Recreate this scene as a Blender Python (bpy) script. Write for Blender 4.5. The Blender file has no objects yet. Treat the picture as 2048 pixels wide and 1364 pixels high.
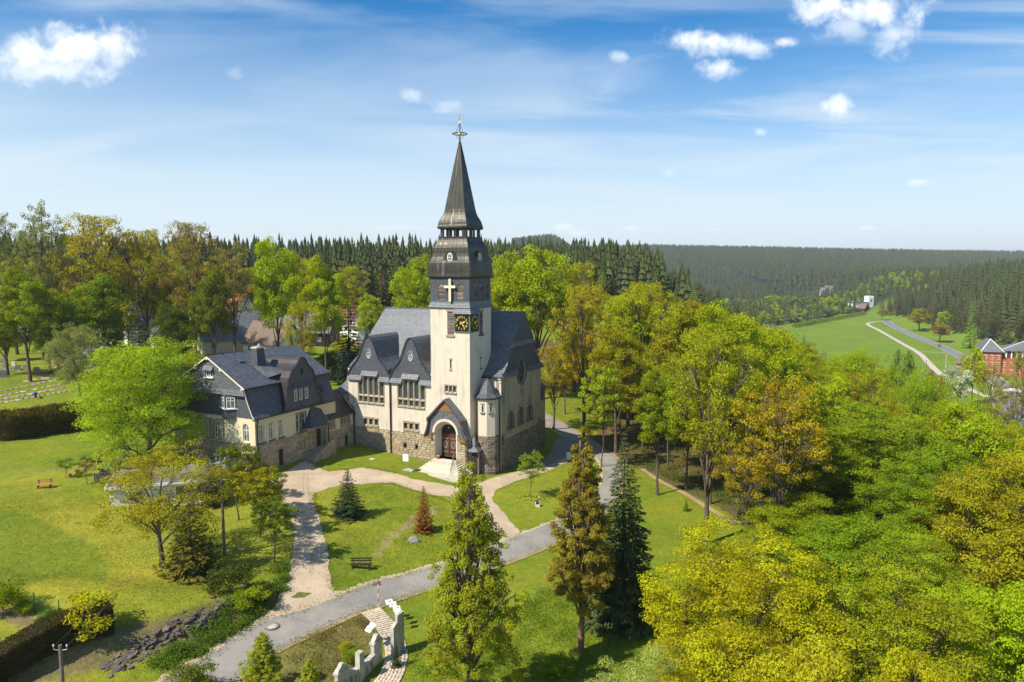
import bpy, math, random
import numpy as np
from mathutils import Vector, Matrix, geometry
random.seed(11); rng = np.random.default_rng(11)
sc = bpy.context.scene; col = sc.collection
R = math.radians; PI = math.pi

# ------------------------------------------------ camera, sky, sun, exposure
HC = 27.0; FPX = 1400.0; PITCH = R(5.6)
cd = bpy.data.cameras.new('camera'); cam = bpy.data.objects.new('camera', cd); col.objects.link(cam)
cam.location = (0, 0, HC); cam.rotation_euler = (R(90) - PITCH, 0, 0)
cd.sensor_width = 36.0; cd.lens = FPX / 2048 * 36; cd.clip_start = 0.5; cd.clip_end = 20000
sc.camera = cam
sc.view_settings.view_transform = 'Standard'; sc.view_settings.look = 'None'
sc.view_settings.gamma = 1.0; sc.view_settings.exposure = 0.78
sc.view_settings.use_curve_mapping = False

SUN_AZ = Vector((-0.80, -0.60)); SUN_EL = R(47)
sdir = Vector((SUN_AZ.x * math.cos(SUN_EL), SUN_AZ.y * math.cos(SUN_EL), math.sin(SUN_EL)))
sl = bpy.data.lights.new('sun', 'SUN'); sl.energy = 4.2; sl.angle = R(0.5); sl.color = (1.0, 0.93, 0.79)
so = bpy.data.objects.new('sun', sl); col.objects.link(so)
so.rotation_euler = sdir.to_track_quat('Z', 'Y').to_euler(); so.location = (-200, -150, 300)

_cp, _sp = math.cos(PITCH), math.sin(PITCH)
def ray(px, py):
    u = (px - 1024) / FPX; v = -(py - 682) / FPX
    return Vector((u, _cp + v * _sp, -_sp + v * _cp))

w = bpy.data.worlds.new('World'); sc.world = w; w.use_nodes = True
nt = w.node_tree; nt.nodes.clear()
class NB:
    """tiny node helper"""
    def __init__(s, tree): s.t = tree
    def n(s, typ, **kw):
        nd = s.t.nodes.new(typ)
        for k, v in kw.items():
            if k.startswith('_'): setattr(nd, k[1:], v)
            else: s.put(nd, k, v)
        return nd
    def put(s, nd, k, v):
        sock = nd.inputs[int(k[1:])] if k[0] == 'i' and k[1:].isdigit() else nd.inputs[k]
        if hasattr(v, 'outputs'): v = v.outputs[0]
        if hasattr(v, 'is_output') or isinstance(v, bpy.types.NodeSocket): s.t.links.new(v, sock)
        else: sock.default_value = v
    def m(s, op, a, b=0.0, c=None, clamp=False):
        nd = s.t.nodes.new('ShaderNodeMath'); nd.operation = op; nd.use_clamp = clamp
        s.put(nd, 'i0', a); s.put(nd, 'i1', b)
        if c is not None: s.put(nd, 'i2', c)
        return nd.outputs[0]
    def sm(s, x, a, b):
        nd = s.t.nodes.new('ShaderNodeMapRange'); nd.interpolation_type = 'SMOOTHSTEP'
        s.put(nd, 'i0', x); nd.inputs[1].default_value = a; nd.inputs[2].default_value = b
        nd.inputs[3].default_value = 0.0; nd.inputs[4].default_value = 1.0
        return nd.outputs[0]
    def mix(s, f, a, b, mode='MIX'):
        nd = s.t.nodes.new('ShaderNodeMix'); nd.data_type = 'RGBA'; nd.blend_type = mode; nd.clamp_factor = True
        s.put(nd, 'i0', f); s.put(nd, 'i6', a); s.put(nd, 'i7', b)
        return nd.outputs[2]
N = NB(nt)
sky = N.n('ShaderNodeTexSky'); sky.sky_type = 'NISHITA'; sky.sun_disc = False
sky.sun_elevation = SUN_EL; sky.sun_rotation = math.atan2(SUN_AZ.x, SUN_AZ.y)
sky.altitude = 500; sky.air_density = 1.0; sky.dust_density = 0.6; sky.ozone_density = 2.0
hs = N.n('ShaderNodeHueSaturation', Saturation=1.85, Value=0.70, Color=sky)
tc = N.n('ShaderNodeTexCoord'); sx = N.n('ShaderNodeSeparateXYZ', Vector=tc.outputs['Generated'])
X, Y, Z = sx.outputs
yy = N.m('MAXIMUM', N.m('ABSOLUTE', Y), 0.02)
az = N.m('DIVIDE', X, yy); el = N.m('DIVIDE', Z, yy)
# high thin cloud: a layer far overhead, so the streaks lie flat and close up towards the horizon
zz = N.m('ADD', N.m('MAXIMUM', Z, 0.0), 0.10)
pl = N.n('ShaderNodeCombineXYZ', X=N.m('DIVIDE', X, zz), Y=N.m('DIVIDE', Y, zz), Z=0.0)
mp = N.n('ShaderNodeMapping', Vector=pl, Rotation=(0, 0, R(12)), Scale=(0.55, 1.5, 1))
no = N.n('ShaderNodeTexNoise', Vector=mp, Scale=0.75, Detail=9.0, Roughness=0.58, Distortion=1.3)
mp2 = N.n('ShaderNodeMapping', Vector=pl, Rotation=(0, 0, R(-8)), Scale=(0.25, 0.5, 1), Location=(3.1, 1.7, 0))
no2 = N.n('ShaderNodeTexNoise', Vector=mp2, Scale=0.8, Detail=3.0, Roughness=0.5)
cir = N.m('MULTIPLY', N.sm(no, 0.38, 0.68), N.sm(no2, 0.28, 0.58))
hz = N.m('ADD', N.m('MULTIPLY', N.m('POWER', 2.718, N.m('MULTIPLY', N.m('MAXIMUM', Z, 0.0), -9.0)), 0.45), N.m('MULTIPLY', N.sm(N.m('ADD', Z, N.m('MULTIPLY', N.m('SUBTRACT', no2, 0.5), 0.22)), 0.34, 0.06), 0.66), clamp=True)
white = (5.6, 6.4, 7.3, 1)
c1 = N.mix(N.m('MULTIPLY', cir, 0.8), hs.outputs[0], (3.1, 3.75, 4.5, 1))
c1 = N.mix(N.m('MULTIPLY', hz, 0.95), c1, (3.95, 4.5, 4.85, 1))
# cumulus puffs (px, py, half width, half height, strength)
PUFFS = [(60,108,120,40,1),(150,95,110,46,1),(225,92,70,48,1),(110,140,150,34,.9),(1420,82,88,30,1),(1500,95,60,20,.8),(1572,84,28,11,.8),
         (1436,137,56,20,.9),(1650,15,100,38,1),(1760,25,110,52,1),(1700,52,70,30,.7),(1790,70,60,40,.7),(1238,112,20,13,.5),(1678,218,44,24,.95),(1520,264,13,9,.5),
         (1337,345,24,11,.75),(1837,365,28,9,.65),(825,190,26,18,.45),(895,215,44,16,.35),(470,145,18,14,.2),(1122,454,26,9,.6),
         (1160,466,30,6,.4),(1270,457,26,6,.5),(1425,459,22,6,.6),(1735,456,16,4,.5),(800,455,50,8,.3),(2015,460,40,5,.3)]
nv = N.n('ShaderNodeCombineXYZ', X=az, Y=el, Z=0.0)
pn = N.n('ShaderNodeTexNoise', Vector=nv, Scale=26.0, Detail=7.0, Roughness=0.62, Distortion=0.25)
pn2 = N.n('ShaderNodeTexNoise', Vector=nv, Scale=7.0, Detail=2.0, Roughness=0.5)
wob = N.m('ADD', N.m('MULTIPLY', N.m('SUBTRACT', pn, 0.5), 2.6), N.m('MULTIPLY', N.m('SUBTRACT', pn2, 0.5), 1.2))
front = N.sm(Y, 0.0, 0.1)
mask = None; shade = None
for (px, py, rx, ry, st) in PUFFS:
    r0 = ray(px, py); a0, e0 = r0.x / r0.y, r0.z / r0.y
    dx = N.m('MULTIPLY', N.m('SUBTRACT', az, a0), FPX / rx); dy = N.m('MULTIPLY', N.m('SUBTRACT', el, e0), FPX / ry)
    d = N.m('SQRT', N.m('ADD', N.m('MULTIPLY', dx, dx), N.m('MULTIPLY', dy, dy)))
    g = N.m('SUBTRACT', 1.0, d)
    k = N.m('MULTIPLY', N.sm(N.m('ADD', g, wob), -0.15, 1.05), N.m('MULTIPLY', N.sm(d, 1.7, 1.0), st))
    hgt = N.m('MULTIPLY', dy, k)
    if mask is None: mask, shade = k, hgt
    else:
        mask = N.m('MAXIMUM', mask, k); shade = N.m('ADD', shade, hgt)
mask = N.m('MULTIPLY', mask, front)
under = N.sm(N.m('ADD', shade, N.m('MULTIPLY', N.m('SUBTRACT', pn, 0.5), 1.5)), -1.0, 0.35)
puffc = N.mix(under, (3.3, 3.9, 4.8, 1), (5.5, 5.7, 5.9, 1))
c1 = N.mix(mask, c1, puffc)
bg = N.n('ShaderNodeBackground', Color=c1, Strength=0.125)
wo = N.n('ShaderNodeOutputWorld', Surface=bg)

# ------------------------------------------------ helpers
def tag(o, label=None, cat=None, group=None, kind=None):
    if label: o['label'] = label
    if cat: o['category'] = cat
    if group: o['group'] = group
    if kind: o['kind'] = kind
    return o
OFF = {}
def empty(name, loc, rz=0.0, off=(0, 0, 0), **kw):
    o = bpy.data.objects.new(name, None); o.location = loc; o.rotation_euler = (0, 0, rz); o.empty_display_size = 0.3
    col.objects.link(o); OFF[o.name] = Vector(off); return tag(o, **kw)
def copy_tree(o, parent=None):
    c = o.copy(); col.objects.link(c)
    if parent is not None: c.parent = parent
    OFF[c.name] = OFF.get(o.name, Vector((0, 0, 0)))
    for ch in KIDS.get(o.name, []): add_kid(c, copy_tree(ch, c))
    return c
KIDS = {}
def add_kid(p, c): KIDS.setdefault(p.name, []).append(c)
def link(name, me, parent=None, mat=None):
    o = bpy.data.objects.new(name, me); col.objects.link(o)
    if mat is not None and len(me.materials) == 0: me.materials.append(mat)
    if parent is not None:
        o.parent = parent; add_kid(parent, o)
        OFF[o.name] = OFF.get(parent.name, Vector((0, 0, 0)))
    return o
def rotz(v, a): return Vector((v[0]*math.cos(a)-v[1]*math.sin(a), v[0]*math.sin(a)+v[1]*math.cos(a), v[2]))

class MB:
    def __init__(s): s.v = []; s.f = []; s.mi = []; s.cur = 0; s.smooth = False
    def poly(s, pts):
        n = len(s.v); s.v += [tuple(p) for p in pts]; s.f.append(tuple(range(n, n + len(pts)))); s.mi.append(s.cur)
    def box(s, x0, x1, y0, y1, z0, z1):
        p = [(x0,y0,z0),(x1,y0,z0),(x1,y1,z0),(x0,y1,z0),(x0,y0,z1),(x1,y0,z1),(x1,y1,z1),(x0,y1,z1)]; s.hexa(p)
    def hexa(s, p):
        n = len(s.v); s.v += [tuple(q) for q in p]
        for f in ((0,3,2,1),(4,5,6,7),(0,1,5,4),(1,2,6,5),(2,3,7,6),(3,0,4,7)):
            s.f.append(tuple(n + i for i in f)); s.mi.append(s.cur)
    def obox(s, c, hx, hy, hz, rz=0.0, rx=0.0, ry=0.0):
        M = Matrix.Rotation(rz, 3, 'Z') @ Matrix.Rotation(ry, 3, 'Y') @ Matrix.Rotation(rx, 3, 'X'); c = Vector(c)
        s.hexa([c + M @ Vector((sx*hx, sy*hy, sz*hz)) for sz in (-1,1) for sx, sy in ((-1,-1),(1,-1),(1,1),(-1,1))])
    def beam(s, a, b, w_, h_):
        a = Vector(a); b = Vector(b); d = (b - a).normalized(); up = Vector((0,0,1)) if abs(d.z) < .95 else Vector((1,0,0))
        t = d.cross(up).normalized(); u = t.cross(d).normalized(); p = []
        for q in (a, b): p += [q - t*w_/2 - u*h_/2, q + t*w_/2 - u*h_/2, q + t*w_/2 + u*h_/2, q - t*w_/2 + u*h_/2]
        n = len(s.v); s.v += [tuple(q) for q in p]
        for f in ((3,2,1,0),(4,5,6,7),(0,1,5,4),(1,2,6,5),(2,3,7,6),(3,0,4,7)):
            s.f.append(tuple(n + i for i in f)); s.mi.append(s.cur)
    def tube(s, pts, rad, n=6, caps=True):
        pts = [Vector(p) for p in pts]; L = len(pts)
        rad = rad if isinstance(rad, (list, tuple)) else [rad] * L
        base = len(s.v); ref = Vector((0.31, 0.95, 0.07)).normalized()
        for i, p in enumerate(pts):
            d = (pts[min(i+1, L-1)] - pts[max(i-1, 0)]).normalized()
            t = d.cross(ref)
            if t.length < .1: t = d.cross(Vector((1, 0, 0)))
            t.normalize(); u = t.cross(d)
            for k in range(n):
                a = 2*PI*k/n; s.v.append(tuple(p + (t*math.cos(a) + u*math.sin(a)) * rad[i]))
        for i in range(L-1):
            for k in range(n):
                k2 = (k+1) % n
                s.f.append((base+i*n+k, base+i*n+k2, base+(i+1)*n+k2, base+(i+1)*n+k)); s.mi.append(s.cur)
        if caps:
            s.f.append(tuple(base + k for k in range(n))[::-1]); s.mi.append(s.cur)
            s.f.append(tuple(base+(L-1)*n + k for k in range(n))); s.mi.append(s.cur)
    def lathe(s, prof, c=(0,0,0), n=12, rot=0.0, cap=True):
        """prof: (radius, z) list"""
        base = len(s.v)
        for r, z in prof:
            for k in range(n):
                a = rot + 2*PI*k/n; s.v.append((c[0]+r*math.cos(a), c[1]+r*math.sin(a), c[2]+z))
        for i in range(len(prof)-1):
            for k in range(n):
                k2 = (k+1) % n
                s.f.append((base+i*n+k, base+i*n+k2, base+(i+1)*n+k2, base+(i+1)*n+k)); s.mi.append(s.cur)
        if cap:
            s.f.append(tuple(base + k for k in range(n))[::-1]); s.mi.append(s.cur)
            s.f.append(tuple(base+(len(prof)-1)*n + k for k in range(n))); s.mi.append(s.cur)
    def loft(s, loops, closed=True):
        base = len(s.v); n = len(loops[0])
        for l in loops: s.v += [tuple(p) for p in l]
        for i in range(len(loops)-1):
            for k in range(n if closed else n-1):
                k2 = (k+1) % n
                s.f.append((base+i*n+k, base+i*n+k2, base+(i+1)*n+k2, base+(i+1)*n+k)); s.mi.append(s.cur)
    def prism(s, pts2, fn, d0, d1):
        """extrude the outline pts2 between depths d0 and d1; fn(u, v, d) -> point"""
        A_ = [fn(u, v, d0) for u, v in pts2]; B_ = [fn(u, v, d1) for u, v in pts2]
        n = len(s.v); k = len(pts2); s.v += [tuple(p) for p in A_ + B_]
        tri = geometry.tessellate_polygon([[Vector((u, v, 0)) for u, v in pts2]])
        for t in tri:
            s.f.append(tuple(n + i for i in t)); s.mi.append(s.cur)
            s.f.append(tuple(n + k + i for i in t[::-1])); s.mi.append(s.cur)
        for i in range(k):
            j = (i+1) % k; s.f.append((n+i, n+j, n+k+j, n+k+i)); s.mi.append(s.cur)
    def cut(s):
        s.__dict__.setdefault('cuts', []).append((len(s.v), len(s.f)))
    def each(s, name, mats, parent=None, **kw):
        """build every piece marked off by cut() as an object of its own"""
        out = []; pv = pf = 0
        for cv, cf in s.cuts:
            m = MB(); m.v = s.v[pv:cv]; m.f = [tuple(i-pv for i in f) for f in s.f[pf:cf]]; m.mi = s.mi[pf:cf]
            out.append(m.build(name, mats, parent, **kw)); pv, pf = cv, cf
        return out
    def build(s, name, mats, parent=None, smooth=None, off=None, recalc=True):
        if off is None: off = OFF.get(parent.name, Vector((0,0,0))) if parent is not None else Vector((0,0,0))
        off = Vector(off)
        me = bpy.data.meshes.new(name)
        vs = [(p[0]-off.x, p[1]-off.y, p[2]-off.z) for p in s.v]
        me.from_pydata(vs, [], s.f)
        for m in (mats if isinstance(mats, (list, tuple)) else [mats]): me.materials.append(m)
        me.polygons.foreach_set('material_index', s.mi)
        if recalc:
            import bmesh
            bm = bmesh.new(); bm.from_mesh(me); bmesh.ops.recalc_face_normals(bm, faces=bm.faces); bm.to_mesh(me); bm.free()
        uvmap(me)
        if (s.smooth if smooth is None else smooth): me.polygons.foreach_set('use_smooth', [True]*len(me.polygons))
        me.update()
        o = link(name, me, parent)
        if parent is None: o.location = off
        return o
def uvmap(me):
    """planar UVs in metres: u runs level along each face, v up its slope"""
    uv = me.uv_layers.new(name='UVMap'); n = len(me.loops)
    if n == 0: return
    co = np.empty(len(me.vertices)*3, np.float32); me.vertices.foreach_get('co', co); co = co.reshape(-1, 3)
    li = np.empty(n, np.int32); me.loops.foreach_get('vertex_index', li)
    nr = np.empty(len(me.polygons)*3, np.float32); me.polygons.foreach_get('normal', nr); nr = nr.reshape(-1, 3)
    lt = np.empty(len(me.polygons), np.int32); me.polygons.foreach_get('loop_total', lt)
    pi = np.repeat(np.arange(len(lt)), lt)
    t = np.stack([-nr[:,1], nr[:,0], np.zeros(len(nr))], 1); ln = np.linalg.norm(t, axis=1)
    flat = ln < 0.05; t[flat] = (1, 0, 0); ln[flat] = 1; t /= ln[:, None]; b = np.cross(nr, t)
    p = co[li]; u = (p*t[pi]).sum(1); v = (p*b[pi]).sum(1)
    uv.data.foreach_set('uv', np.stack([u, v], 1).astype(np.float32).ravel())

class Fr:
    """a wall plane: u along it, z up, d out of it"""
    def __init__(s, o, u, n): s.o = Vector(o); s.u = Vector(u).normalized(); s.n = Vector(n).normalized()
    def p(s, u, z, d=0.0): q = s.o + s.u*u + s.n*d; return Vector((q.x, q.y, q.z + z))
def rect(u0, u1, z0, z1): return [(u0,z0),(u1,z0),(u1,z1),(u0,z1)]
def arch(u0, u1, z0, zt, n=10, k=1.0):
    """flat sill z0, half-ellipse head whose top is zt"""
    c = (u0+u1)/2; r = (u1-u0)/2; h = r*k; zs = zt - h
    return [(u0,z0),(u1,z0)] + [(c + r*math.cos(PI*i/n), zs + h*math.sin(PI*i/n)) for i in range(n+1)]
def oval(c, z, ru, rz, n=16): return [(c + ru*math.cos(2*PI*i/n), z + rz*math.sin(2*PI*i/n)) for i in range(n)]
def panel(mb, fr, outer, holes=(), depth=0.25, d=0.0):
    loops = [[Vector((u, z, 0)) for u, z in l] for l in [outer] + list(holes)]
    flat = [q for l in loops for q in l]; n = len(mb.v)
    mb.v += [tuple(fr.p(q.x, q.y, d)) for q in flat]
    for t in geometry.tessellate_polygon(loops):
        mb.f.append(tuple(n + i for i in t)); mb.mi.append(mb.cur)
    for h in holes:
        m = len(h); b = len(mb.v)
        mb.v += [tuple(fr.p(u, z, d)) for u, z in h] + [tuple(fr.p(u, z, d - depth)) for u, z in h]
        for i in range(m):
            j = (i+1) % m; mb.f.append((b+i, b+j, b+m+j, b+m+i)); mb.mi.append(mb.cur)
# ------------------------------------------------ materials
def newmat(name):
    m = bpy.data.materials.new(name); m.use_nodes = True; m.node_tree.nodes.clear(); return m, NB(m.node_tree)
def finish(m, B, color, rough=0.85, bump=None, bdist=0.02, bstr=0.5, metallic=0.0, spec=0.3, **kw):
    p = B.n('ShaderNodeBsdfPrincipled'); B.put(p, 'Base Color', color); B.put(p, 'Roughness', rough)
    p.inputs['Metallic'].default_value = metallic; p.inputs['Specular IOR Level'].default_value = spec
    if bump is not None:
        b = B.n('ShaderNodeBump', Strength=bstr, Distance=bdist, Height=bump); B.put(p, 'Normal', b.outputs[0])
    B.n('ShaderNodeOutputMaterial', Surface=p.outputs[0]); return m
def uvn(B, scale=(1, 1, 1), rot=0.0, loc=(0, 0, 0), src='UV'):
    t = B.n('ShaderNodeTexCoord'); return B.n('ShaderNodeMapping', Vector=t.outputs[src], Scale=scale, Rotation=(0, 0, rot), Location=loc).outputs[0]
def noise(B, vec, scale, detail=4.0, rough=0.55, dist=0.0):
    return B.n('ShaderNodeTexNoise', Vector=vec, Scale=scale, Detail=detail, Roughness=rough, Distortion=dist).outputs[0]
def c4(c): return (c[0], c[1], c[2], 1.0)
def simple(name, c1, c2=None, scale=4.0, rough=0.8, bump=0.3, metallic=0.0, spec=0.3, src='Object', vary=0.0):
    m, B = newmat(name); c2 = c2 or tuple(x*0.75 for x in c1)
    v = uvn(B, src=src); n1 = noise(B, v, scale, 6.0, 0.6)
    c = B.mix(B.sm(n1, 0.32, 0.68), c4(c2), c4(c1))
    if vary:
        oi = B.n('ShaderNodeObjectInfo'); k = B.m('ADD', 1 - vary, B.m('MULTIPLY', oi.outputs['Random'], 2*vary))
        hv = B.n('ShaderNodeHueSaturation', Color=c, Value=k); c = hv.outputs[0]
    return finish(m, B, c, rough, noise(B, v, scale*6, 3.0), 0.02, bump, metallic, spec)

def m_plaster(name, c, dirt, amt=0.5):
    m, B = newmat(name); v = uvn(B)
    st = noise(B, uvn(B, (2.2, 0.16, 1)), 1.0, 6.0, 0.6); bl = noise(B, v, 0.35, 5.0, 0.6); sp = noise(B, v, 9.0, 3.0)
    k = B.m('ADD', B.m('MULTIPLY', B.sm(st, 0.45, 0.75), amt), B.m('MULTIPLY', B.sm(bl, 0.5, 0.75), amt*0.8), clamp=True)
    c_ = B.mix(k, c4(c), c4(dirt)); c_ = B.mix(B.m('MULTIPLY', B.sm(sp, 0.55, 0.75), 0.25), c_, c4([x*0.72 for x in c]))
    return finish(m, B, c_, 0.92, noise(B, v, 22.0, 3.0), 0.012, 0.5)
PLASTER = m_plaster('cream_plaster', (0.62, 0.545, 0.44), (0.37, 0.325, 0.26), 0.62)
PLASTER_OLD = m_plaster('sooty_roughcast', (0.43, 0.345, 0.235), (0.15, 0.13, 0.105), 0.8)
PLASTER_YEL = m_plaster('yellow_plaster', (0.64, 0.555, 0.37), (0.54, 0.47, 0.34), 0.35)

def m_stone(name, a, b, soot):
    m, B = newmat(name); t = B.n('ShaderNodeTexCoord'); g = B.n('ShaderNodeNewGeometry')
    oi = B.n('ShaderNodeObjectInfo')
    isl = g.outputs['Random Per Island']
    rnd = B.m('FRACT', B.m('ADD', B.m('MULTIPLY', oi.outputs['Random'], 7.13), isl))
    n1 = noise(B, g.outputs['Position'], 1.3, 6.0, 0.65); n2 = noise(B, g.outputs['Position'], 6.0, 5.0, 0.6)
    c = B.mix(rnd, c4(a), c4(b)); c = B.mix(B.m('MULTIPLY', B.sm(n2, 0.4, 0.7), 0.45), c, c4([x*0.55 for x in b]))
    c = B.mix(B.m('MULTIPLY', B.sm(n1, 0.48, 0.66), soot), c, (0.075, 0.065, 0.055, 1))
    return finish(m, B, c, 0.93, n2, 0.06, 0.8)
STONE = m_stone('sandstone', (0.52, 0.42, 0.28), (0.36, 0.285, 0.185), 0.35)
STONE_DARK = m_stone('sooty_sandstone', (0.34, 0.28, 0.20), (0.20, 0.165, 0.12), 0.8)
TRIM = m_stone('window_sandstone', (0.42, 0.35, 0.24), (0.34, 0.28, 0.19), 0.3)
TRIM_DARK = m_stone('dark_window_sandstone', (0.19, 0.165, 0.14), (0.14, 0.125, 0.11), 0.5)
MORTAR = simple('mortar', (0.30, 0.25, 0.18), (0.19, 0.16, 0.12), 3.0)
STEP = m_stone('pale_step_stone', (0.66, 0.59, 0.48), (0.50, 0.44, 0.35), 0.12)

def m_slate(name, a, b, rowh=0.16, wid=0.22, rot=0.0, rough=0.36, spec=0.55, streak=0.15, mort=.016):
    m, B = newmat(name); v = uvn(B, rot=rot)
    br = B.n('ShaderNodeTexBrick', Vector=v, Color1=c4(a), Color2=c4(b), Mortar=c4([x*0.22 for x in b]), Scale=1.0)
    br.inputs['Mortar Size'].default_value = mort; br.inputs['Mortar Smooth'].default_value = 0.3
    br.inputs['Brick Width'].default_value = wid; br.inputs['Row Height'].default_value = rowh; br.offset = 0.5
    n1 = noise(B, v, 0.45, 5.0, 0.6); n2 = noise(B, uvn(B, (1.0, 5.0, 1), rot=rot), 1.4, 4.0, 0.65)
    c = B.mix(B.m('MULTIPLY', B.sm(n2, 0.45, 0.7), 0.55), br.outputs[0], c4([x*1.55 for x in a]))
    c = B.mix(B.m('MULTIPLY', B.sm(n1, 0.5, 0.72), streak*2), c, c4([x*0.6 for x in b]))
    sx_ = B.n('ShaderNodeSeparateXYZ', Vector=v)
    lap = B.m('FRACT', B.m('DIVIDE', sx_.outputs[1], rowh))
    hgt = B.m('ADD', B.m('MULTIPLY', lap, -0.6), B.m('MULTIPLY', br.outputs[1], -0.8))
    rr = B.m('ADD', rough, B.m('MULTIPLY', noise(B, v, 5.0, 2.0), 0.3))
    return finish(m, B, c, rr, hgt, 0.02, 0.9, 0.0, spec)
SLATE = m_slate('roof_slate', (0.125, 0.135, 0.15), (0.08, 0.088, 0.102), 0.34, 0.42)
SLATE_WALL = m_slate('wall_slate', (0.085, 0.092, 0.105), (0.06, 0.066, 0.078), 0.30, 0.40, 0.0, 0.42, 0.4)
SLATE_DIAG = m_slate('diagonal_roof_slate', (0.095, 0.104, 0.125), (0.062, 0.070, 0.088), 0.46, 0.7, R(-24), 0.36, 0.5, mort=.030)
LEAD = simple('dull_sheet_metal', (0.17, 0.175, 0.18), (0.10, 0.10, 0.105), 1.2, 0.5, 0.1, 0.3)
TIN = simple('dark_sheet_metal', (0.065, 0.058, 0.055), (0.04, 0.036, 0.036), 0.8, 0.42, 0.1, 0.3)
def m_copper():
    m, B = newmat('aged_copper'); g = B.n('ShaderNodeNewGeometry'); v = uvn(B)
    n1 = noise(B, v, 0.5, 5.0, 0.6); st = noise(B, uvn(B, (2.6, 0.13, 1)), 1.0, 7.0, 0.65, 0.3); fine = noise(B, uvn(B, (9.0, 0.5, 1)), 1.0, 4.0, 0.6)
    c = B.mix(B.sm(n1, 0.35, 0.65), (0.050, 0.044, 0.027, 1), (0.031, 0.029, 0.023, 1))
    c = B.mix(B.m('MULTIPLY', B.sm(fine, 0.5, 0.75), 0.5), c, (0.14, 0.125, 0.10, 1))
    c = B.mix(B.m('MULTIPLY', B.sm(st, 0.60, 0.70), 0.8), c, (0.38, 0.37, 0.34, 1))
    return finish(m, B, c, B.m('ADD', 0.30, B.m('MULTIPLY', n1, 0.25)), noise(B, v, 3.0, 3.0), 0.02, 0.35, 0.35, 0.5)
COPPER = m_copper()
WOOD_BROWN = simple('brown_painted_wood', (0.11, 0.045, 0.025), (0.06, 0.026, 0.018), 3.0, 0.5, 0.2)
WOOD_CARVED = simple('carved_wood', (0.36, 0.18, 0.07), (0.14, 0.06, 0.025), 9.0, 0.6, 1.0)
WOOD_DARK = simple('dark_wood', (0.045, 0.025, 0.02), (0.03, 0.018, 0.014), 5.0, 0.6)
WOOD_GREY = simple('weathered_wood', (0.22, 0.18, 0.14), (0.12, 0.10, 0.08), 7.0, 0.85)
WOOD_ORANGE = simple('orange_wood', (0.55, 0.26, 0.07), (0.40, 0.17, 0.05), 6.0, 0.55)
LOUVRE = simple('weathered_louvre', (0.26, 0.20, 0.17), (0.11, 0.08, 0.075), 6.0, 0.8, 0.2, vary=0.45)
BLACKV = simple('dark_void', (0.012, 0.011, 0.011), (0.008, 0.008, 0.008), 2.0, 0.9)
WHITE = simple('white_paint', (0.78, 0.78, 0.76), (0.70, 0.70, 0.68), 3.0, 0.5, 0.05)
CREAM = simple('cream_paint', (0.78, 0.70, 0.50), (0.70, 0.62, 0.44), 2.0, 0.5, 0.05)
GOLD = simple('gilding', (0.85, 0.62, 0.10), (0.80, 0.55, 0.08), 3.0, 0.35, 0.05, 0.35)
CLOCKBLK = simple('black_clock_face', (0.012, 0.013, 0.016), (0.009, 0.009, 0.011), 2.0, 0.35, 0.0)
PATINA = simple('green_grey_metal', (0.115, 0.145, 0.125), (0.07, 0.09, 0.08), 3.0, 0.5, 0.1)
IRON = simple('galvanised_steel', (0.45, 0.45, 0.44), (0.36, 0.36, 0.36), 3.0, 0.4, 0.05, 0.5)
PIPE = simple('brown_pipe', (0.055, 0.038, 0.034), (0.035, 0.026, 0.024), 2.0, 0.4, 0.05)
BLACKM = simple('black_metal', (0.02, 0.02, 0.022), (0.015, 0.015, 0.016), 2.0, 0.4, 0.05)
def m_glass(name, c=(0.022, 0.028, 0.034), rough=0.08):
    m, B = newmat(name); v = uvn(B); n1 = noise(B, v, 2.2, 3.0)
    return finish(m, B, B.mix(n1, c4(c), c4([x*1.8 for x in c])), rough, noise(B, v, 1.5, 2.0), 0.02, 0.15, 0.0, 0.7)
GLASS = m_glass('window_glass')
def m_leaded():
    m, B = newmat('leaded_glass'); v = uvn(B)
    br = B.n('ShaderNodeTexBrick', Vector=v, Color1=(0.035, 0.05, 0.05, 1), Color2=(0.014, 0.02, 0.024, 1), Mortar=(0.11, 0.11, 0.105, 1), Scale=1.0)
    br.inputs['Mortar Size'].default_value = 0.016; br.inputs['Brick Width'].default_value = 0.2; br.inputs['Row Height'].default_value = 0.17
    return finish(m, B, br.outputs[0], 0.22, br.outputs[1], 0.01, 0.4, 0.0, 0.6)
LEADED = m_leaded()
CURTAIN = simple('curtained_glass', (0.20, 0.22, 0.23), (0.045, 0.05, 0.055), 1.3, 0.15, 0.05, 0.0, 0.7)
BRICKR = simple('red_brick', (0.46, 0.13, 0.055), (0.33, 0.095, 0.045), 1.5, 0.85)
TILE_RED = simple('red_roof_tile', (0.26, 0.085, 0.05), (0.17, 0.06, 0.04), 1.5, 0.8)
TILE_BROWN = simple('brown_roof_tile', (0.20, 0.14, 0.10), (0.13, 0.095, 0.075), 1.5, 0.8)
ROOF_GREY = simple('grey_roof', (0.16, 0.165, 0.18), (0.10, 0.105, 0.115), 1.5, 0.6)
GRANITE = simple('pale_granite', (0.52, 0.49, 0.42), (0.33, 0.31, 0.27), 2.0, 0.85, 0.4)
GRAVE = simple('grave_granite', (0.30, 0.29, 0.27), (0.17, 0.165, 0.16), 2.0, 0.6, 0.3, vary=0.35)
TERRA = simple('terracotta', (0.42, 0.14, 0.05), (0.32, 0.10, 0.04), 3.0, 0.8)
TEALM = simple('green_fence_metal', (0.015, 0.07, 0.055), (0.012, 0.05, 0.04), 3.0, 0.4)
RED = simple('red_paint', (0.60, 0.04, 0.03), (0.5, 0.035, 0.03), 3.0, 0.4)
BLUECLOTH = simple('blue_cloth', (0.05, 0.14, 0.42), (0.03, 0.09, 0.30), 4.0, 0.9)
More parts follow.
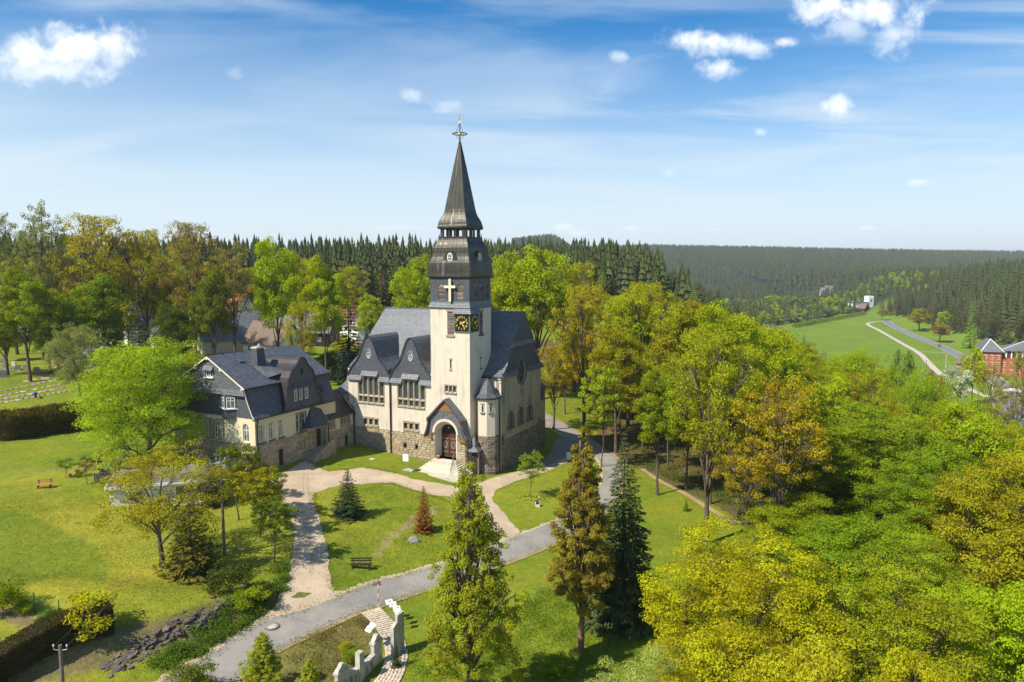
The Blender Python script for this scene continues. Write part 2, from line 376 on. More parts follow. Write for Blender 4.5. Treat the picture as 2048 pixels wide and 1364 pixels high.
WHITECLOTH = simple('white_cloth', (0.75, 0.73, 0.72), (0.6, 0.58, 0.58), 4.0, 0.9)
SKIN = simple('skin', (0.55, 0.31, 0.22), (0.48, 0.26, 0.18), 4.0, 0.6)
HAIR = simple('grey_hair', (0.30, 0.22, 0.16), (0.2, 0.15, 0.11), 9.0, 0.8)
CARBLUE = simple('dark_blue_car_paint', (0.015, 0.03, 0.09), (0.012, 0.025, 0.075), 1.0, 0.15, 0.0, 0.3, 0.6)

# ------------------------------------------------ the lie of the land
TH = R(25.8); AX = Vector((-math.cos(TH), math.sin(TH))); BX = Vector((math.sin(TH), math.cos(TH)))
OX = Vector((-5.7845, 95.3907))           # foot of the tower's near corner
def W(a, b, z=0.0): q = OX + AX*a + BX*b; return Vector((q.x, q.y, z))
_i = np.interp
def ss(x, a, b): t = np.clip((x - a)/(b - a), 0, 1); return t*t*(3-2*t)
BANK = [(-60., 33.), (-40., 41.), (-30., 46.5), (-24.5, 50.5), (-19.8, 57.)]
def polydist(px, py, pts):
    """signed distance to an open polyline, positive on its left"""
    best = np.full(np.shape(px), 1e9); sg = np.ones(np.shape(px))
    for (x0, y0), (x1, y1) in zip(pts[:-1], pts[1:]):
        dx, dy = x1-x0, y1-y0; L = math.hypot(dx, dy)
        t = np.clip(((px-x0)*dx + (py-y0)*dy)/(L*L), 0, 1)
        d = np.hypot(px-(x0+t*dx), py-(y0+t*dy)); s_ = np.sign((px-x0)*-dy + (py-y0)*dx)
        upd = d < best; best = np.where(upd, d, best); sg = np.where(upd, s_, sg)
    return best*sg
HILLR = [(150.,60.),(222.,240.),(262.,340.),(300.,430.),(320.,500.),(345.,570.),(372.,650.),(392.,720.),(420.,800.),(470.,1000.),(500.,1300.)]
def terrain(x, y):
    x = np.asarray(x, float); y = np.asarray(y, float)
    a = (x-OX.x)*AX.x + (y-OX.y)*AX.y
    z = _i(a, [-90,-60,-25,-10,-3,0,3,8,14,21.5,31,45,80,140], [-4.5,-4,-3,-2,-1.25,-.75,-.45,0,.35,1.15,2.2,3.0,4.2,5])
    z = z + _i(y - 0.12*x, [0,112,150,200,250,300,350,500,900,5000], [0,0,1.6,3.5,5.5,10,16,20,20,20])
    # garden bank above the road, lower left
    d = polydist(x, y, BANK); fade = ss(y, 60.5, 55.)*ss(d, 40., 22.)
    z = z + 1.0*ss(d, 0.3, 2.2)*fade
    # the wooded slope down to the valley
    xe = _i(y, [0,20,45,60,78,95,110,150,200,300,400,600,900], [9,11,13,20,30,31,28,36,46,56,66,90,120])
    wd = _i(y, [0,45,100,200,300,600], [60,70,85,90,75,90])
    t = ss((x - xe)/wd, 0, 1)
    z = z*(1-t) + (-25.)*t
    # wooded hill beyond the valley road
    d2 = -polydist(x, y, HILLR); up = np.where(d2 > 10, np.minimum((d2-10)*0.5, 40 + 0.02*d2), 0)
    z = z + up*ss(y, 200, 330)*ss(y, 2200, 900)*ss(x, 120, 240)
    # far ridge
    z = z + ss(y - 0.10*x, 1150, 2450)*(128 + 5*np.sin(x*.0021+1.0) - 0.006*x)*ss(x, -900, 500)
    z = z + ss(y, 700, 1150)*ss(x, 420, 120)*4*ss(x, -300, 100)
    z = z + 0.05*np.sin(x*.33+y*.21)+0.04*np.sin(x*.71-y*.52+2)
    return z
def tz(x, y): return float(terrain(x, y))
def G(px, py, dz=0.0):
    """the spot on the ground seen at a place in the survey photograph"""
    r = ray(px, py); t = 5.0; st = 2.0
    lim = 4000
    while t < lim:
        p = r*t
        if HC + p.z < tz(p.x, p.y) + dz: break
        t += st; st = max(0.5, t*0.01)
    lo, hi = t - st, t
    for _ in range(24):
        m_ = (lo+hi)/2; p = r*m_
        if HC + p.z < tz(p.x, p.y) + dz: hi = m_
        else: lo = m_
    p = r*hi; return Vector((p.x, p.y, tz(p.x, p.y)))
def grid_mesh(name, xs, ys, mat, colfn=None, parent=None):
    Xg, Yg = np.meshgrid(xs, ys); Zg = terrain(Xg, Yg); nx, ny = len(xs), len(ys)
    me = bpy.data.meshes.new(name); me.vertices.add(nx*ny)
    me.vertices.foreach_set('co', np.stack([Xg, Yg, Zg], -1).astype(np.float32).ravel())
    i = np.arange(nx-1)[None, :] + np.arange(ny-1)[:, None]*nx
    q = np.stack([i, i+1, i+nx+1, i+nx], -1).reshape(-1, 4)
    me.loops.add(q.size); me.loops.foreach_set('vertex_index', q.ravel().astype(np.int32))
    me.polygons.add(len(q)); me.polygons.foreach_set('loop_start', np.arange(len(q), dtype=np.int32)*4)
    me.update(calc_edges=True); me.polygons.foreach_set('use_smooth', [True]*len(q))
    if colfn is not None:
        c = colfn(Xg, Yg); at = me.color_attributes.new('zone', 'FLOAT_COLOR', 'POINT')
        at.data.foreach_set('color', np.concatenate([c, np.ones(c.shape[:2]+(1,))], -1).astype(np.float32).ravel())
    me.materials.append(mat); return link(name, me, parent)
def inpoly(x, y, poly):
    r_ = np.zeros(np.shape(x), bool); n = len(poly)
    for i in range(n):
        x0, y0 = poly[i][0], poly[i][1]; x1, y1 = poly[(i+1) % n][0], poly[(i+1) % n][1]
        c = ((y0 > y) != (y1 > y)); xi = (x1-x0)*(y-y0)/((y1-y0) if y1 != y0 else 1e-9) + x0
        r_ ^= c & (x < xi)
    return r_
def wob2(x, y, s, seed=0.0):
    return (np.sin(x*s+1.3*np.sin(y*s*.7+seed)+seed)+np.sin(y*s*1.13+1.7*np.sin(x*s*.6+2*seed))+.5*np.sin((x+y)*s*2.3+seed)+.5*np.sin((x-y)*s*2.9+3*seed))/3
def P2(*pts): return [G(px, py).to_2d() for px, py in pts]
FOREST = [W(-6.5, 46).to_2d(), W(-8, 21).to_2d()] + P2((1225, 905), (1290, 945), (1370, 985), (1440, 1015), (1500, 1060)) + [Vector((27, 66)), Vector((24, 56)), Vector((26, 30)), Vector((30, 0)), Vector((260, 0)), Vector((150, 140)), Vector((110, 240)), Vector((40, 250)), Vector((0, 200))]
DRYPATCH = P2((745, 1105), (790, 1060), (862, 1010), (880, 1022), (800, 1070), (752, 1118))
BEDS = P2((600, 1275), (700, 1232), (752, 1222), (775, 1270), (740, 1320), (660, 1364), (560, 1364), (556, 1306))
SOIL2 = P2((0, 1205), (60, 1225), (120, 1245), (165, 1262), (150, 1290), (60, 1262), (0, 1235))
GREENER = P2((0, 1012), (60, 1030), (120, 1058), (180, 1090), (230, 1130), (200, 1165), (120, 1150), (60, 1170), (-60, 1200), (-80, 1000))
MEADOW = [(60, 200), (110, 160), (330, 150), (500, 700), (500, 1200), (150, 1200), (120, 500)]
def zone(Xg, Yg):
    n1 = wob2(Xg, Yg, .35, 1.); n2 = wob2(Xg, Yg, .09, 2.); n3 = wob2(Xg, Yg, 1.1, 3.)
    c = np.empty(Xg.shape + (3,)); lawn = np.array([0.155, 0.205, 0.013]); yel = np.array([0.37, 0.325, 0.035]); dk = np.array([0.045, 0.115, 0.010])
    k = np.clip(.38 + .28*n1 + .25*n2 + .12*n3, 0, 1)[..., None]; c[:] = lawn*(1-k*.55) + yel*k*.55
    gl = (ss(Xg, -16, -24)*ss(Yg, 92, 80))[..., None]           # garden on the left is dry and mossy
    kk = np.clip(.55 + .45*n2 + .25*n1, 0, 1)[..., None]
    c = c*(1-gl) + gl*(yel*1.05*kk + lawn*(1-kk))
    k = np.clip(.3+.4*wob2(Xg, Yg, .18, 5.), 0, 1)[..., None]; c = c*(1-k*.5) + dk*k*.5
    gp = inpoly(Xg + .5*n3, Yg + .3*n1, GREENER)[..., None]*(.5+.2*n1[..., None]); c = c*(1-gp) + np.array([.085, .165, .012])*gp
    def paint(poly, colr, amt=1.0, soft=None):
        m_ = inpoly(Xg + .35*n3, Yg + .35*n1, poly)[..., None]*amt
        return c*(1-m_) + np.array(colr)*m_
    c = paint(FOREST, (0.135, 0.085, 0.045), .85)
    fm = inpoly(Xg, Yg, FOREST)[..., None]*np.clip(.2+.6*n2, 0, .8)[..., None]; c = c*(1-fm) + np.array([.07, .10, .015])*fm
    c = paint(DRYPATCH, (0.33, 0.25, 0.13), .7); c = paint(BEDS, (0.19, 0.12, 0.075), .55); c = paint(SOIL2, (0.17, 0.12, 0.08), .8)
    d = polydist(Xg, Yg, BANK); bk = (ss(d, -1.2, 0.4)*ss(d, 3.6, 2.0)*ss(Yg, 66, 60)*ss(Yg, 30, 40))[..., None]
    c = c*(1-bk*.75) + bk*.75*np.array([.15, .11, .07])
    md = inpoly(Xg, Yg, MEADOW)[..., None]; mc = np.array([.155, .23, .022])*(1-.3*k) + np.array([.03, .04, 0])*np.clip(n2, 0, 1)[..., None]
    c = c*(1-md) + mc*md
    far = ss(Yg, 880, 950)[..., None]*(1-.0); c = c*(1-far) + np.array([.018, .032, .014])*far
    sp = (ss(Yg - .12*Xg, 255, 290)*ss(Xg, 130, 100))[..., None]; c = c*(1-sp) + np.array([.03, .032, .015])*sp
    return c
def m_ground():
    m, B = newmat('grass_and_earth'); g = B.n('ShaderNodeNewGeometry'); P = g.outputs['Position']
    vc = B.n('ShaderNodeVertexColor'); vc.layer_name = 'zone'
    a = noise(B, P, 0.9, 6.0, 0.65); b = noise(B, P, 7.0, 4.0, 0.7); d = noise(B, P, 0.22, 4.0, 0.6)
    a2 = noise(B, P, 2.6, 5.0, 0.7); k = B.m('ADD', B.m('ADD', -0.40, B.m('MULTIPLY', a, 0.8)), B.m('ADD', B.m('MULTIPLY', b, 0.8), B.m('MULTIPLY', a2, 1.2)))
    hv = B.n('ShaderNodeHueSaturation', Color=vc.outputs[0], Value=k, Hue=B.m('ADD', 0.47, B.m('MULTIPLY', d, 0.06)))
    vo = B.n('ShaderNodeTexVoronoi', Vector=P, Scale=2.2); fl = B.m('MULTIPLY', B.sm(vo.outputs['Distance'], 0.10, 0.05), B.sm(d, 0.50, 0.62))
    c = B.mix(B.m('MULTIPLY', fl, 0.55), hv.outputs[0], (0.55, 0.52, 0.30, 1))
    return finish(m, B, c, 0.95, B.m('ADD', a, B.m('MULTIPLY', b, .7)), 0.25, 0.7, 0.0, 0.1)
GROUND = m_ground()
def spaced(lo, f0, f1, hi, fine, grow):
    r_ = list(np.arange(f0, f1 + 1e-6, fine)); s = fine; x = f1
    while x < hi: s *= grow; x += s; r_.append(x)
    s = fine; x = f0
    while x > lo: s *= grow; x -= s; r_.insert(0, x)
    return np.array(r_)
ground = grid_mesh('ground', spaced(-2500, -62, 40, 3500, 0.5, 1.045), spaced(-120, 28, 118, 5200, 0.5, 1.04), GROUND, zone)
tag(ground, kind='structure')

def sheet(name, poly, mat, dz=0.04, step=1.0, jit=0.0, kind='structure', thick=0.0):
    """a surface laid over the ground inside an outline, its edge slightly ragged"""
    pts = []
    for i in range(len(poly)):
        p, q = Vector(poly[i]), Vector(poly[(i+1) % len(poly)]); n = max(1, int((q-p).length/(step*.6)))
        for k in range(n):
            r_ = p.lerp(q, k/n); j = jit
            pts.append(Vector((r_.x + random.uniform(-j, j), r_.y + random.uniform(-j, j))))
    nb = len(pts); xs = [p.x for p in pts]; ys = [p.y for p in pts]
    gx, gy = np.meshgrid(np.arange(min(xs), max(xs), step), np.arange(min(ys), max(ys), step))
    inside = inpoly(gx, gy, [(p.x, p.y) for p in pts]); pts += [Vector((float(x), float(y))) for x, y in zip(gx[inside], gy[inside])]
    v, e, f, *_ = geometry.delaunay_2d_cdt(pts, [(i, (i+1) % nb) for i in range(nb)], [list(range(nb))], 1, 1e-5)
    Z_ = terrain(np.array([p.x for p in v]), np.array([p.y for p in v]))
    me = bpy.data.meshes.new(name); me.from_pydata([(p.x, p.y, float(z)+dz) for p, z in zip(v, Z_)], [], f)
    uvmap(me); me.polygons.foreach_set('use_smooth', [True]*len(me.polygons)); me.materials.append(mat)
    return tag(link(name, me), kind=kind)
def m_surface(name, a, b, grit, sc_=1.0, rough=0.9, stain=None, crack=0.0):
    m, B = newmat(name); g = B.n('ShaderNodeNewGeometry'); P = g.outputs['Position']
    n1 = noise(B, P, 0.35*sc_, 5.0, 0.6); n2 = noise(B, P, 9.0*sc_, 4.0, 0.7); n3 = noise(B, P, 1.6*sc_, 4.0, 0.6)
    c = B.mix(B.sm(n1, 0.35, 0.65), c4(a), c4(b)); c = B.mix(B.m('MULTIPLY', B.sm(n2, 0.45, 0.7), grit), c, c4([x*0.55 for x in b]))
    if stain: c = B.mix(B.m('MULTIPLY', B.sm(n3, 0.56, 0.66), 0.6), c, c4(stain))
    if crack:
        vo = B.n('ShaderNodeTexVoronoi', Vector=B.mix(0.12, P, noise(B, P, 1.2, 4.0, 0.6)), Scale=0.9); vo.feature = 'DISTANCE_TO_EDGE'
        c = B.mix(B.m('MULTIPLY', B.m('MULTIPLY', B.sm(vo.outputs['Distance'], 0.035, 0.0), B.sm(n1, 0.48, 0.6)), crack), c, c4([x*0.35 for x in b]))
        ed = uvn(B); pt = B.n('ShaderNodeTexVoronoi', Vector=P, Scale=0.16); pt.distance = 'CHEBYCHEV'
        c = B.mix(B.m('MULTIPLY', B.sm(pt.outputs['Color'], 0.62, 0.66), 0.15), c, c4([x*0.7 for x in b]))
    return finish(m, B, c, rough, n2, 0.03, 0.5)
ASPHALT = m_surface('old_asphalt', (0.30, 0.275, 0.24), (0.24, 0.222, 0.20), 0.3, 1.0, 0.9, (0.33, 0.295, 0.25), 0.3)
GRAVEL = m_surface('pink_gravel', (0.52, 0.405, 0.28), (0.43, 0.33, 0.225), 0.45, 1.0, 0.95, (0.33, 0.27, 0.19))
TARMAC2 = m_surface('grey_side_tarmac', (0.24, 0.225, 0.20), (0.20, 0.185, 0.165), 0.3)
DIRT = m_surface('trodden_earth', (0.40, 0.28, 0.15), (0.30, 0.21, 0.11), 0.4)
VPATH = m_surface('pale_path', (0.50, 0.43, 0.36), (0.46, 0.40, 0.33), 0.1)
VROAD = m_surface('valley_asphalt', (0.20, 0.20, 0.205), (0.17, 0.17, 0.175), 0.1)
LINEW = simple('road_paint', (0.75, 0.75, 0.73), (0.66, 0.66, 0.64), 2.0, 0.7, 0.0)

drive = P2((520,1262),(500,1252),(545,1222),(568,1180),(580,1140),(590,1060),(575,1010),(548,985),(540,957),(575,942),(605,924),(612,922),(632,934),(657,944),(680,941),(724,935),(762,941),(797,948),(822,958),(921,975),(960,966),(979,958),(1036,943),(1087,928),(1132,912),(1150,915),(1134,924),(1087,946),(1043,959),(989,982),(984,1000),(1016,1036),(1041,1066),(1016,1090),(1000,1078),(978,1050),(935,1016),(900,994),(860,990),(817,977),(786,966),(736,968),(690,970),(658,976),(630,987),(624,1000),(640,1040),(655,1100),(660,1150),(668,1182),(704,1183),(700,1200),(620,1238),(560,1262))
sheet('gravel_drive', drive, GRAVEL, 0.035, 0.9, 0.12)
side = P2((1100,908),(1112,880),(1130,876),(1152,884),(1146,902),(1130,916),(1108,926),(1092,934),(1080,932))
sheet('side_path', side, TARMAC2, 0.045, 0.8, 0.08)
def fit(pts, n):
    """evenly spaced points along a smooth curve"""
    P = [Vector(p) for p in pts]; out = []
    for i in range(len(P)-1):
        p0 = P[max(i-1,0)]; p1 = P[i]; p2 = P[i+1]; p3 = P[min(i+2,len(P)-1)]
        for k in range(n):
            t = k/n; out.append(0.5*((2*p1)+(-p0+p2)*t+(2*p0-5*p1+4*p2-p3)*t*t+(-p0+3*p1-3*p2+p3)*t**3))
    out.append(P[-1]); return out
roadL = fit(P2((150,1500),(322,1364),(410,1316),(492,1264),(534,1239),(599,1224),(661,1200),(711,1180),(757,1163),(804,1151),(838,1142),(905,1122),(975,1098),(1036,1072),(1117,1040),(1165,1015),(1196,980),(1206,950),(1200,925),(1185,905),(1160,888),(1128,872),(1092,853),(1060,838),(1020,820)), 4)
roadR = fit(P2((330,1500),(465,1364),(500,1336),(555,1300),(617,1270),(665,1248),(711,1227),(755,1213),(800,1197),(842,1182),(910,1160),(975,1138),(1032,1118),(1110,1086),(1175,1052),(1225,1010),(1246,965),(1244,935),(1228,911),(1200,893),(1168,872),(1128,848),(1092,828),(1060,812),(1020,795)), 4)
def strip(name, L_, R_, mat, dz, sub=4, kind='structure'):
    mb = MB(); rows = []
    for l, r_ in zip(L_, R_):
        rows.append([(l.lerp(r_, k/sub).x, l.lerp(r_, k/sub).y) for k in range(sub+1)])
    n = sub+1
    for row in rows:
        for x, y in row: mb.v.append((x, y, tz(x, y)+dz))
    for i in range(len(rows)-1):
        for k in range(sub):
            b = i*n+k; mb.f.append((b, b+1, b+n+1, b+n)); mb.mi.append(0)
    o = mb.build(name, mat, smooth=True, recalc=False, off=(0,0,0)); return tag(o, kind=kind)
def worn(name, line, w0, w1, mat, dz):
    """a narrow ragged strip along a road edge"""
    L_, R_ = [], []
    for i, p in enumerate(line):
        d = (line[min(i+1, len(line)-1)]-line[max(i-1, 0)]).normalized(); q = Vector((-d.y, d.x)); k = random.uniform(.5, 1.3)
        L_.append(p+q*w0*k); R_.append(p-q*w1)
    strip(name, L_, R_, mat, dz, 2)
fine = lambda l: [l[i].lerp(l[i+1], k/4) for i in range(len(l)-1) for k in range(4)]
worn('road_verge', fine(roadL), .55, .4, GRAVEL, .045); worn('road_verge', fine(roadR), .25, .45, DIRT, .045)
strip('road', roadL, roadR, ASPHALT, 0.055, 8)
def ribbon(name, pts, width, mat, dz, n=6, sub=2, kind='structure', z_fn=None):
    c = fit(pts, n); L_, R_ = [], []
    for i, p in enumerate(c):
        d = (c[min(i+1,len(c)-1)] - c[max(i-1,0)]); d = Vector((d.x, d.y)).normalized(); q = Vector((-d.y, d.x))
        w_ = width if not callable(width) else width(i/(len(c)-1))
        L_.append(Vector((p.x, p.y)) + q*w_/2); R_.append(Vector((p.x, p.y)) - q*w_/2)
    return strip(name, L_, R_, mat, dz, sub, kind)
trailpts = P2((1283,938),(1310,956),(1345,975),(1385,997),(1420,1018),(1450,1036),(1470,1048))
ribbon('forest_trail', trailpts, 0.9, DIRT, 0.05)
# ------------------------------------------------ building kit
def facade(o, ux, nx): return Fr(o, ux, nx)
def window(parent, fr, hole, depth=0.25, bar=0.05, cols=2, rows=2, pane=GLASS, frame=WHITE, name='window', transom=None, d=0.0):
    """frame bars with a pane behind them, set back in its opening; hole is the outline (rect or arched)"""
    us = [p[0] for p in hole]; zs = [p[1] for p in hole]; u0, u1, z0, z1 = min(us), max(us), min(zs), max(zs)
    mb = MB(); k = len(hole); c = Vector(((u0+u1)/2, (z0+z1)/2)); dd = d - depth
    if bar > 0:
        inner = []
        for (u, z) in hole:
            q = Vector((u, z)); sx_ = 1 - 2*bar/(u1-u0); sz_ = 1 - 2*bar/(z1-z0); inner.append((c.x+(q.x-c.x)*sx_, c.y+(q.y-c.y)*sz_))
        for i in range(k):
            j = (i+1) % k
            mb.poly([fr.p(*hole[i], dd+.06), fr.p(*hole[j], dd+.06), fr.p(*inner[j], dd+.06), fr.p(*inner[i], dd+.06)])
            mb.poly([fr.p(*inner[i], dd+.06), fr.p(*inner[j], dd+.06), fr.p(*inner[j], dd), fr.p(*inner[i], dd)])
        def top(u):     # the head of the opening above u
            t = z0
            for i in range(k):
                (ua, za), (ub, zb) = hole[i], hole[(i+1) % k]
                if min(ua, ub)-1e-6 <= u <= max(ua, ub)+1e-6 and abs(ub-ua) > 1e-6: t = max(t, za+(zb-za)*(u-ua)/(ub-ua))
            return t
        def bot(u):
            t = z1
            for i in range(k):
                (ua, za), (ub, zb) = hole[i], hole[(i+1) % k]
                if min(ua, ub)-1e-6 <= u <= max(ua, ub)+1e-6 and abs(ub-ua) > 1e-6: t = min(t, za+(zb-za)*(u-ua)/(ub-ua))
            return t
        b2 = bar*.7
        for i in range(1, cols):
            u = u0 + (u1-u0)*i/cols; a0, a1 = bot(u), top(u)
            mb.hexa([fr.p(u-b2/2, a0, dd), fr.p(u+b2/2, a0, dd), fr.p(u+b2/2, a0, dd+.05), fr.p(u-b2/2, a0, dd+.05), fr.p(u-b2/2, a1, dd), fr.p(u+b2/2, a1, dd), fr.p(u+b2/2, a1, dd+.05), fr.p(u-b2/2, a1, dd+.05)])
        zl = [z0 + (z1-z0)*i/rows for i in range(1, rows)] if transom is None else [z0+(z1-z0)*t for t in transom]
        for z in zl:
            mb.hexa([fr.p(u0+bar, z-b2/2, dd), fr.p(u1-bar, z-b2/2, dd), fr.p(u1-bar, z-b2/2, dd+.052), fr.p(u0+bar, z-b2/2, dd+.052), fr.p(u0+bar, z+b2/2, dd), fr.p(u1-bar, z+b2/2, dd), fr.p(u1-bar, z+b2/2, dd+.052), fr.p(u0+bar, z+b2/2, dd+.052)])
        wn = mb.build(name, frame, parent)
        pm = MB(); panel(pm, fr, hole, (), 0, dd+.012); pm.build('pane', pane, wn)
        return wn
    pm = MB(); panel(pm, fr, hole, (), 0, dd+.012); return pm.build(name, pane, parent)
def blk(mb, fr, u0, u1, z0, z1, d0, d1, ch=0.0):
    """a block on a wall, from depth d0 out to d1, its face a little smaller by ch"""
    c = ch
    mb.hexa([fr.p(u0,z0,d0), fr.p(u1,z0,d0), fr.p(u1-c,z0+c,d1), fr.p(u0+c,z0+c,d1), fr.p(u0,z1,d0), fr.p(u1,z1,d0), fr.p(u1-c,z1-c,d1), fr.p(u0+c,z1-c,d1)])
def surround(parent, fr, u0, u1, z0, z1, mat, mull=(), d=0.05, sill=0.18, lint=0.24, ext=0.14, jamb=0.12, bars=()):
    """sandstone lintel, sill, jambs and mullions round a group of lights"""
    mb = MB(); n = 3; 
    for i in range(n):
        a = u0-ext + (u1-u0+2*ext)*i/n; b = u0-ext + (u1-u0+2*ext)*(i+1)/n
        blk(mb, fr, a+.01, b-.01, z1, z1+lint*random.uniform(.9, 1.1), -.1, d+random.uniform(0, .05), .03)
    mb.build('lintel', mat, parent)
    mb = MB()
    for i in range(n):
        a = u0-ext + (u1-u0+2*ext)*i/n; b = u0-ext + (u1-u0+2*ext)*(i+1)/n
        blk(mb, fr, a+.01, b-.01, z0-sill, z0, -.1, d+.10+random.uniform(0, .04), .03)
    mb.build('sill', mat, parent)
    mb = MB()
    for u in (u0-jamb/2, u1+jamb/2): blk(mb, fr, u-jamb/2, u+jamb/2, z0, z1, -.2, d*.6)
    for (a, b) in mull: blk(mb, fr, a, b, z0, z1, -.22, .01)
    for (a, b, c, d_) in bars: blk(mb, fr, a, b, c, d_, -.22, .03)
    mb.build('mullion', mat, parent)
_st = []
for v_ in range(4):
    mb = MB(); j = [random.uniform(.03, .12) for _ in range(8)]
    mb.hexa([(-.5,0,-.5),(.5,0,-.5),(.5-j[0],-1,-.5+j[1]),(-.5+j[2],-1,-.5+j[3]),(-.5,0,.5),(.5,0,.5),(.5-j[4],-1,.5-j[5]),(-.5+j[6],-1,.5-j[7])])
    _me = mb.build('stone_proto', STONE); _st.append(_me.data); col.objects.unlink(_me); bpy.data.objects.remove(_me)
_std = []
for me_ in _st:
    m2 = me_.copy(); m2.materials.clear(); m2.materials.append(STONE_DARK); _std.append(m2)
def stone_rows(fr, u0, u1, z0, z1, holes=(), h=(.30, .42), l=(.55, 1.15)):
    """courses of blocks: yields (u, z, w, h) clear of the openings"""
    out = []; z = z0
    while z < z1 - .08:
        hh = min(random.uniform(*h), z1 - z)
        if z1 - z - hh < .15: hh = z1 - z
        u = u0
        while u < u1 - .02:
            ww = min(random.uniform(*l), u1 - u)
            if u1 - u - ww < .25: ww = u1 - u
            segs = [(u, u+ww)]
            for (a, b, c, d) in holes:
                if z < d and z+hh > c:
                    ns = []
                    for s0, s1 in segs:
                        if b <= s0 or a >= s1: ns.append((s0, s1)); continue
                        if s0 < a - .08: ns.append((s0, a))
                        if s1 > b + .08: ns.append((b, s1))
                    segs = ns
            for s0, s1 in segs: out.append((fr, (s0+s1)/2, z+hh/2, s1-s0, hh))
            u += ww
        z += hh
    return out
def lay_stones(parent, rows, limit=300, dark=False):
    protos = _std if dark else _st; off = OFF[parent.name]; k = 0; random.shuffle(rows); rest = MB()
    rows.sort(key=lambda s: -s[3]*s[4])
    for fr, u, z, w_, h_ in rows:
        if k < limit:
            o = bpy.data.objects.new('stone', random.choice(protos)); col.objects.link(o); o.parent = parent
            o.location = fr.p(u, z, 0.0) - off; o.scale = (w_-.03, random.uniform(.05, .12), h_-.03)
            o.rotation_euler = (0, 0, math.atan2(fr.u.y, fr.u.x)); k += 1
        else: blk(rest, fr, u-w_/2+.015, u+w_/2-.015, z-h_/2+.015, z+h_/2-.015, 0, random.uniform(.05, .11), .045)
    if rest.f:
        o = rest.build('stone', STONE_DARK if dark else STONE, parent); o['kind'] = 'stuff'
    return k

# ------------------------------------------------ the church
# local frame: x runs right along the front (x = -a), y runs back, z up; foot of the tower's near corner is 0,0,0
CH = empty('church', (OX.x, OX.y, 0), -TH, label='village church with cream plastered tower, steep slate nave roof and copper spire', cat='church')
XA = Fr((0, 0, 0), (1, 0, 0), (0, -1, 0))          # tower front plane
XR = Fr((0, 0, 0), (0, 1, 0), (1, 0, 0))           # tower right-hand plane
S = 6.3
# tower shaft
mb = MB()
fl = [rect(-3.55, -2.45, 18.35, 21.6), rect(-3.2, -2.92, 13.6, 14.85), rect(-4.02, -3.54, 10.3, 11.2), rect(-3.38, -2.9, 10.3, 11.2), rect(-2.74, -2.26, 10.3, 11.2)]
door_h = arch(-4.85, -2.3, 1.0, 5.7, 12, .8)
panel(mb, XA, rect(-S, 0, -1.5, 22.25), fl + [door_h], .32)
fr_ = [rect(2.75, 3.85, 18.3, 21.6), rect(2.95, 3.2, 13.6, 14.85)]
panel(mb, XR, rect(0, S, -1.5, 22.25), fr_, .32)
mb.poly([(-S,0,-1.5),(-S,0,22.25),(-S,S,22.25),(-S,S,-1.5)]); mb.poly([(-S,S,-1.5),(-S,S,22.25),(0,S,22.25),(0,S,-1.5)])
mb.build('tower_wall', PLASTER, CH)
def louvres(parent, fr, u0, u1, z0, z1, n, d=0.0):
    bk = MB(); panel(bk, fr, rect(u0, u1, z0, z1), (), 0, d-.3); lv = bk.build('louvre_window', BLACKV, parent)
    for i in range(n):
        z = z0 + (z1-z0)*(i+.5)/n; h = (z1-z0)/n
        m = MB(); m.hexa([fr.p(u0+.03, z-h*.45, d-.02), fr.p(u1-.03, z-h*.45, d-.02), fr.p(u1-.03, z-h*.45+.03, d-.02), fr.p(u0+.03, z-h*.45+.03, d-.02), fr.p(u0+.03, z+h*.3, d-.16), fr.p(u1-.03, z+h*.3, d-.16), fr.p(u1-.03, z+h*.3+.03, d-.16), fr.p(u0+.03, z+h*.3+.03, d-.16)])
        m.build('slat', LOUVRE, lv)
    return lv
louvres(CH, XA, -3.55, -2.45, 18.35, 21.6, 18); louvres(CH, XR, 2.75, 3.85, 18.3, 21.6, 18)
for f, a, b in ((XA, -3.55, -2.45), (XR, 2.75, 3.85)):
    m = MB(); blk(m, f, a-.12, b+.2, 21.6, 21.85, -.1, .1, .02); m.build('lintel', TRIM, CH)
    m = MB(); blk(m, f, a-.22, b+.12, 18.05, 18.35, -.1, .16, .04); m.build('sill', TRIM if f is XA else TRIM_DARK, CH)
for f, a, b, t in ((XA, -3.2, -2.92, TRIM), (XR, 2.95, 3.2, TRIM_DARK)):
    window(CH, f, rect(a, b, 13.6, 14.85), .3, 0, pane=BLACKV, name='slit_window')
    m = MB(); blk(m, f, a-.1, b+.1, 14.85, 15.1, -.1, .08, .02); m.build('lintel', t, CH)
    m = MB(); blk(m, f, a-.14, b+.1, 13.35, 13.6, -.1, .12, .03); m.build('sill', t, CH)
for u in (-4.02, -3.38, -2.74): window(CH, XA, rect(u, u+.48, 10.3, 11.2), .25, .045, 1, 1, frame=WHITE)
surround(CH, XA, -4.02, -2.26, 10.3, 11.2, TRIM, [(-3.54, -3.38), (-2.9, -2.74)], .05, .22, .22)
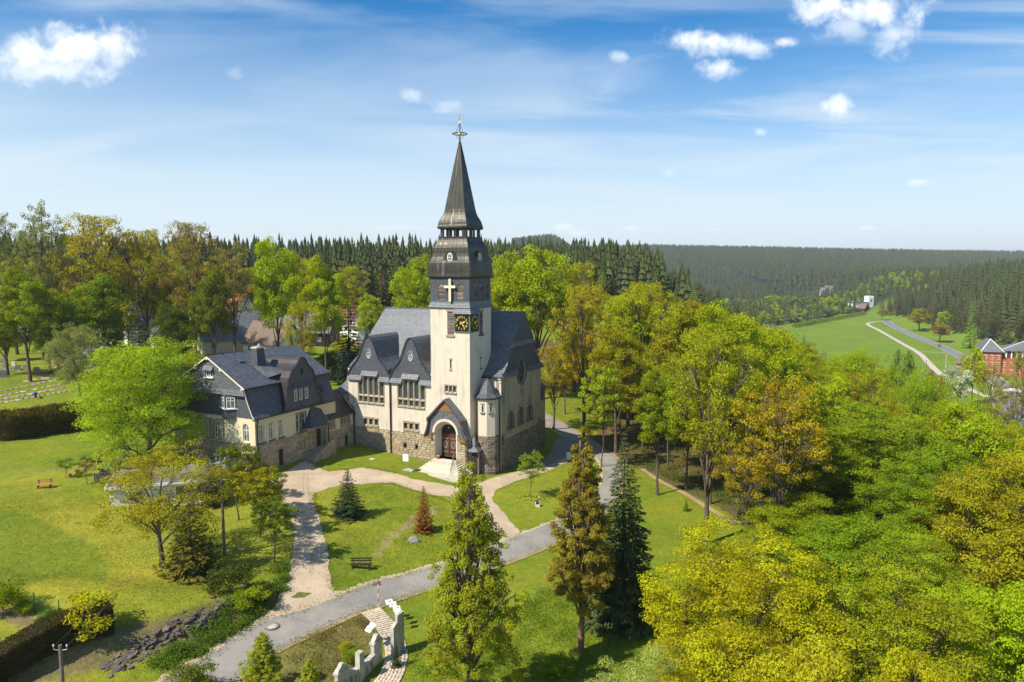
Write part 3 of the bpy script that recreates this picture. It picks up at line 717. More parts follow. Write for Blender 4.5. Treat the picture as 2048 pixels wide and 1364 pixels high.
# flared slate skirt and belfry
mb = MB(); g = .22
def ringsq(lo, z, h0=-S/2, h1=S/2): c = S/2; return [(h0, -c+0, z)]
def sq(half, z): c = S/2; return [(-c-half, c-half, z), (-c+half, c-half, z), (-c+half, c+half, z), (-c-half, c+half, z)]
mb.loft([sq(3.13, 22.0), sq(3.38, 22.12), sq(3.36, 22.2), sq(3.16, 22.75), sq(3.12, 23.0)]); mb.build('skirt_roof', SLATE, CH)
mb = MB(); bl = []
for k in range(3):
    u = -5.0 + 1.5*k; bl.append([(u, 23.2), (u+1.05, 23.2), (u+1.05, 25.05), (u+.85, 25.42), (u+.2, 25.42), (u, 25.05)])
br_ = []
for k in range(3):
    u = 1.45 + 1.47*k; br_.append([(u, 23.2), (u+1.0, 23.2), (u+1.0, 25.05), (u+.8, 25.42), (u+.2, 25.42), (u, 25.05)])
XA2 = Fr((0, .03, 0), (1, 0, 0), (0, -1, 0)); XR2 = Fr((-.03, 0, 0), (0, 1, 0), (1, 0, 0))
panel(mb, XA2, rect(-S+.03, -.03, 22.9, 26.4), bl, .2); panel(mb, XR2, rect(.03, S-.03, 22.9, 26.4), br_, .2)
mb.poly([(-S+.03,.03,22.9),(-S+.03,.03,26.4),(-S+.03,S-.03,26.4),(-S+.03,S-.03,22.9)]); mb.poly([(-S+.03,S-.03,22.9),(-S+.03,S-.03,26.4),(-.03,S-.03,26.4),(-.03,S-.03,22.9)])
mb.build('belfry_wall', SLATE_WALL, CH)
for h in bl:
    louvres(CH, XA2, h[0][0], h[1][0], 23.2, 25.1, 11, .0)
for h in br_: louvres(CH, XR2, h[0][0], h[1][0], 23.2, 25.1, 11, .0)
mb = MB()
for f, hs_ in ((XA2, bl), (XR2, br_)):
    for h in hs_: panel(mb, f, [h[5], h[2], h[3], h[4]], (), 0, -.08); mb.cut()
mb.each('louvre_head', LOUVRE, CH)
mb = MB(); blk(mb, XA, -3.07, -2.74, 23.0, 26.1, .22, .38); blk(mb, XA, -3.8, -2.05, 24.86, 25.2, .225, .375)
for z in (23.6, 25.6): mb.beam(XA.p(-2.9, z, .22), XA.p(-2.9, z, -.1), .06, .06)
mb.build('cross', CREAM, CH)
# copper roof: bell-shaped stage, open lantern, spire
mb = MB(); mb.loft([sq(3.2, 26.2), sq(3.42, 26.35), sq(3.45, 26.5), sq(3.38, 26.56)]); mb.build('cornice', TIN, CH)
bell = [(3.36, 26.56), (3.32, 26.9), (3.31, 27.3), (3.27, 27.9), (3.22, 28.3), (3.08, 28.75), (2.93, 29.15), (2.83, 29.6), (2.79, 30.0), (2.73, 30.4), (2.60, 30.8), (2.42, 31.15), (2.29, 31.5), (2.21, 31.85)]
mb = MB(); mb.loft([sq(h, z) for h, z in bell]); mb.build('copper_dome', COPPER, CH, smooth=False)
spire = [(2.33, 33.42), (2.28, 33.55), (2.21, 33.9), (2.10, 34.25), (1.93, 34.6), (1.78, 34.9), (1.67, 35.25), (1.56, 35.75), (1.20, 38.1), (.66, 41.6), (.09, 45.1)]
mb = MB(); mb.loft([sq(h, z) for h, z in spire] ); mb.poly(sq(2.2, 33.44)); mb.build('spire', COPPER, CH)
def seams(prof, n, name):
    mb = MB(); c = S/2
    for side in range(4):
        for i in range(n+1):
            t = -1 + 2*i/n
            pts = []
            for h, z in prof:
                q = Vector((t*h, -h-.015)); q = Vector((q.x*math.cos(side*PI/2)-q.y*math.sin(side*PI/2), q.x*math.sin(side*PI/2)+q.y*math.cos(side*PI/2)))
                pts.append((-c+q.x, c+q.y, z))
            if side in (0, 1) or i in (0, n): mb.tube(pts, .014, 3, False)
    mb.build(name, COPPER, CH)['kind'] = 'stuff'
seams(bell, 9, 'standing_seam'); seams(spire[:8], 6, 'standing_seam'); seams(spire[7:], 4, 'standing_seam')
mb = MB(); mb.loft([sq(2.2, 33.0), sq(2.36, 33.12), sq(2.38, 33.3), sq(2.3, 33.42)]); mb.poly(sq(2.2, 33.02)); mb.build('cornice', TIN, CH)
mb = MB(); mb.loft([sq(2.30, 31.80), sq(2.30, 31.9), sq(2.1, 31.94)]); mb.poly(sq(2.15, 31.93)); mb.build('lantern_sill', TIN, CH)
mb = MB(); c = S/2; h = 2.05
for side in range(4):
    Mr = lambda x, y: (-c + x*math.cos(side*PI/2)-y*math.sin(side*PI/2), c + x*math.sin(side*PI/2)+y*math.cos(side*PI/2))
    for (a, b) in ((-2.05, -1.60), (-.80, -.55), (.25, .50), (1.40, 2.0)):
        p = [Mr(a, -h), Mr(b, -h), Mr(b, -h+.22), Mr(a, -h+.22)]
        mb.hexa([(x, y, 31.9) for x, y in p] + [(x, y, 33.05) for x, y in p]); mb.cut()
mb.each('lantern_post', TIN, CH)
mb = MB()          # small copper-clad eyebrow dormers with oval lights
for (ux, uy, nx, ny, sd) in ((1, 0, 0, -1, 0), (0, 1, 1, 0, 1)):
    cx, cy = (-c + (.1 if sd == 0 else 0), 0) if sd == 0 else (0, c)
    f = Fr((cx if sd == 0 else -.02, cy, 0), (ux, uy, 0), (nx, ny, 0))
    out = [(-1.5, 28.35), (1.5, 28.35), (1.15, 28.9), (.75, 29.55), (.4, 29.95), (0, 30.05), (-.4, 29.95), (-.75, 29.55), (-1.15, 28.9)]
    m = MB(); dd = -.02 if sd == 0 else -.02
    m.prism(out, lambda u, v, d, f=f: f.p(u, v, d), -.9, -.04); m.build('eyebrow_dormer', COPPER, CH)
    m = MB(); n = 16; o1 = oval(0, 29.05, .42, .62, n); o2 = oval(0, 29.05, .30, .50, n)
    for i in range(n):
        j = (i+1) % n; m.poly([f.p(*o1[i], 0), f.p(*o1[j], 0), f.p(*o2[j], 0), f.p(*o2[i], 0)]); m.poly([f.p(*o1[i], 0), f.p(*o1[j], 0), f.p(*o1[j], -.05), f.p(*o1[i], -.05)])
    blk(m, f, -.03, .03, 28.56, 29.54, -.03, -.005); blk(m, f, -.29, .29, 29.02, 29.08, -.03, -.003)
    wn = m.build('oval_window', WHITE, CH); m = MB(); panel(m, f, oval(0, 29.05, .31, .51), (), 0, -.032); m.build('pane', GLASS, wn)
# finial: knob, ring cage, gilded ball, rod, star and vane
fc = (-c, c)
mb = MB(); mb.tube([(fc[0], fc[1], 44.9), (fc[0], fc[1], 45.5), (fc[0], fc[1], 46.4)], [.10, .07, .05], 8); mb.tube([(fc[0], fc[1], 46.4), (fc[0], fc[1], 48.7)], .03, 6); fin = mb.build('finial_rod', BLACKM, CH)
mb = MB(); mb.lathe([(.02, -.26), (.16, -.2), (.26, -.07), (.26, .07), (.16, .2), (.02, .26)], (fc[0], fc[1], 46.15), 14); mb.lathe([(.02, -.17), (.12, -.1), (.16, 0), (.12, .1), (.02, .17)], (fc[0], fc[1], 47.6), 10); mb.build('gilded_ball', GOLD, fin, smooth=True)
mb = MB(); n = 20
for i in range(n):
    a, b = 2*PI*i/n, 2*PI*(i+1)/n; mb.beam((fc[0]+1.05*math.cos(a), fc[1]+1.05*math.sin(a), 46.15), (fc[0]+1.05*math.cos(b), fc[1]+1.05*math.sin(b), 46.15), .06, .10)
for i in range(4):
    a = PI/4 + i*PI/2; pts = [(fc[0]+r_*math.cos(a), fc[1]+r_*math.sin(a), z) for r_, z in ((.05, 45.3), (.5, 45.75), (1.05, 46.15), (.45, 46.5), (.06, 47.5))]
    mb.tube([pts[0], pts[1], (fc[0]+.55*math.cos(a), fc[1]+.55*math.sin(a), 46.15), pts[3], pts[4]], .03, 4)
    mb.beam((fc[0], fc[1], 46.15), pts[2], .05, .05)
mb.build('ring_cage', BLACKM, fin)
mb = MB(); mb.tube([(fc[0]-.3, fc[1]+.1, 48.3), (fc[0], fc[1], 48.4), (fc[0]+.3, fc[1]-.1, 48.05)], [.03, .09, .02], 5); mb.beam((fc[0]-.05, fc[1], 47.95), (fc[0]+.32, fc[1], 47.7), .05, .12); mb.build('weather_vane', GOLD, fin)
# clock box on the corner, two faces
mb = MB(); z0, z1 = 18.8, 21.35; L = 2.35
fA = Fr((0, -.16, 0), (1, 0, 0), (0, -1, 0)); fB = Fr((.16, 0, 0), (0, 1, 0), (1, 0, 0))
mb.box(-L, .16, -.16, .02, z0, z0+.14); mb.box(-L, .16, -.16, .02, z1-.12, z1+.02); mb.box(-L, -L+.16, -.16, .02, z0+.14, z1-.12); mb.box(-.06, .16, -.16, .02, z0+.14, z1-.12)
mb.box(-.02, .16, .02, L, z0, z0+.14); mb.box(-.02, .16, .02, L, z1-.12, z1+.02); mb.box(-.02, .16, L-.16, L, z0+.14, z1-.12)
cb = mb.build('clock_box', PATINA, CH)
mb = MB(); mb.loft([[(-L-.2, .0, z1), (-L-.2, -.42, z1), (.42, -.42, z1), (.42, L+.2, z1), (.0, L+.2, z1)], [(-L-.05, .0, z1+.85), (-L+.05, -.12, z1+.8), (.12, -.12, z1+.8), (.12, L-.05, z1+.8), (.0, L+.05, z1+.85)]], False); mb.poly([(-L-.2, 0, z1), (-L-.2, -.42, z1), (.42, -.42, z1), (.42, L+.2, z1), (0, L+.2, z1)])
mb.build('clock_hood', SLATE, CH)
def digits(parent, f, c_u, c_z, rad):
    for k in range(12):
        cu = bpy.data.curves.new('numeral', 'FONT'); cu.body = str(12 if k == 0 else k); cu.size = .43; cu.align_x = 'CENTER'; cu.align_y = 'CENTER'; cu.extrude = .012; cu.offset = .012
        to = bpy.data.objects.new('numeral_curve', cu); me = bpy.data.meshes.new_from_object(to); bpy.data.objects.remove(to)
        me.name = 'numeral'; me.materials.clear(); me.materials.append(GOLD); a = PI/2 - k*PI/6
        o = link('numeral', me, parent); o.matrix_local = Matrix.Translation(f.p(c_u+rad*math.cos(a), c_z+rad*math.sin(a), -.015)) @ Matrix(((f.u.x, 0, f.n.x, 0), (f.u.y, 0, f.n.y, 0), (0, 1, 0, 0), (0, 0, 0, 1)))
for f, cu_, in ((fA, -L/2-.02), (fB, L/2+.05)):
    m = MB(); hw = 1.06; panel(m, f, rect(cu_-hw, cu_+hw, z0+.14, z1-.12), (), 0, -.04); face = m.build('clock_face', CLOCKBLK, CH); cz = (z0+z1)/2
    digits(face, f, cu_, cz, .86)
    m = MB()
    for ang, ln, wd in ((R(22), .72, .13), (R(-50), .88, .09)):
        d_ = Vector((math.cos(ang), math.sin(ang))); q = Vector((-d_.y, d_.x)); ps = [(-.22, .5), (-.3, 1.0), (0, .35), (ln*.55, 1.0), (ln*.8, .4), (ln, .05)]
        for (a, wa), (b, wb) in zip(ps[:-1], ps[1:]):
            pts = [(cu_+d_.x*s_+q.x*wd*w_*t_, cz+d_.y*s_+q.y*wd*w_*t_) for s_, w_, t_ in ((a, wa, -1), (b, wb, -1), (b, wb, 1), (a, wa, 1))]
            m.poly([f.p(u, z, .012 if wd < .1 else .004) for u, z in pts])
    m.build('clock_hand', GOLD, face)
# tower base stonework and porch
PB = Fr((0, -1.0, 0), (1, 0, 0), (0, -1, 0)); P0, P1 = -5.75, -.2
po = arch(-5.1, -1.55, .9, 6.35, 14, .9)
mb = MB(); panel(mb, PB, [(P0, -1.3), (P1, -1.3), (P1, 4.2), (-.55, 5.6), (-.75, 6.4), (-3.3, 9.0), (-5.75, 6.5), (-5.9, 5.6), (P0, 4.2)], [po], .01)
mb.box(P0, -5.1, -.99, 0, -1.3, 4.1); mb.box(-1.55, P1, -.99, 0, -1.3, 4.1); mb.build('porch_wall', MORTAR, CH)
mb = MB(); Ls = []            # splayed, ribbed niche
for t, d in ((0, 0), (.05, -.12), (.30, -.16), (.34, -.5), (.55, -.54), (.6, -.95), (.8, -1.0), (.85, -1.35), (1.0, -1.4)):
    o2 = arch(-5.1+(-4.85+5.1)*t, -1.55+(-2.3+1.55)*t, 1.0, 6.35+(5.7-6.35)*t, 14, .9-.1*t); Ls.append([PB.p(u, z, d) for u, z in o2])
mb.loft(Ls); mb.build('door_niche', PLASTER, CH)
mb = MB(); oo = arch(-5.42, -1.23, 4.0, 6.72, 18, 1.0); oi = arch(-5.1, -1.55, 4.0, 6.35, 18, .98)
for i in range(2, len(oo)-1):
    a, b, c_, d_ = oo[i], oo[i+1], oi[i+1], oi[i]; q = [PB.p(*a, 0), PB.p(*b, 0), PB.p(*c_, 0), PB.p(*d_, 0)]
    mb.hexa(q + [PB.p(*a, .22), PB.p(*b, .22), PB.p(*c_, .22), PB.p(*d_, .22)])
mb.build('portal_arch', PLASTER, CH)
prof = [(-6.75, 4.05), (-6.45, 4.6), (-6.2, 5.3), (-6.05, 6.0), (-6.02, 6.72), (-5.2, 7.55), (-4.2, 8.6), (-3.35, 9.42), (-2.5, 8.6), (-1.5, 7.55), (-.66, 6.60), (-.62, 5.9), (-.48, 5.2), (-.22, 4.6), (.1, 4.05)]
front = [p for p in prof] ; arc_ = arch(-5.44, -1.21, 4.0, 6.74, 14, 1.0)[2:]
outl = [(p[0], p[1]-.05) for p in prof] + [(-1.21, 4.05)] + [q for q in arc_[1:-1]] + [(-5.44, 4.05)]
mb = MB(); panel(mb, PB, outl, (), 0, .12); mb.build('porch_gable_slates', SLATE_DIAG if 0 else SLATE, CH)
mb = MB(); A_, B_ = [], []
for u, z in prof:
    A_.append((u, z))
cen = Vector((-3.35, 5.0)); offp = []
for i, (u, z) in enumerate(prof):
    a = Vector(prof[max(i-1, 0)]); b = Vector(prof[min(i+1, len(prof)-1)]); d_ = (b-a).normalized(); n_ = Vector((-d_.y, d_.x)); offp.append((u+n_.x*.12, z+n_.y*.12))
for i in range(len(prof)-1):
    mb.hexa([PB.p(*prof[i], .42), PB.p(*prof[i+1], .42), PB.p(*prof[i+1], -1.0), PB.p(*prof[i], -1.0), PB.p(*offp[i], .42), PB.p(*offp[i+1], .42), PB.p(*offp[i+1], -1.0), PB.p(*offp[i], -1.0)])
mb.build('porch_roof', SLATE, CH)
mb = MB(); inn = [(u+(cen.x-u)*.035, z-.16) for u, z in prof]
for i in range(len(prof)-1):
    mb.hexa([PB.p(*inn[i], .36), PB.p(*inn[i+1], .36), PB.p(*prof[i+1], .36), PB.p(*prof[i], .36), PB.p(*inn[i], .46), PB.p(*inn[i+1], .46), PB.p(*prof[i+1], .46), PB.p(*prof[i], .46)])
for u in (-6.05, -.64): blk(mb, PB, u-.2, u+.2, 6.15, 6.75, .13, .5, .03)
mb.build('bargeboard', WOOD_CARVED if 0 else WOOD_BROWN, CH)
mb = MB(); panel(mb, PB, [(-4.55, 7.9), (-4.3, 7.75), (-4.0, 7.85), (-3.7, 7.7), (-3.35, 7.8), (-3.0, 7.7), (-2.7, 7.85), (-2.4, 7.75), (-2.15, 7.95), (-3.35, 9.2)], (), 0, .2); mb.build('carved_panel', WOOD_CARVED, CH)
mb = MB(); blk(mb, PB, -6.8, -5.45, 3.7, 4.05, -.0, .42, .04); mb.cut(); blk(mb, PB, -1.2, .12, 3.7, 4.05, 0, .42, .04); mb.cut(); mb.each('bracket_beam', WOOD_CARVED, CH)
# door
DF = Fr((0, .42, 0), (1, 0, 0), (0, -1, 0))
for a, b in ((-4.8, -3.6), (-3.55, -2.35)):
    m = MB(); blk(m, DF, a, b, 1.0, 4.2, -.05, .06); dl = m.build('door_leaf', WOOD_BROWN, CH)
    m = MB(); n = 16; c_u = (a+b)/2
    for sc2 in (1.0, .6):
        o1 = oval(c_u, 2.7, .36*sc2, .55*sc2, n); o2 = oval(c_u, 2.7, .29*sc2, .47*sc2, n)
        for i in range(n): j = (i+1) % n; m.poly([DF.p(*o1[i], .08), DF.p(*o1[j], .08), DF.p(*o2[j], .08), DF.p(*o2[i], .08)])
    blk(m, DF, a+.1, b-.15, 1.65, 1.72, .06, .09); blk(m, DF, a+.1, b-.15, 3.55, 3.62, .06, .09); m.build('door_ironwork', IRON, dl)
m = MB(); blk(m, DF, -4.8, -2.35, 4.2, 4.3, -.05, .14); m.beam(DF.p(-4.8, 4.25, .14), DF.p(-3.57, 4.62, .14), .05, .09); m.beam(DF.p(-3.57, 4.62, .14), DF.p(-2.35, 4.25, .14), .05, .09); m.build('door_lintel', WOOD_ORANGE if 0 else WOOD_BROWN, CH)
m = MB(); panel(m, DF, arch(-4.85, -2.3, 4.2, 5.7, 12, .8), (), 0, -.04); m.build('fanlight', WOOD_DARK, CH)
m = MB(); m.lathe([(.02, -.12), (.11, -.05), (.11, .05), (.02, .12)], DF.p(-3.57, 5.2, .25), 10); m.build('porch_lamp', WHITE, CH, smooth=True)
# steps
for i in range(9):
    zt = 1.0 - .167*i; m = MB(); y0 = -1.15 - .42*(i+1); x0 = -4.95 - .17*(i+1); x1 = -1.7 + .30*(i+1)
    m.box(x0, x1, y0, -1.02 if i else .3, zt-.167 if i < 8 else zt-.6, zt - .0); m.build('step', STEP, CH)
def rail(parent, pts, h, mat=IRON, r_=.025, mid=True):
    m = MB(); tops = [Vector(p) + Vector((0, 0, h)) for p in pts]
    for p, t in zip(pts, tops): m.tube([p, t], r_, 6)
    m.tube(tops, r_, 6)
    if mid: m.tube([Vector(p) + Vector((0, 0, h*.5)) for p in pts], r_*.7, 5)
    return m.build('handrail', mat, parent)
rail(CH, [(-6.7, -4.75, -.45), (-6.35, -3.2, -.1), (-6.0, -1.7, .35)], 1.0)
rail(CH, [(-5.0, -1.3, .9), (-5.15, -2.1, .55)], .95, mid=False)
rail(CH, [(-1.9, -1.3, 1.0), (-1.55, -2.2, .6), (-1.1, -3.2, .2), (-.6, -4.3, -.3)], 1.0)
m = MB()
for k in range(16): 
    y = -1.5 - k*.17; m.tube([(-1.75 - (y+1.5)*.36, y, .85+(y+1.5)*.42), (-1.75-(y+1.5)*.36, y, 1.8+(y+1.5)*.42)], .012, 4)
m.build('baluster', BLACKM, CH)

# nave roof: ridge along x at y=10.6, gable to the right, hip to the left
XG = 3.05; XL = -23.6
RP = [(3.45, 12.35), (4.2, 12.95), (5.1, 13.75), (6.1, 15.05), (6.8, 16.4), (8.1, 18.3), (9.3, 20.1), (10.1, 21.15), (10.6, 21.3)]
RPf = RP + [(21.2-y, z) for y, z in RP[::-1][1:]]
left = lambda z: -21.3 - (21.25-z)*.27
mb = MB(); A_ = [(XG+.12, y, z) for y, z in RPf]; B_ = [(left(z), min(max(y, 3.45), 17.75), z) for y, z in RPf]
for i in range(len(RPf)-1): mb.poly([A_[i], B_[i], B_[i+1], A_[i+1]])
m = len(RP)-1
for i in range(m): mb.poly([B_[i], B_[len(RPf)-1-i], B_[len(RPf)-2-i], B_[i+1]])
mb.build('nave_roof', SLATE, CH)
mb = MB()
for k in range(12): 
    x = -20.5 + k*2.0; mb.tube([(x, 10.2, 21.2), (x, 10.05, 21.42)], .04, 4)
mb.build('snow_hook', BLACKM, CH)
# dormer-gabled aisle bays
def bellp(cx, hw, z0=10.95):
    h = [(1.0, z0), (.99, 11.5), (.94, 12.1), (.84, 12.7), (.73, 13.2), (.60, 13.75), (.50, 14.3), (.42, 14.9), (.365, 15.5), (.30, 16.1), (.225, 16.8), (.14, 17.35), (.06, 17.62), (0, 17.7)]
    return [(cx-hw*a, z) for a, z in h] + [(cx+hw*a, z) for a, z in h[::-1][1:]]
AW = Fr((0, .6, 0), (1, 0, 0), (0, -1, 0))
bays = [(-17.55, 3.95), (-10.1, 3.75)]
w1 = [(-19.53, -18.95), (-18.66, -18.02), (-17.62, -17.0), (-16.67, -16.03), (-15.65, -15.02)]
w2 = [(-12.35, -11.75), (-11.42, -10.8), (-10.43, -9.83), (-9.48, -8.86), (-8.42, -7.84)]
w1 = [(a-.05, b+.05) for a, b in w1]; w2 = [(a-.05, b+.05) for a, b in w2]
holes = []
for ws in (w1, w2):
    for i, (a, b) in enumerate(ws):
        holes.append(rect(a, b, 7.62, 8.42)); holes.append(rect(a, b, 8.72, 11.4 if 0 < i < 4 else 10.68))
sm = [(-18.68, -18.1), (-17.73, -17.1), (-16.72, -16.1), (-11.45, -10.88), (-10.5, -9.9), (-9.5, -8.9)]
holes += [rect(a, b, 4.2, 5.1) for a, b in sm]
bw = [(-11.6, -11.0, 1.3, 2.03), (-9.55, -9.05, 1.35, 2.03)]
mb = MB(); panel(mb, AW, rect(-21.5, -6.28, 3.75, 12.6), holes, .3); mb.poly([(-21.5,.6,3.75),(-21.5,.6,12.6),(-21.5,6,12.6),(-21.5,6,3.75)])
mb.build('nave_wall', PLASTER, CH)
mb = MB(); panel(mb, AW, rect(-21.5, -6.28, -1.2, 3.75), [rect(a, b, c_, d_) for a, b, c_, d_ in bw], .3); mb.poly([(-21.5,.6,-1),(-21.5,.6,3.75),(-21.5,6,3.75),(-21.5,6,-1)]); mb.build('plinth_wall', MORTAR, CH)
for a, b, c_, d_ in bw: window(CH, AW, rect(a, b, c_, d_), .3, 0, pane=BLACKV, name='cellar_window')
for ws, u0, u1 in ((w1, -19.8, -14.9), (w2, -12.6, -7.75)):
    for i, (a, b) in enumerate(ws):
        window(CH, AW, rect(a, b, 7.62, 8.42), .24, 0, pane=LEADED, name='leaded_window'); window(CH, AW, rect(a, b, 8.72, 11.4 if 0 < i < 4 else 10.68), .24, 0, pane=LEADED, name='leaded_window')
    m = MB(); nseg = 3
    for k in range(nseg): a = u0+(u1-u0)*k/nseg; b = u0+(u1-u0)*(k+1)/nseg; blk(m, AW, a+.01, b-.01, 7.34, 7.62, -.1, .16+.02*k, .05)
    m.build('sill', TRIM, CH)
    m = MB(); blk(m, AW, u0+.05, u1-.05, 8.46, 8.70, -.1, .12, .05); m.build('transom', TRIM, CH)
    for i in range(4):
        a, b = ws[i][1], ws[i+1][0]; m = MB(); tp = 11.42 if 0 < i < 3 else 11.42
        blk(m, AW, a+.03, b-.03, 7.62, 8.46, -.22, .08, .02); blk(m, AW, a+.03, b-.03, 8.70, tp, -.22, .08, .02); m.build('mullion', TRIM, CH)
    m = MB()
    for a, b in ((ws[0][0]-.16, ws[0][0]-.03), (ws[4][1]+.03, ws[4][1]+.16)): blk(m, AW, a, b, 7.62, 10.75, -.2, .06, .02)
    blk(m, AW, ws[1][0]-.1, ws[3][1]+.1, 11.42, 11.66, -.1, .1, .02); blk(m, AW, ws[0][0]-.1, ws[0][1]+.1, 10.7, 10.86, -.1, .08); blk(m, AW, ws[4][0]-.1, ws[4][1]+.1, 10.7, 10.86, -.1, .08); m.build('window_surround', TRIM, CH)
    h0 = ws[1][0]-.12; h1 = ws[3][1]+.12
    m = MB(); m.hexa([AW.p(h0, 11.72, .1), AW.p(h1, 11.72, .1), AW.p(h1, 11.66, .55), AW.p(h0, 11.66, .55), AW.p(h0, 12.38, .02), AW.p(h1, 12.38, .02), AW.p(h1, 12.36, .1), AW.p(h0, 12.36, .1)]); m.build('window_hood', SLATE, CH)
for g_ in (0, 3):
    for a, b in sm[g_:g_+3]: window(CH, AW, rect(a, b, 4.2, 5.1), .22, .04, 1, 1, frame=LEAD)
    surround(CH, AW, sm[g_][0], sm[g_+2][1], 4.2, 5.1, TRIM, [(sm[g_][1], sm[g_+1][0]), (sm[g_+1][1], sm[g_+2][0])], .06, .3, .32)
for cx, hw in bays:
    prf = bellp(cx, hw); ws = w1 if cx < -15 else w2
    h0 = ws[1][0]-.1; h1 = ws[3][1]+.1
    # slate-hung gable with a notch for the tall lights and an oval light
    out = [p for p in prf]
    lo = [(cx+hw, 10.95), (ws[4][1]+.2, 10.95), (h1, 10.95), (h1, 11.9), (h0, 11.9), (h0, 10.95)]
    outline = [(cx-hw, 10.95)] + prf[1:-1] + lo
    m = MB(); ov = oval(cx, 14.9, .38, .62, 16); panel(m, AW, outline, [ov], .14, .1); m.build('slate_gable', SLATE_WALL, CH)
    m = MB(); n = 16; o1 = oval(cx, 14.9, .40, .64, n); o2 = oval(cx, 14.9, .32, .55, n)
    for i in range(n): j = (i+1) % n; m.hexa([AW.p(*o1[i], .0), AW.p(*o1[j], .0), AW.p(*o2[j], .0), AW.p(*o2[i], .0), AW.p(*o1[i], .08), AW.p(*o1[j], .08), AW.p(*o2[j], .08), AW.p(*o2[i], .08)])
    for du in (-.1, .1): blk(m, AW, cx+du-.02, cx+du+.02, 14.4, 15.4, .01, .05)
    for dz_ in (-.2, .2): blk(m, AW, cx-.32, cx+.32, 14.9+dz_-.02, 14.9+dz_+.02, .012, .052)
    wn = m.build('oval_window', WHITE, CH); m = MB(); panel(m, AW, oval(cx, 14.9, .33, .56), (), 0, .008); m.build('pane', GLASS, wn)
    m = MB(); r1 = oval(cx, 14.9, .62, .9, 20); r2 = oval(cx, 14.9, .42, .66, 20)
    for i in range(20): j = (i+1) % 20; m.poly([AW.p(*r1[i], .1), AW.p(*r1[j], .1), AW.p(*r2[j], .17), AW.p(*r2[i], .17)]); m.poly([AW.p(*r2[i], .17), AW.p(*r2[j], .17), AW.p(*r2[j], .09), AW.p(*r2[i], .09)])
    m.build('slate_ring', SLATE, CH)
    # flared foot of the slates, broken by the lights
    m = MB()
    for a, b in ((cx-hw, h0-.05), (h1+.05, cx+hw)):
        m.hexa([AW.p(a, 10.93, .08), AW.p(b, 10.93, .08), AW.p(b, 10.93, .42), AW.p(a, 10.93, .42), AW.p(a, 11.6, .1), AW.p(b, 11.6, .1), AW.p(b, 11.55, .14), AW.p(a, 11.55, .14)]); m.cut()
    m.each('slate_skirt', SLATE, CH)
    # bell-shaped dormer roof running back into the nave roof
    m = MB(); F0 = [AW.p(u, z, .32) for u, z in prf[1:-1]]; F1 = [AW.p(u, z, -8.2) for u, z in prf[1:-1]]
    for i in range(len(F0)-1): m.poly([F0[i], F0[i+1], F1[i+1], F1[i]])
    m.build('dormer_roof', SLATE, CH, smooth=True)
    m = MB(); P_ = prf[1:-1]
    for i in range(len(P_)-1):
        a, b = Vector(P_[i]), Vector(P_[i+1]); c0 = Vector((cx, 12.5)); ai = a + (Vector((cx, a.y-.3))-a).normalized()*.22; bi = b + (Vector((cx, b.y-.3))-b).normalized()*.22
        m.hexa([AW.p(*ai, .1), AW.p(*bi, .1), AW.p(*b, .1), AW.p(*a, .1), AW.p(*ai, .19), AW.p(*bi, .19), AW.p(*b, .33), AW.p(*a, .33)])
    m.build('verge_slates', SLATE_WALL, CH)
def pipe(parent, pts, r_=.07, mat=PIPE): m = MB(); m.tube(pts, r_, 7); return m.build('downpipe', mat, parent)
pipe(CH, [(-13.72, .45, 13.0), (-13.72, .45, 12.2), (-13.72, .42, 10.7), (-13.72, .42, -.3)], .11)
pipe(CH, [(-6.42, .3, 12.9), (-6.42, .45, 11.8), (-6.42, .45, .0)], .09)
m = MB(); m.lathe([(.08, -.5), (.24, -.1), (.28, .2), (.2, .3)], (-13.72, .4, 12.7), 8); m.build('rain_hopper', PIPE, CH)
# main walls behind the bays, right transept front and gable
XT = Fr((0, 3.65, 0), (1, 0, 0), (0, -1, 0)); GW = Fr((XG-.05, 0, 0), (0, 1, 0), (1, 0, 0)); gx = XG-.05
mb = MB(); panel(mb, XT, rect(0-1, gx, -1.9, 12.5), (), 0); panel(mb, XT, rect(XL, -21.5, -.5, 12.3), (), 0)
mb.poly([(XL,3.65,-.5),(XL,3.65,12.4),(XL,17.6,12.4),(XL,17.6,-.5)]); mb.poly([(XL,17.6,-2),(XL,17.6,12.4),(gx,17.6,12.4),(gx,17.6,-2)]); mb.build('nave_wall', PLASTER, CH)
gh = []; gws = [(5.75, 7.7, 4.6, 6.95), (9.05, 11.05, 4.6, 6.95), (12.25, 14.3, 4.6, 6.95)]
for a, b, c_, d_ in gws:
    t = (b-a)/3
    gh += [arch(a+.08, a+t-.08, c_, d_-.45, 6), arch(a+t+.06, b-t-.06, c_, d_, 6), arch(b-t+.08, b-.08, c_, d_-.45, 6)]
rw = oval(10.3, 12.45, 1.5, 1.95, 24)
lows = [(6.7, 7.0, -.3, 1.6), (9.95, 10.25, -.45, 1.5), (13.1, 13.4, -.2, 1.5)]
mb = MB(); ge = [(3.65, 3.2), (17.6, 3.2)] + [(y, z-.05) for y, z in RPf[::-1]]; ge[2] = (17.6, 12.2); ge[-1] = (3.65, 12.2)
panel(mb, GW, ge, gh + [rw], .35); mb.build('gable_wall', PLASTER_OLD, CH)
mb = MB(); panel(mb, GW, rect(3.65, 17.6, -2.2, 3.2), [rect(a, b, c_, d_) for a, b, c_, d_ in lows], .3); mb.build('plinth_wall', MORTAR, CH)
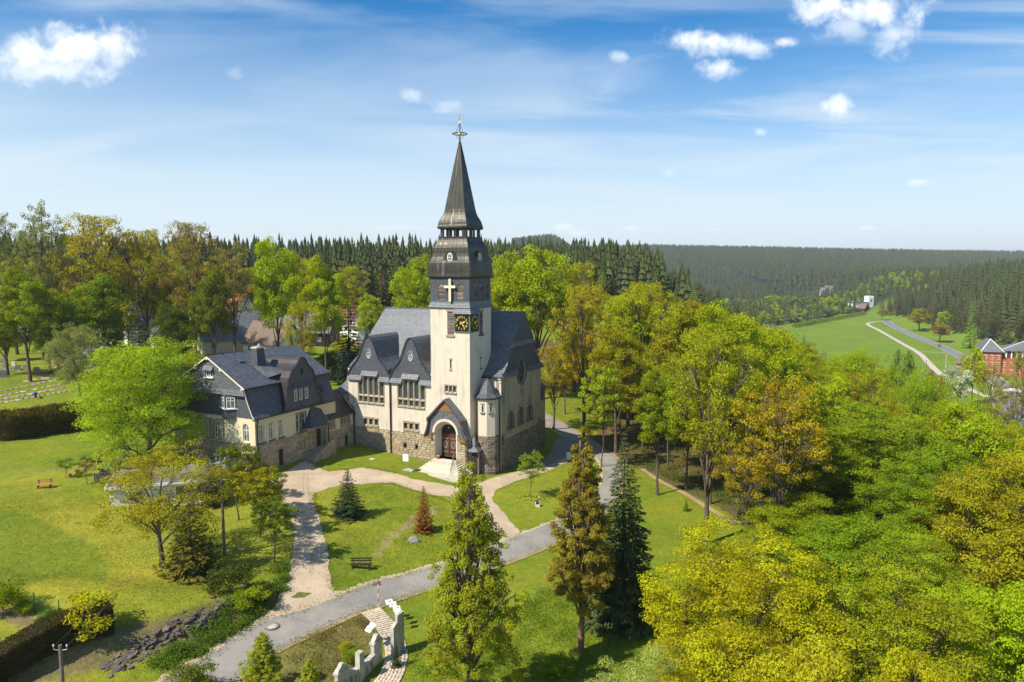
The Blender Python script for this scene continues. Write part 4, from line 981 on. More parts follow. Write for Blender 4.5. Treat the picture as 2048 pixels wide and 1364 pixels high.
# slate-hung upper gable in two flared tiers
m = MB(); up = [p for p in RPf if p[1] > 16.3]; up = [(6.8, 16.4)] + [p for p in RPf if p[1] > 16.5] + [(14.4, 16.4)]
panel(m, GW, up, (), 0, .14); m.build('slate_gable', SLATE_WALL, CH)
lowp = [(y, z) for y, z in RPf if z < 16.5]; i0 = [p for p in lowp if p[0] < 10]; i1 = [p for p in lowp if p[0] > 10]
cut = oval(10.3, 12.45, 1.7, 2.15, 24); notch = [(10.3+1.7*math.cos(PI*k/12), 12.45+2.15*math.sin(PI*k/12)) for k in range(13) ]
notch = [(12.0, 12.3)] + [q for q in notch if q[1] > 12.35] + [(8.6, 12.3)]
out = [(3.5, 12.3)] + i0[1:] + i1[:-1] + [(17.7, 12.3)] + notch
m = MB(); panel(m, GW, out, (), 0, .12); m.build('slate_gable', SLATE_WALL, CH)
m = MB()
m.hexa([GW.p(6.4, 16.35, .1), GW.p(14.8, 16.35, .1), GW.p(14.9, 16.3, .42), GW.p(6.3, 16.3, .42), GW.p(6.9, 16.95, .13), GW.p(14.3, 16.95, .13), GW.p(14.3, 16.93, .17), GW.p(6.9, 16.93, .17)]); m.cut()
for a, b in ((3.4, 8.58), (12.02, 17.8)): m.hexa([GW.p(a, 12.2, .1), GW.p(b, 12.2, .1), GW.p(b, 12.15, .5), GW.p(a, 12.15, .5), GW.p(a, 12.85, .11), GW.p(b, 12.85, .11), GW.p(b, 12.83, .16), GW.p(a, 12.83, .16)]); m.cut()
m.each('slate_skirt', SLATE, CH)
m = MB(); o1 = oval(10.3, 12.45, 1.5, 1.95, 24); o2 = oval(10.3, 12.45, 1.36, 1.8, 24)
for i in range(24): j = (i+1) % 24; m.hexa([GW.p(*o1[i], -.3), GW.p(*o1[j], -.3), GW.p(*o2[j], -.3), GW.p(*o2[i], -.3), GW.p(*o1[i], -.2), GW.p(*o1[j], -.2), GW.p(*o2[j], -.2), GW.p(*o2[i], -.2)])
for du in (-.45, .45): blk(m, GW, 10.3+du-.05, 10.3+du+.05, 10.72, 14.18, -.3, -.2)
blk(m, GW, 8.95, 11.65, 13.05, 13.12, -.29, -.21); blk(m, GW, 8.95, 11.65, 11.6, 11.67, -.29, -.21)
wn = m.build('oval_window', LEAD, CH); m = MB(); panel(m, GW, o2, (), 0, -.27); m.build('pane', LEADED, wn)
m = MB(); o1 = oval(10.3, 12.45, 1.72, 2.17, 24); o2 = oval(10.3, 12.45, 1.5, 1.95, 24)
for i in range(24): j = (i+1) % 24; m.hexa([GW.p(*o1[i], .0), GW.p(*o1[j], .0), GW.p(*o2[j], .0), GW.p(*o2[i], .0), GW.p(*o1[i], .13), GW.p(*o1[j], .13), GW.p(*o2[j], .2), GW.p(*o2[i], .2)])
m.build('window_surround', TRIM_DARK, CH)
for h in gh: window(CH, GW, h, .3, 0, pane=LEADED, name='arched_window')
for a, b, c_, d_ in gws:
    m = MB()
    for k in range(3): t = (b-a+.3)/3; blk(m, GW, a-.15+t*k+.01, a-.15+t*(k+1)-.01, c_-.3, c_, -.1, .2+.02*k, .05)
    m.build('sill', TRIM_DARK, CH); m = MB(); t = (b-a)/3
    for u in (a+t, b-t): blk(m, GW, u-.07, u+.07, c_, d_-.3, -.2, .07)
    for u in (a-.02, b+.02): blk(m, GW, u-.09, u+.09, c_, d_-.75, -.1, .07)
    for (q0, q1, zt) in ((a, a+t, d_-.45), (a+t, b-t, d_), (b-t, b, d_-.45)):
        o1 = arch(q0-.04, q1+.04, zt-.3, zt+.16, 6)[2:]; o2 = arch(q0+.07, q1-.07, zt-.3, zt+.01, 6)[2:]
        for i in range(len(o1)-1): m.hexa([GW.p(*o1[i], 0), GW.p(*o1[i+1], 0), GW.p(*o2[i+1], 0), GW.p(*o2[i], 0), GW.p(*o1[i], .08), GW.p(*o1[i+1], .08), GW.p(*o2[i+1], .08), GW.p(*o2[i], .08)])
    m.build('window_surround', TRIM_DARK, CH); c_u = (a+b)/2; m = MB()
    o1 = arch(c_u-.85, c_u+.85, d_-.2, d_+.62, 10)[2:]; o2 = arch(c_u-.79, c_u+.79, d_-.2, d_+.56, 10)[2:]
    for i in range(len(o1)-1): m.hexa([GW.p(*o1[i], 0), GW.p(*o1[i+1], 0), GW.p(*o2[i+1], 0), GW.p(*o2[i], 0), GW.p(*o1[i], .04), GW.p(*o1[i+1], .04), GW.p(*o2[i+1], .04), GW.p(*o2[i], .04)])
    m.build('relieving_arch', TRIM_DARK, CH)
for a, b, c_, d_ in lows: window(CH, GW, rect(a, b, c_, d_), .3, .05, 1, 3, frame=LEAD, name='cellar_window')
# eaves of the transept front, corner pilaster
m = MB(); m.box(-.0, gx-.4, 3.3, 3.6, 12.1, 12.3); m.build('gutter', PIPE, CH)
m = MB(); m.box(gx-.38, gx+.12, 3.25, 3.75, 12.0, 12.3); m.box(gx-.33, gx+.05, 3.4, 3.7, 11.5, 12.0); m.box(gx-.3, gx+.02, 3.5, 3.7, 4.0, 11.5); m.build('corner_pilaster', PLASTER, CH)
m = MB(); m.box(gx-.5, gx+.3, 3.1, 3.8, 12.3, 12.42); m.build('kneeler', LEAD, CH)
pipe(CH, [(gx-.55, 3.4, 12.0), (gx-.55, 3.4, 9.2)], .06)
# octagonal stair turret, its cap and the side door
tc_ = (1.5, 2.35); rt = 1.62; ro = PI/8
m = MB(); m.lathe([(rt-.02, -2.0), (rt-.02, 4.35)], (tc_[0], tc_[1], 0), 8, ro); m.build('turret_plinth', MORTAR, CH)
m = MB(); m.lathe([(rt-.04, 4.35), (rt-.04, 9.6)], (tc_[0], tc_[1], 0), 8, ro); m.build('turret_wall', PLASTER, CH)
m = MB(); m.lathe([(rt+.12, 9.45), (rt+.38, 9.62), (rt+.36, 9.75)], (tc_[0], tc_[1], 0), 8, ro); m.build('gutter', TIN, CH)
m = MB(); m.lathe([(rt+.34, 9.72), (1.45, 10.15), (.9, 11.2), (.32, 12.0), (.02, 12.25)], (tc_[0], tc_[1], 0), 8, ro); m.build('turret_roof', SLATE_WALL, CH)
for k in (6, 7):
    a = 2*PI*k/8; n_ = Vector((math.cos(a), math.sin(a), 0)); u_ = Vector((-n_.y, n_.x, 0)); r0 = (rt-.04)*math.cos(PI/8)
    f = Fr((tc_[0]+n_.x*r0, tc_[1]+n_.y*r0, 0), u_, n_); 
    window(CH, f, rect(-.2, .2, 7.7, 8.75), -.03, .045, 1, 1, frame=WHITE); m = MB(); blk(m, f, -.35, .35, 7.45, 7.7, 0, .16, .03); blk(m, f, -.3, .3, 8.75, 8.95, 0, .07, .02); m.build('sill', TRIM_DARK, CH)
turret_rows = []
for k in range(8):
    a = 2*PI*k/8; n_ = Vector((math.cos(a), math.sin(a), 0)); u_ = Vector((-n_.y, n_.x, 0)); r0 = (rt-.02)*math.cos(PI/8); s_ = (rt-.02)*math.sin(PI/8)
    if k in (5, 6, 7, 0): turret_rows += stone_rows(Fr((tc_[0]+n_.x*r0, tc_[1]+n_.y*r0, 0), u_, n_), -s_, s_, -1.6, 4.35)
m = MB(); m.box(.15, 1.35, -.15, .3, -1.5, 2.5); m.build('side_door_frame', MORTAR, CH)
m = MB(); m.box(.3, 1.2, -.2, -.14, -1.1, 2.3); m.build('side_door', WOOD_DARK, CH)
m = MB(); m.loft([[(-.1, .3, 2.45), (-.1, -.75, 2.45), (.65, -.95, 2.4), (1.6, -.75, 2.45), (1.6, .6, 2.45)], [(.0, .3, 2.85), (.2, -.4, 2.95), (.6, -.5, 3.0), (1.0, -.4, 2.95), (1.2, .6, 2.85)], [(.35, .1, 4.2), (.4, .1, 4.3), (.5, .1, 4.35), (.6, .1, 4.3), (.7, .2, 4.2)]], False); m.poly([(-.1, .3, 2.45), (-.1, -.75, 2.45), (.65, -.95, 2.4), (1.6, -.75, 2.45), (1.6, .6, 2.45)]); m.build('side_door_hood', SLATE, CH)
pipe(CH, [(gx-.05, 3.3, 9.4), (gx-.02, 2.9, 9.0), (gx+.08, 2.9, 8.8), (gx+.08, 2.9, -1.4)], .08)
# far turret on the right and lean-to at the left
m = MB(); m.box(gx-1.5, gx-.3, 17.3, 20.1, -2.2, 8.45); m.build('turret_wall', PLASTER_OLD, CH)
f = Fr((gx-.3, 0, 0), (0, 1, 0), (1, 0, 0)); m = MB(); blk(m, f, 17.7, 19.5, 6.6, 6.85, 0, .15, .03); m.build('sill', TRIM_DARK, CH)
for u in (17.9, 18.7): window(CH, f, rect(u, u+.5, 6.85, 8.1), -.03, .05, 1, 2, frame=TRIM_DARK)
m = MB(); m.loft([[(gx-1.9, 17.0, 8.4), (gx+.1, 17.0, 8.4), (gx+.1, 20.5, 8.4), (gx-1.9, 20.5, 8.4)], [(gx-1.7, 17.0, 10.3), (gx-1.3, 17.0, 10.3), (gx-1.3, 17.7, 10.2), (gx-1.7, 17.7, 10.2)]]); m.poly([(gx-1.9, 17.0, 8.4), (gx+.1, 17.0, 8.4), (gx+.1, 20.5, 8.4), (gx-1.9, 20.5, 8.4)]); m.build('turret_roof', SLATE_WALL, CH)
m = MB(); m.box(-23.9, -21.52, 1.3, 4.5, -.5, 8.6); m.build('stair_wall', PLASTER, CH)
m = MB(); m.hexa([(-24.4, .9, 8.55), (-21.5, .9, 8.55), (-21.5, .9, 8.7), (-24.4, .9, 8.7), (-24.4, 4.6, 8.6), (-21.5, 4.6, 8.6), (-21.5, 3.6, 11.2), (-23.0, 3.6, 11.2)]); m.build('lean_to_roof', SLATE, CH)
pipe(CH, [(-21.9, 1.1, 8.5), (-21.9, .95, 7.6), (-20.9, .45, 6.9), (-20.5, .42, 6.6), (-20.5, .42, 3.9)], .08)
# plinth stones: front, tower, porch, turret; and the gable side
rows = stone_rows(AW, -21.5, -6.3, .1, 3.8, [(a-.05, b+.05, c_-.05, d_+.05) for a, b, c_, d_ in bw])
rows += stone_rows(PB, P0, -5.1, -.9, 4.1) + stone_rows(PB, -1.55, P1, -1.0, 3.7) + stone_rows(Fr((P1, -1, 0), (0, 1, 0), (1, 0, 0)), 0, 1.0, -1.0, 3.9)
rows += stone_rows(XR, 0, 1.2, -1.0, 4.2) + stone_rows(XR, 1.2, 2.6, 2.5, 3.9)
rows += stone_rows(XA, -6.3, P0, -.6, 4.0)
rg = stone_rows(GW, 3.65, 17.6, -1.7, 3.2, [(a-.1, b+.1, c_-.1, d_+.1) for a, b, c_, d_ in lows]) + stone_rows(f, 17.3, 20.1, -1.9, 3.2) + turret_rows
rg += [(GW, u, z, w_, h_) for _, u, z, w_, h_ in stone_rows(GW, 3.65, 4.5, 3.2, 4.2) + stone_rows(GW, 16.2, 17.6, 3.2, 4.0)]
lay_stones(CH, rows, 160); lay_stones(CH, rg, 140, True)
# ------------------------------------------------ the parsonage left of the church
HO = (-21.0, -18.7, 0.0); q0 = W(21.0, -18.7)
HS = empty('parsonage', (q0.x, q0.y, 0), -TH, off=HO, label='parsonage with dark mansard slate roof, curved gable and yellow walls left of the church', cat='house')
HG = Fr((0, -18.7, 0), (1, 0, 0), (0, -1, 0)); HL = Fr((-20.9, 0, 0), (0, 1, 0), (1, 0, 0)); HE = -3.2; CX = -28.4
# gambrel outline across the house (x, z), right half then mirrored
hp = [(-20.65, 8.4), (-20.95, 8.75), (-21.5, 9.9), (-22.0, 11.2), (-22.35, 12.2)]; ue = (-22.0, 12.32); ridge = (CX, 16.15)
mir = lambda p: (2*CX - p[0], p[1])
# walls with real openings
tri = [(-29.45, -28.95, 5.3, 7.65), (-28.25, -27.35, 5.3, 7.65), (-26.95, -26.4, 5.3, 7.65)]
ga = arch(-23.05, -22.0, 5.25, 7.65, 10)
mb = MB(); panel(mb, HG, rect(-35.8, -20.9, 4.9, 8.45), [rect(*t) for t in tri] + [ga], .3)
al = [arch(a, a+.78, 5.2, 7.62, 10) for a in (-18.02, -16.32, -14.63)]; dw = [rect(-11.3, -10.68, 5.08, 7.65), rect(-10.1, -9.52, 5.08, 7.65)]
dr = arch(-7.5, -6.45, 2.3, 4.95, 10, .6)
panel(mb, HL, rect(-18.7, HE, 4.9, 8.45), al + dw + [arch(-7.5, -6.45, 4.9, 4.95, 2, .01)], .28)
mb.poly([(-35.8,-18.7,2),(-35.8,-18.7,8.4),(-35.8,HE,8.4),(-35.8,HE,2)]); mb.poly([(-20.9,HE,2),(-20.9,HE,8.4),(-35.8,HE,8.4),(-35.8,HE,2)])
mb.build('wall', PLASTER_YEL, HS)
gb = [(-29.05, -28.3, 2.65, 3.55), (-27.75, -27.0, 2.65, 3.55)]; cds = [(-14.72, -13.95, 1.3, 3.55), (-10.88, -10.66, 2.8, 3.55), (-10.15, -9.85, 2.7, 3.55)]
mb = MB(); panel(mb, HG, rect(-35.8, -20.9, 0, 4.9), [rect(*t) for t in gb], .3); panel(mb, HL, rect(-18.7, HE, 0, 4.9), [rect(*t) for t in cds] + [arch(-7.5, -6.45, 2.3, 4.88, 10, .6)], .28); mb.build('plinth_wall', MORTAR, HS)
mb = MB()
for g_, z0_ in ((0, 0),):
    out = [(-35.95, 8.4)] + [(-20.85, 8.4)] + hp[1:] + [(CX, 15.95)] + [mir(p) for p in hp[::-1]]
    out = [(-20.85, 8.4)] + [(x-.12, z) for x, z in hp[1:]] + [(CX, 16.0)] + [(x+.12, z) for x, z in [mir(p) for p in hp[1:]][::-1]] + [(-35.95, 8.4)]
    panel(mb, HG, out, [rect(-29.0, -27.75, 13.35, 14.4)], .2, .05)
    mb.cut(); panel(mb, Fr((0, HE, 0), (1, 0, 0), (0, 1, 0)), out, (), 0, .05); mb.cut()
mb.each('slate_gable', SLATE_WALL, HS)
m = MB(); up = [(-22.2, 11.35), (-22.35, 12.2), (CX, 16.0), mir((-22.35, 12.2)), mir((-22.2, 11.35))]
panel(m, HG, up, [rect(-29.0, -27.75, 13.35, 14.4)], .3, .28); m.hexa([HG.p(-22.1, 11.3, 0), HG.p(mir((-22.1, 0))[0], 11.3, 0), HG.p(mir((-22.1, 0))[0], 11.3, .5), HG.p(-22.1, 11.3, .5), HG.p(-22.25, 11.95, .28), HG.p(mir((-22.25, 0))[0], 11.95, .28), HG.p(mir((-22.25, 0))[0], 11.9, .3), HG.p(-22.25, 11.9, .3)]); m.build('slate_skirt', SLATE, HS)
# roof: two upper slopes, mansard slopes
y0, y1 = -19.25, HE+.35
for sgn, nm in ((0, 'r'), (1, 'l')):
    f_ = (lambda p: p) if sgn == 0 else mir
    m = MB(); a, b = f_(ue), ridge; m.poly([(a[0], y0, a[1]), (a[0], y1, a[1]), (b[0], y1, b[1]), (b[0], y0, b[1])]); m.poly([(a[0], y0, a[1]-.16), (a[0], y1, a[1]-.16), (b[0], y1, b[1]-.16), (b[0], y0, b[1]-.16)])
    for (p_, q_) in ((y0, y0), (y1, y1)): m.poly([(a[0], p_, a[1]), (b[0], p_, b[1]), (b[0], p_, b[1]-.16), (a[0], p_, a[1]-.16)])
    m.poly([(a[0], y0, a[1]), (a[0], y1, a[1]), (a[0], y1, a[1]-.16), (a[0], y0, a[1]-.16)]); m.build('roof', SLATE_DIAG, HS)
    m = MB(); P_ = [f_(p) for p in hp]
    for i in range(len(P_)-1): m.poly([(P_[i][0], -18.95, P_[i][1]), (P_[i][0], HE+.1, P_[i][1]), (P_[i+1][0], HE+.1, P_[i+1][1]), (P_[i+1][0], -18.95, P_[i+1][1])])
    m.poly([(P_[0][0], -18.95, P_[0][1]), (P_[0][0], HE+.1, P_[0][1]), (f_((-21.3, 0))[0], HE+.1, P_[0][1]-.05), (f_((-21.3, 0))[0], -18.95, P_[0][1]-.05)])
    m.build('mansard_roof', SLATE_DIAG, HS, smooth=False)
    m = MB(); m.tube([(f_(ue)[0] + (.08 if sgn == 0 else -.08), y0, 12.22), (f_(ue)[0] + (.08 if sgn == 0 else -.08), y1, 12.22)], .09, 7); m.cut(); m.tube([(f_((-20.56, 0))[0], -19.0, 8.36), (f_((-20.56, 0))[0], HE, 8.36)], .1, 7); m.cut(); m.each('gutter', TIN, HS)
m = MB()
for f_ in ((lambda p: p), mir): a, b = f_((-21.95, 12.2)), (CX, 16.03); m.beam((a[0], -19.27, a[1]), (b[0], -19.27, b[1]), .07, .16); m.cut()
m.each('bargeboard', CREAM, HS)
m = MB()
for x_, z_ in ((-22.4, 12.3), (-26.1, 14.55), (CX, 15.9), (-30.7, 14.55)): m.box(x_-.12, x_+.12, -19.3, -18.7, z_-.22, z_-.02); m.cut()
m.each('purlin_end', CREAM, HS)
m = MB(); pts = [HG.p(x-.05, z, .28) for x, z in hp]; m.tube(pts, .06, 5); m.build('verge_strip', CREAM, HS)
# attic and bay windows, ground floor
def hw(fr, h, **k): return window(HS, fr, h, **k)
for a, b in ((-29.0, -28.45), (-28.3, -27.75)): hw(HG, rect(a, b, 13.4, 14.35), depth=-.15, bar=.09, cols=1, rows=2)
m = MB(); blk(m, HG, -29.2, -27.55, 13.25, 13.36, .2, .5); m.build('sill', WHITE, HS)
m = MB(); m.hexa([HG.p(-29.25, 14.35, .28), HG.p(-27.5, 14.35, .28), HG.p(-27.5, 14.3, .7), HG.p(-29.25, 14.3, .7), HG.p(-29.2, 14.9, .28), HG.p(-27.55, 14.9, .28), HG.p(-27.55, 14.88, .34), HG.p(-29.2, 14.88, .34)]); m.build('window_hood', SLATE, HS)
for t in tri: hw(HG, rect(*t), depth=.2, bar=.11, cols=1 if t[1]-t[0] < .7 else 2, rows=1, transom=[.66], pane=CURTAIN)
surround(HS, HG, -29.5, -26.35, 5.3, 7.65, TRIM, [(-28.95, -28.25), (-27.35, -26.95)], .06, .22, .3)
hw(HG, ga, depth=.2, bar=.11, cols=2, transom=[.64], pane=CURTAIN); m = MB(); blk(m, HG, -23.2, -21.85, 4.98, 5.25, -.1, .14, .04); m.build('sill', TRIM, HS)
for t in gb: hw(HG, rect(*t), depth=.2, bar=.10, cols=2, rows=2); m = MB(); blk(m, HG, t[0]-.1, t[1]+.1, 2.45, 2.66, -.1, .14, .03); m.build('sill', TRIM, HS)
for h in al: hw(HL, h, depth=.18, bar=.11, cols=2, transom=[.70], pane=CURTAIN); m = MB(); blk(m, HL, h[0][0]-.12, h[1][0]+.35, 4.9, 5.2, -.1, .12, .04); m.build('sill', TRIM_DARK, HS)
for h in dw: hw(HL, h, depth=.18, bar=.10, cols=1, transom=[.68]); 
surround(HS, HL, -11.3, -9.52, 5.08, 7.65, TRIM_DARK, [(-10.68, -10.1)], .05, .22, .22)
for t, p_ in zip(cds, (WOOD_DARK, CURTAIN, CURTAIN)): hw(HL, rect(*t), depth=.2, bar=0 if p_ is WOOD_DARK else .05, cols=1, rows=1, pane=p_, name='cellar_door' if p_ is WOOD_DARK else 'window')
for t in cds: m = MB(); blk(m, HL, t[0]-.1, t[1]+.1, t[3], t[3]+.2, -.1, .1, .02); m.build('lintel', TRIM, HS)
# bay window with a canted front
m = MB(); by = [(-26.85, -18.72), (-25.05, -19.55), (-23.85, -18.72)]
def bay(mb, z0, z1, k0=1.0, k1=1.0):
    c_ = (-25.2, -18.7); f_ = lambda k: [(c_[0]+(x-c_[0])*k, c_[1]+(y-c_[1])*k) for x, y in by]
    mb.loft([[(x, y, z0) for x, y in f_(k0)], [(x, y, z1) for x, y in f_(k1)]], False)
bay(m, 8.15, 9.45, .85, 1.0); bay(m, 9.45, 9.5, 1.0, .9); bay(m, 10.95, 11.4); m.poly([(x, y, 8.16) for x, y in by]); m.build('bay_wall', SLATE_WALL, HS)
m = MB(); m.hexa([(x, y, z) for z in (9.45, 9.56) for x, y in [(-27.05, -18.7), (-25.05, -19.78), (-23.7, -18.7), (-25.0, -18.7)]]); m.build('sill', WHITE, HS)
pa_, pb_, pc_ = [Vector((x, y, 0)) for x, y in by]
for p_, q_, cs in ((pa_, pb_, ((.45, .93),)), (pb_, pc_, ((.1, .85),))):
    d_ = (q_-p_); L = d_.length; n_ = Vector((d_.y, -d_.x, 0)).normalized(); f = Fr(p_, d_, n_)
    for a, b in cs: hw(f, rect(a*L, b*L, 9.56, 11.0), depth=.0, bar=.09, cols=2, transom=[.7], pane=CURTAIN)
m = MB(); m.tube([(*by[1], 9.5), (*by[1], 11.1)], .09, 6); m.cut(); m.tube([(-26.6, -18.85, 9.5), (-26.6, -18.85, 11.1)], .09, 6); m.cut(); m.each('bay_post', SLATE_WALL, HS)
# bell-shaped dormer gable on the long side
dg = [(-13.9, 8.5), (-13.4, 9.8), (-13.05, 11.4), (-12.72, 12.9), (-12.25, 13.75), (-11.5, 14.3), (-11.15, 14.6), (-10.85, 15.1), (-10.5, 15.4), (-10.1, 15.5), (-9.7, 15.4), (-9.35, 15.1), (-9.05, 14.5), (-8.7, 14.1), (-8.05, 13.55), (-7.7, 12.8), (-7.5, 11.8), (-7.15, 10.6), (-6.6, 9.5), (-6.15, 8.5)]
dwn = [(-11.72, -11.1), (-10.75, -10.12), (-9.66, -8.95)]
m = MB(); panel(m, HL, dg, [rect(a, b, 9.55, 11.4) for a, b in dwn] + [oval(-10.15, 13.48, .33, .45)], .2, .15); m.build('slate_gable', SLATE_WALL, HS)
for a, b in dwn: hw(HL, rect(a, b, 9.55, 11.4), depth=-.05, bar=.09, cols=1, transom=[.7], d=0, pane=CURTAIN)
m = MB(); panel(m, HL, oval(-10.15, 13.48, .33, .45), (), 0, .02); m.build('oval_window', GLASS, HS)
m = MB(); m.hexa([HL.p(-12.1, 11.4, .15), HL.p(-8.4, 11.4, .15), HL.p(-8.4, 11.35, .55), HL.p(-12.1, 11.35, .55), HL.p(-12.0, 12.0, .15), HL.p(-8.5, 12.0, .15), HL.p(-8.5, 11.98, .2), HL.p(-12.0, 11.98, .2)]); m.build('window_hood', SLATE_WALL, HS)
m = MB(); F0 = [HL.p(u, z, .3) for u, z in dg]; F1 = [HL.p(u, z, -5.6 if z > 11 else -2.5) for u, z in dg]
for i in range(len(F0)-1): m.poly([F0[i], F0[i+1], F1[i+1], F1[i]])
m.build('dormer_roof', TIN, HS, smooth=True)
m = MB()
for i in range(len(dg)-1):
    a, b = Vector(dg[i]), Vector(dg[i+1]); c0 = Vector((-10.1, 11.5)); ai = a + (c0-a).normalized()*.18; bi = b + (c0-b).normalized()*.18
    m.hexa([HL.p(*ai, .15), HL.p(*bi, .15), HL.p(*b, .15), HL.p(*a, .15), HL.p(*ai, .24), HL.p(*bi, .24), HL.p(*b, .32), HL.p(*a, .32)])
m.build('verge_strip', TIN, HS)
m = MB(); m.poly([(-22.2, -14.6, 12.36), (-22.2, -11.6, 12.36), (-24.9, -11.0, 14.2), (-25.6, -14.6, 14.75)]); m.poly([(-25.8, -14.7, 14.75), (-25.4, -11.2, 14.6), (-22.2, -12.6, 13.4), (-22.9, -14.3, 13.0)]); m.build('saddle_flashing', LEAD, HS)
f = Fr((-21.75, 0, 0), (0, 1, 0), Vector((1, 0, .28))); m = MB(); m.hexa([(-21.62+dx, y, z) for dx, z in ((0, 9.9), (-.42, 11.0)) for y in (-5.6, -4.9)][:0] or [(-21.45, -5.6, 9.8), (-21.45, -4.95, 9.8), (-21.85, -4.95, 10.9), (-21.85, -5.6, 10.9), (-21.35, -5.6, 9.85), (-21.35, -4.95, 9.85), (-21.75, -4.95, 10.95), (-21.75, -5.6, 10.95)]); sk = m.build('skylight', LEAD, HS)
m = MB(); m.poly([(-21.35, -5.52, 9.93), (-21.35, -5.03, 9.93), (-21.72, -5.03, 10.87), (-21.72, -5.52, 10.87)]); m.build('pane', GLASS, sk, off=Vector(HO)-Vector((.02, 0, .012)))
# chimney and roof fittings
m = MB(); m.hexa([(-26.3, -14.0, 13.5), (-24.9, -14.0, 13.5), (-24.9, -12.3, 13.5), (-26.3, -12.3, 13.5), (-26.1, -13.9, 16.75), (-25.1, -13.9, 16.75), (-25.1, -12.6, 16.75), (-26.1, -12.6, 16.75)]); ch = m.build('chimney', SLATE_WALL, HS)
m = MB(); m.box(-26.2, -25.0, -14.0, -12.5, 16.75, 16.87); m.box(-26.0, -25.2, -13.8, -12.7, 16.87, 17.0); m.lathe([(.2, 17.0), (.18, 17.3)], (-25.6, -12.95, 0), 8); m.build('chimney_cap', GRANITE, ch)
m = MB(); m.obox((-26.6, -15.3, 15.28), .33, .42, .06, 0, 0, R(31)); m.build('roof_hatch', LEAD, HS)
m = MB()
for k in range(9): m.tube([(CX+.3, -18.6+k*1.75, 16.0), (CX+.5, -18.6+k*1.75, 16.2)], .035, 4)
m.build('snow_hook', BLACKM, HS)['kind'] = 'stuff'
pipe(HS, [(-20.5, -18.6, 8.3), (-20.62, -18.45, 7.9), (-20.78, -18.42, 7.6), (-20.78, -18.42, 1.2)], .09)
# entrance and low wing up to the church
WX = -20.5; HW = Fr((WX, 0, 0), (0, 1, 0), (1, 0, 0)); we = .55
ww = [(-5.05, -4.62, 4.45, 5.4), (-4.32, -3.9, 4.45, 5.4), (-2.6, -2.05, 4.4, 5.5), (-1.75, -1.25, 4.4, 5.5), (-1.0, -.5, 4.4, 5.5)]
m = MB(); panel(m, HW, rect(-5.45, we, 3.95, 6.1), [rect(*t) for t in ww], .25); m.poly([(WX, -5.45, 1), (WX, -5.45, 6.1), (-23, -5.45, 6.1), (-23, -5.45, 1)]); m.build('wall', PLASTER_YEL, HS)
m = MB(); panel(m, HW, rect(-5.45, we, .2, 3.95), [rect(-1.7, -1.05, 1.0, 2.75)], .25); m.build('plinth_wall', MORTAR, HS)
for t in ww: hw(HW, rect(*t), depth=.2, bar=.06, cols=1, rows=1)
surround(HS, HW, -5.05, -3.9, 4.45, 5.4, TRIM, [(-4.62, -4.32)], .05, .22, .24); surround(HS, HW, -2.6, -.5, 4.4, 5.5, TRIM, [(-2.05, -1.75), (-1.25, -1.0)], .05, .25, .24)
hw(HW, rect(-1.7, -1.05, 1.0, 2.75), depth=.2, bar=0, pane=WOOD_DARK, name='cellar_door')
m = MB(); L_ = [[(x, y, z) for y in (-6.3, we-.1)] for x, z in ((-20.15, 5.95), (-20.9, 6.5), (-22.0, 7.6), (-23.4, 9.2))]; m.loft(L_, False); m.poly([(-20.15, -6.3, 5.95), (-20.9, -6.3, 6.5), (-22, -6.3, 7.6), (-23.4, -6.3, 9.2), (-23.4, -6.3, 5.9)]); m.poly([(-20.15, -6.3, 5.95), (-20.15, we-.1, 5.95), (-20.6, we-.1, 5.9), (-20.6, -6.3, 5.9)]); m.build('wing_roof', TIN, HS)
m = MB()
for y in (-4.6, -2.9, -1.2): m.tube([(x, y, z+.02) for x, z in ((-20.15, 5.95), (-20.9, 6.5), (-22.0, 7.6), (-23.2, 9.0))], .03, 4)
m.build('standing_seam', LEAD, HS)['kind'] = 'stuff'
m = MB(); m.tube([(-20.05, -6.2, 5.88), (-20.05, we-.2, 5.88)], .09, 7); m.build('gutter', TIN, HS)
pipe(HS, [(-20.1, we-.25, 5.8), (-20.3, we-.25, 5.4), (-20.35, we-.25, .6)], .1); pipe(HS, [(-20.1, -6.6, 5.7), (-20.2, -5.6, 5.4), (-20.32, -5.5, 5.2), (-20.35, -5.5, 1.2)], .07)
m = MB(); m.loft([[(-20.9, -8.35, 8.3), (-20.9, -6.3, 7.6)], [(-20.2, -9.3, 6.9), (-20.2, -6.5, 6.9)], [(-19.3, -10.1, 5.55), (-18.9, -7.6, 5.6)]], False); m.poly([(-18.9, -7.6, 5.6), (-20.2, -6.5, 6.9), (-20.4, -5.5, 6.3), (-19.6, -6.4, 5.55)]); m.poly([(-19.3, -10.1, 5.55), (-18.9, -7.6, 5.6), (-19.6, -6.4, 5.55), (-20.9, -6.3, 5.5), (-20.9, -10.1, 5.5)]); m.poly([(-20.9, -10.1, 5.5), (-19.3, -10.1, 5.55), (-20.2, -9.3, 6.9), (-20.9, -8.35, 8.3)]); m.build('porch_hood', SLATE_WALL, HS)
hw(HL, arch(-7.5, -6.45, 2.3, 4.88, 10, .6), depth=.22, bar=.10, cols=2, rows=2, pane=WOOD_BROWN, frame=WOOD_DARK, name='entrance_door')
m = MB()
for a, b in ((-7.75, -7.5), (-6.45, -6.2)): blk(m, HL, a, b, 2.3, 4.6, -.1, .08, .02); m.cut()
m.each('door_jamb', TRIM, HS)
m = MB(); m.box(-20.9, -19.35, -8.4, -5.5, .6, 2.3); m.build('landing', TRIM, HS)
for i in range(6):
    z = 2.14-.16*i; m = MB(); m.box(-20.9, -19.2+.06*i, -8.4-.34*(i+1), -8.4-.34*i+.02, .6, z); m.build('step', TRIM, HS)
m = MB()
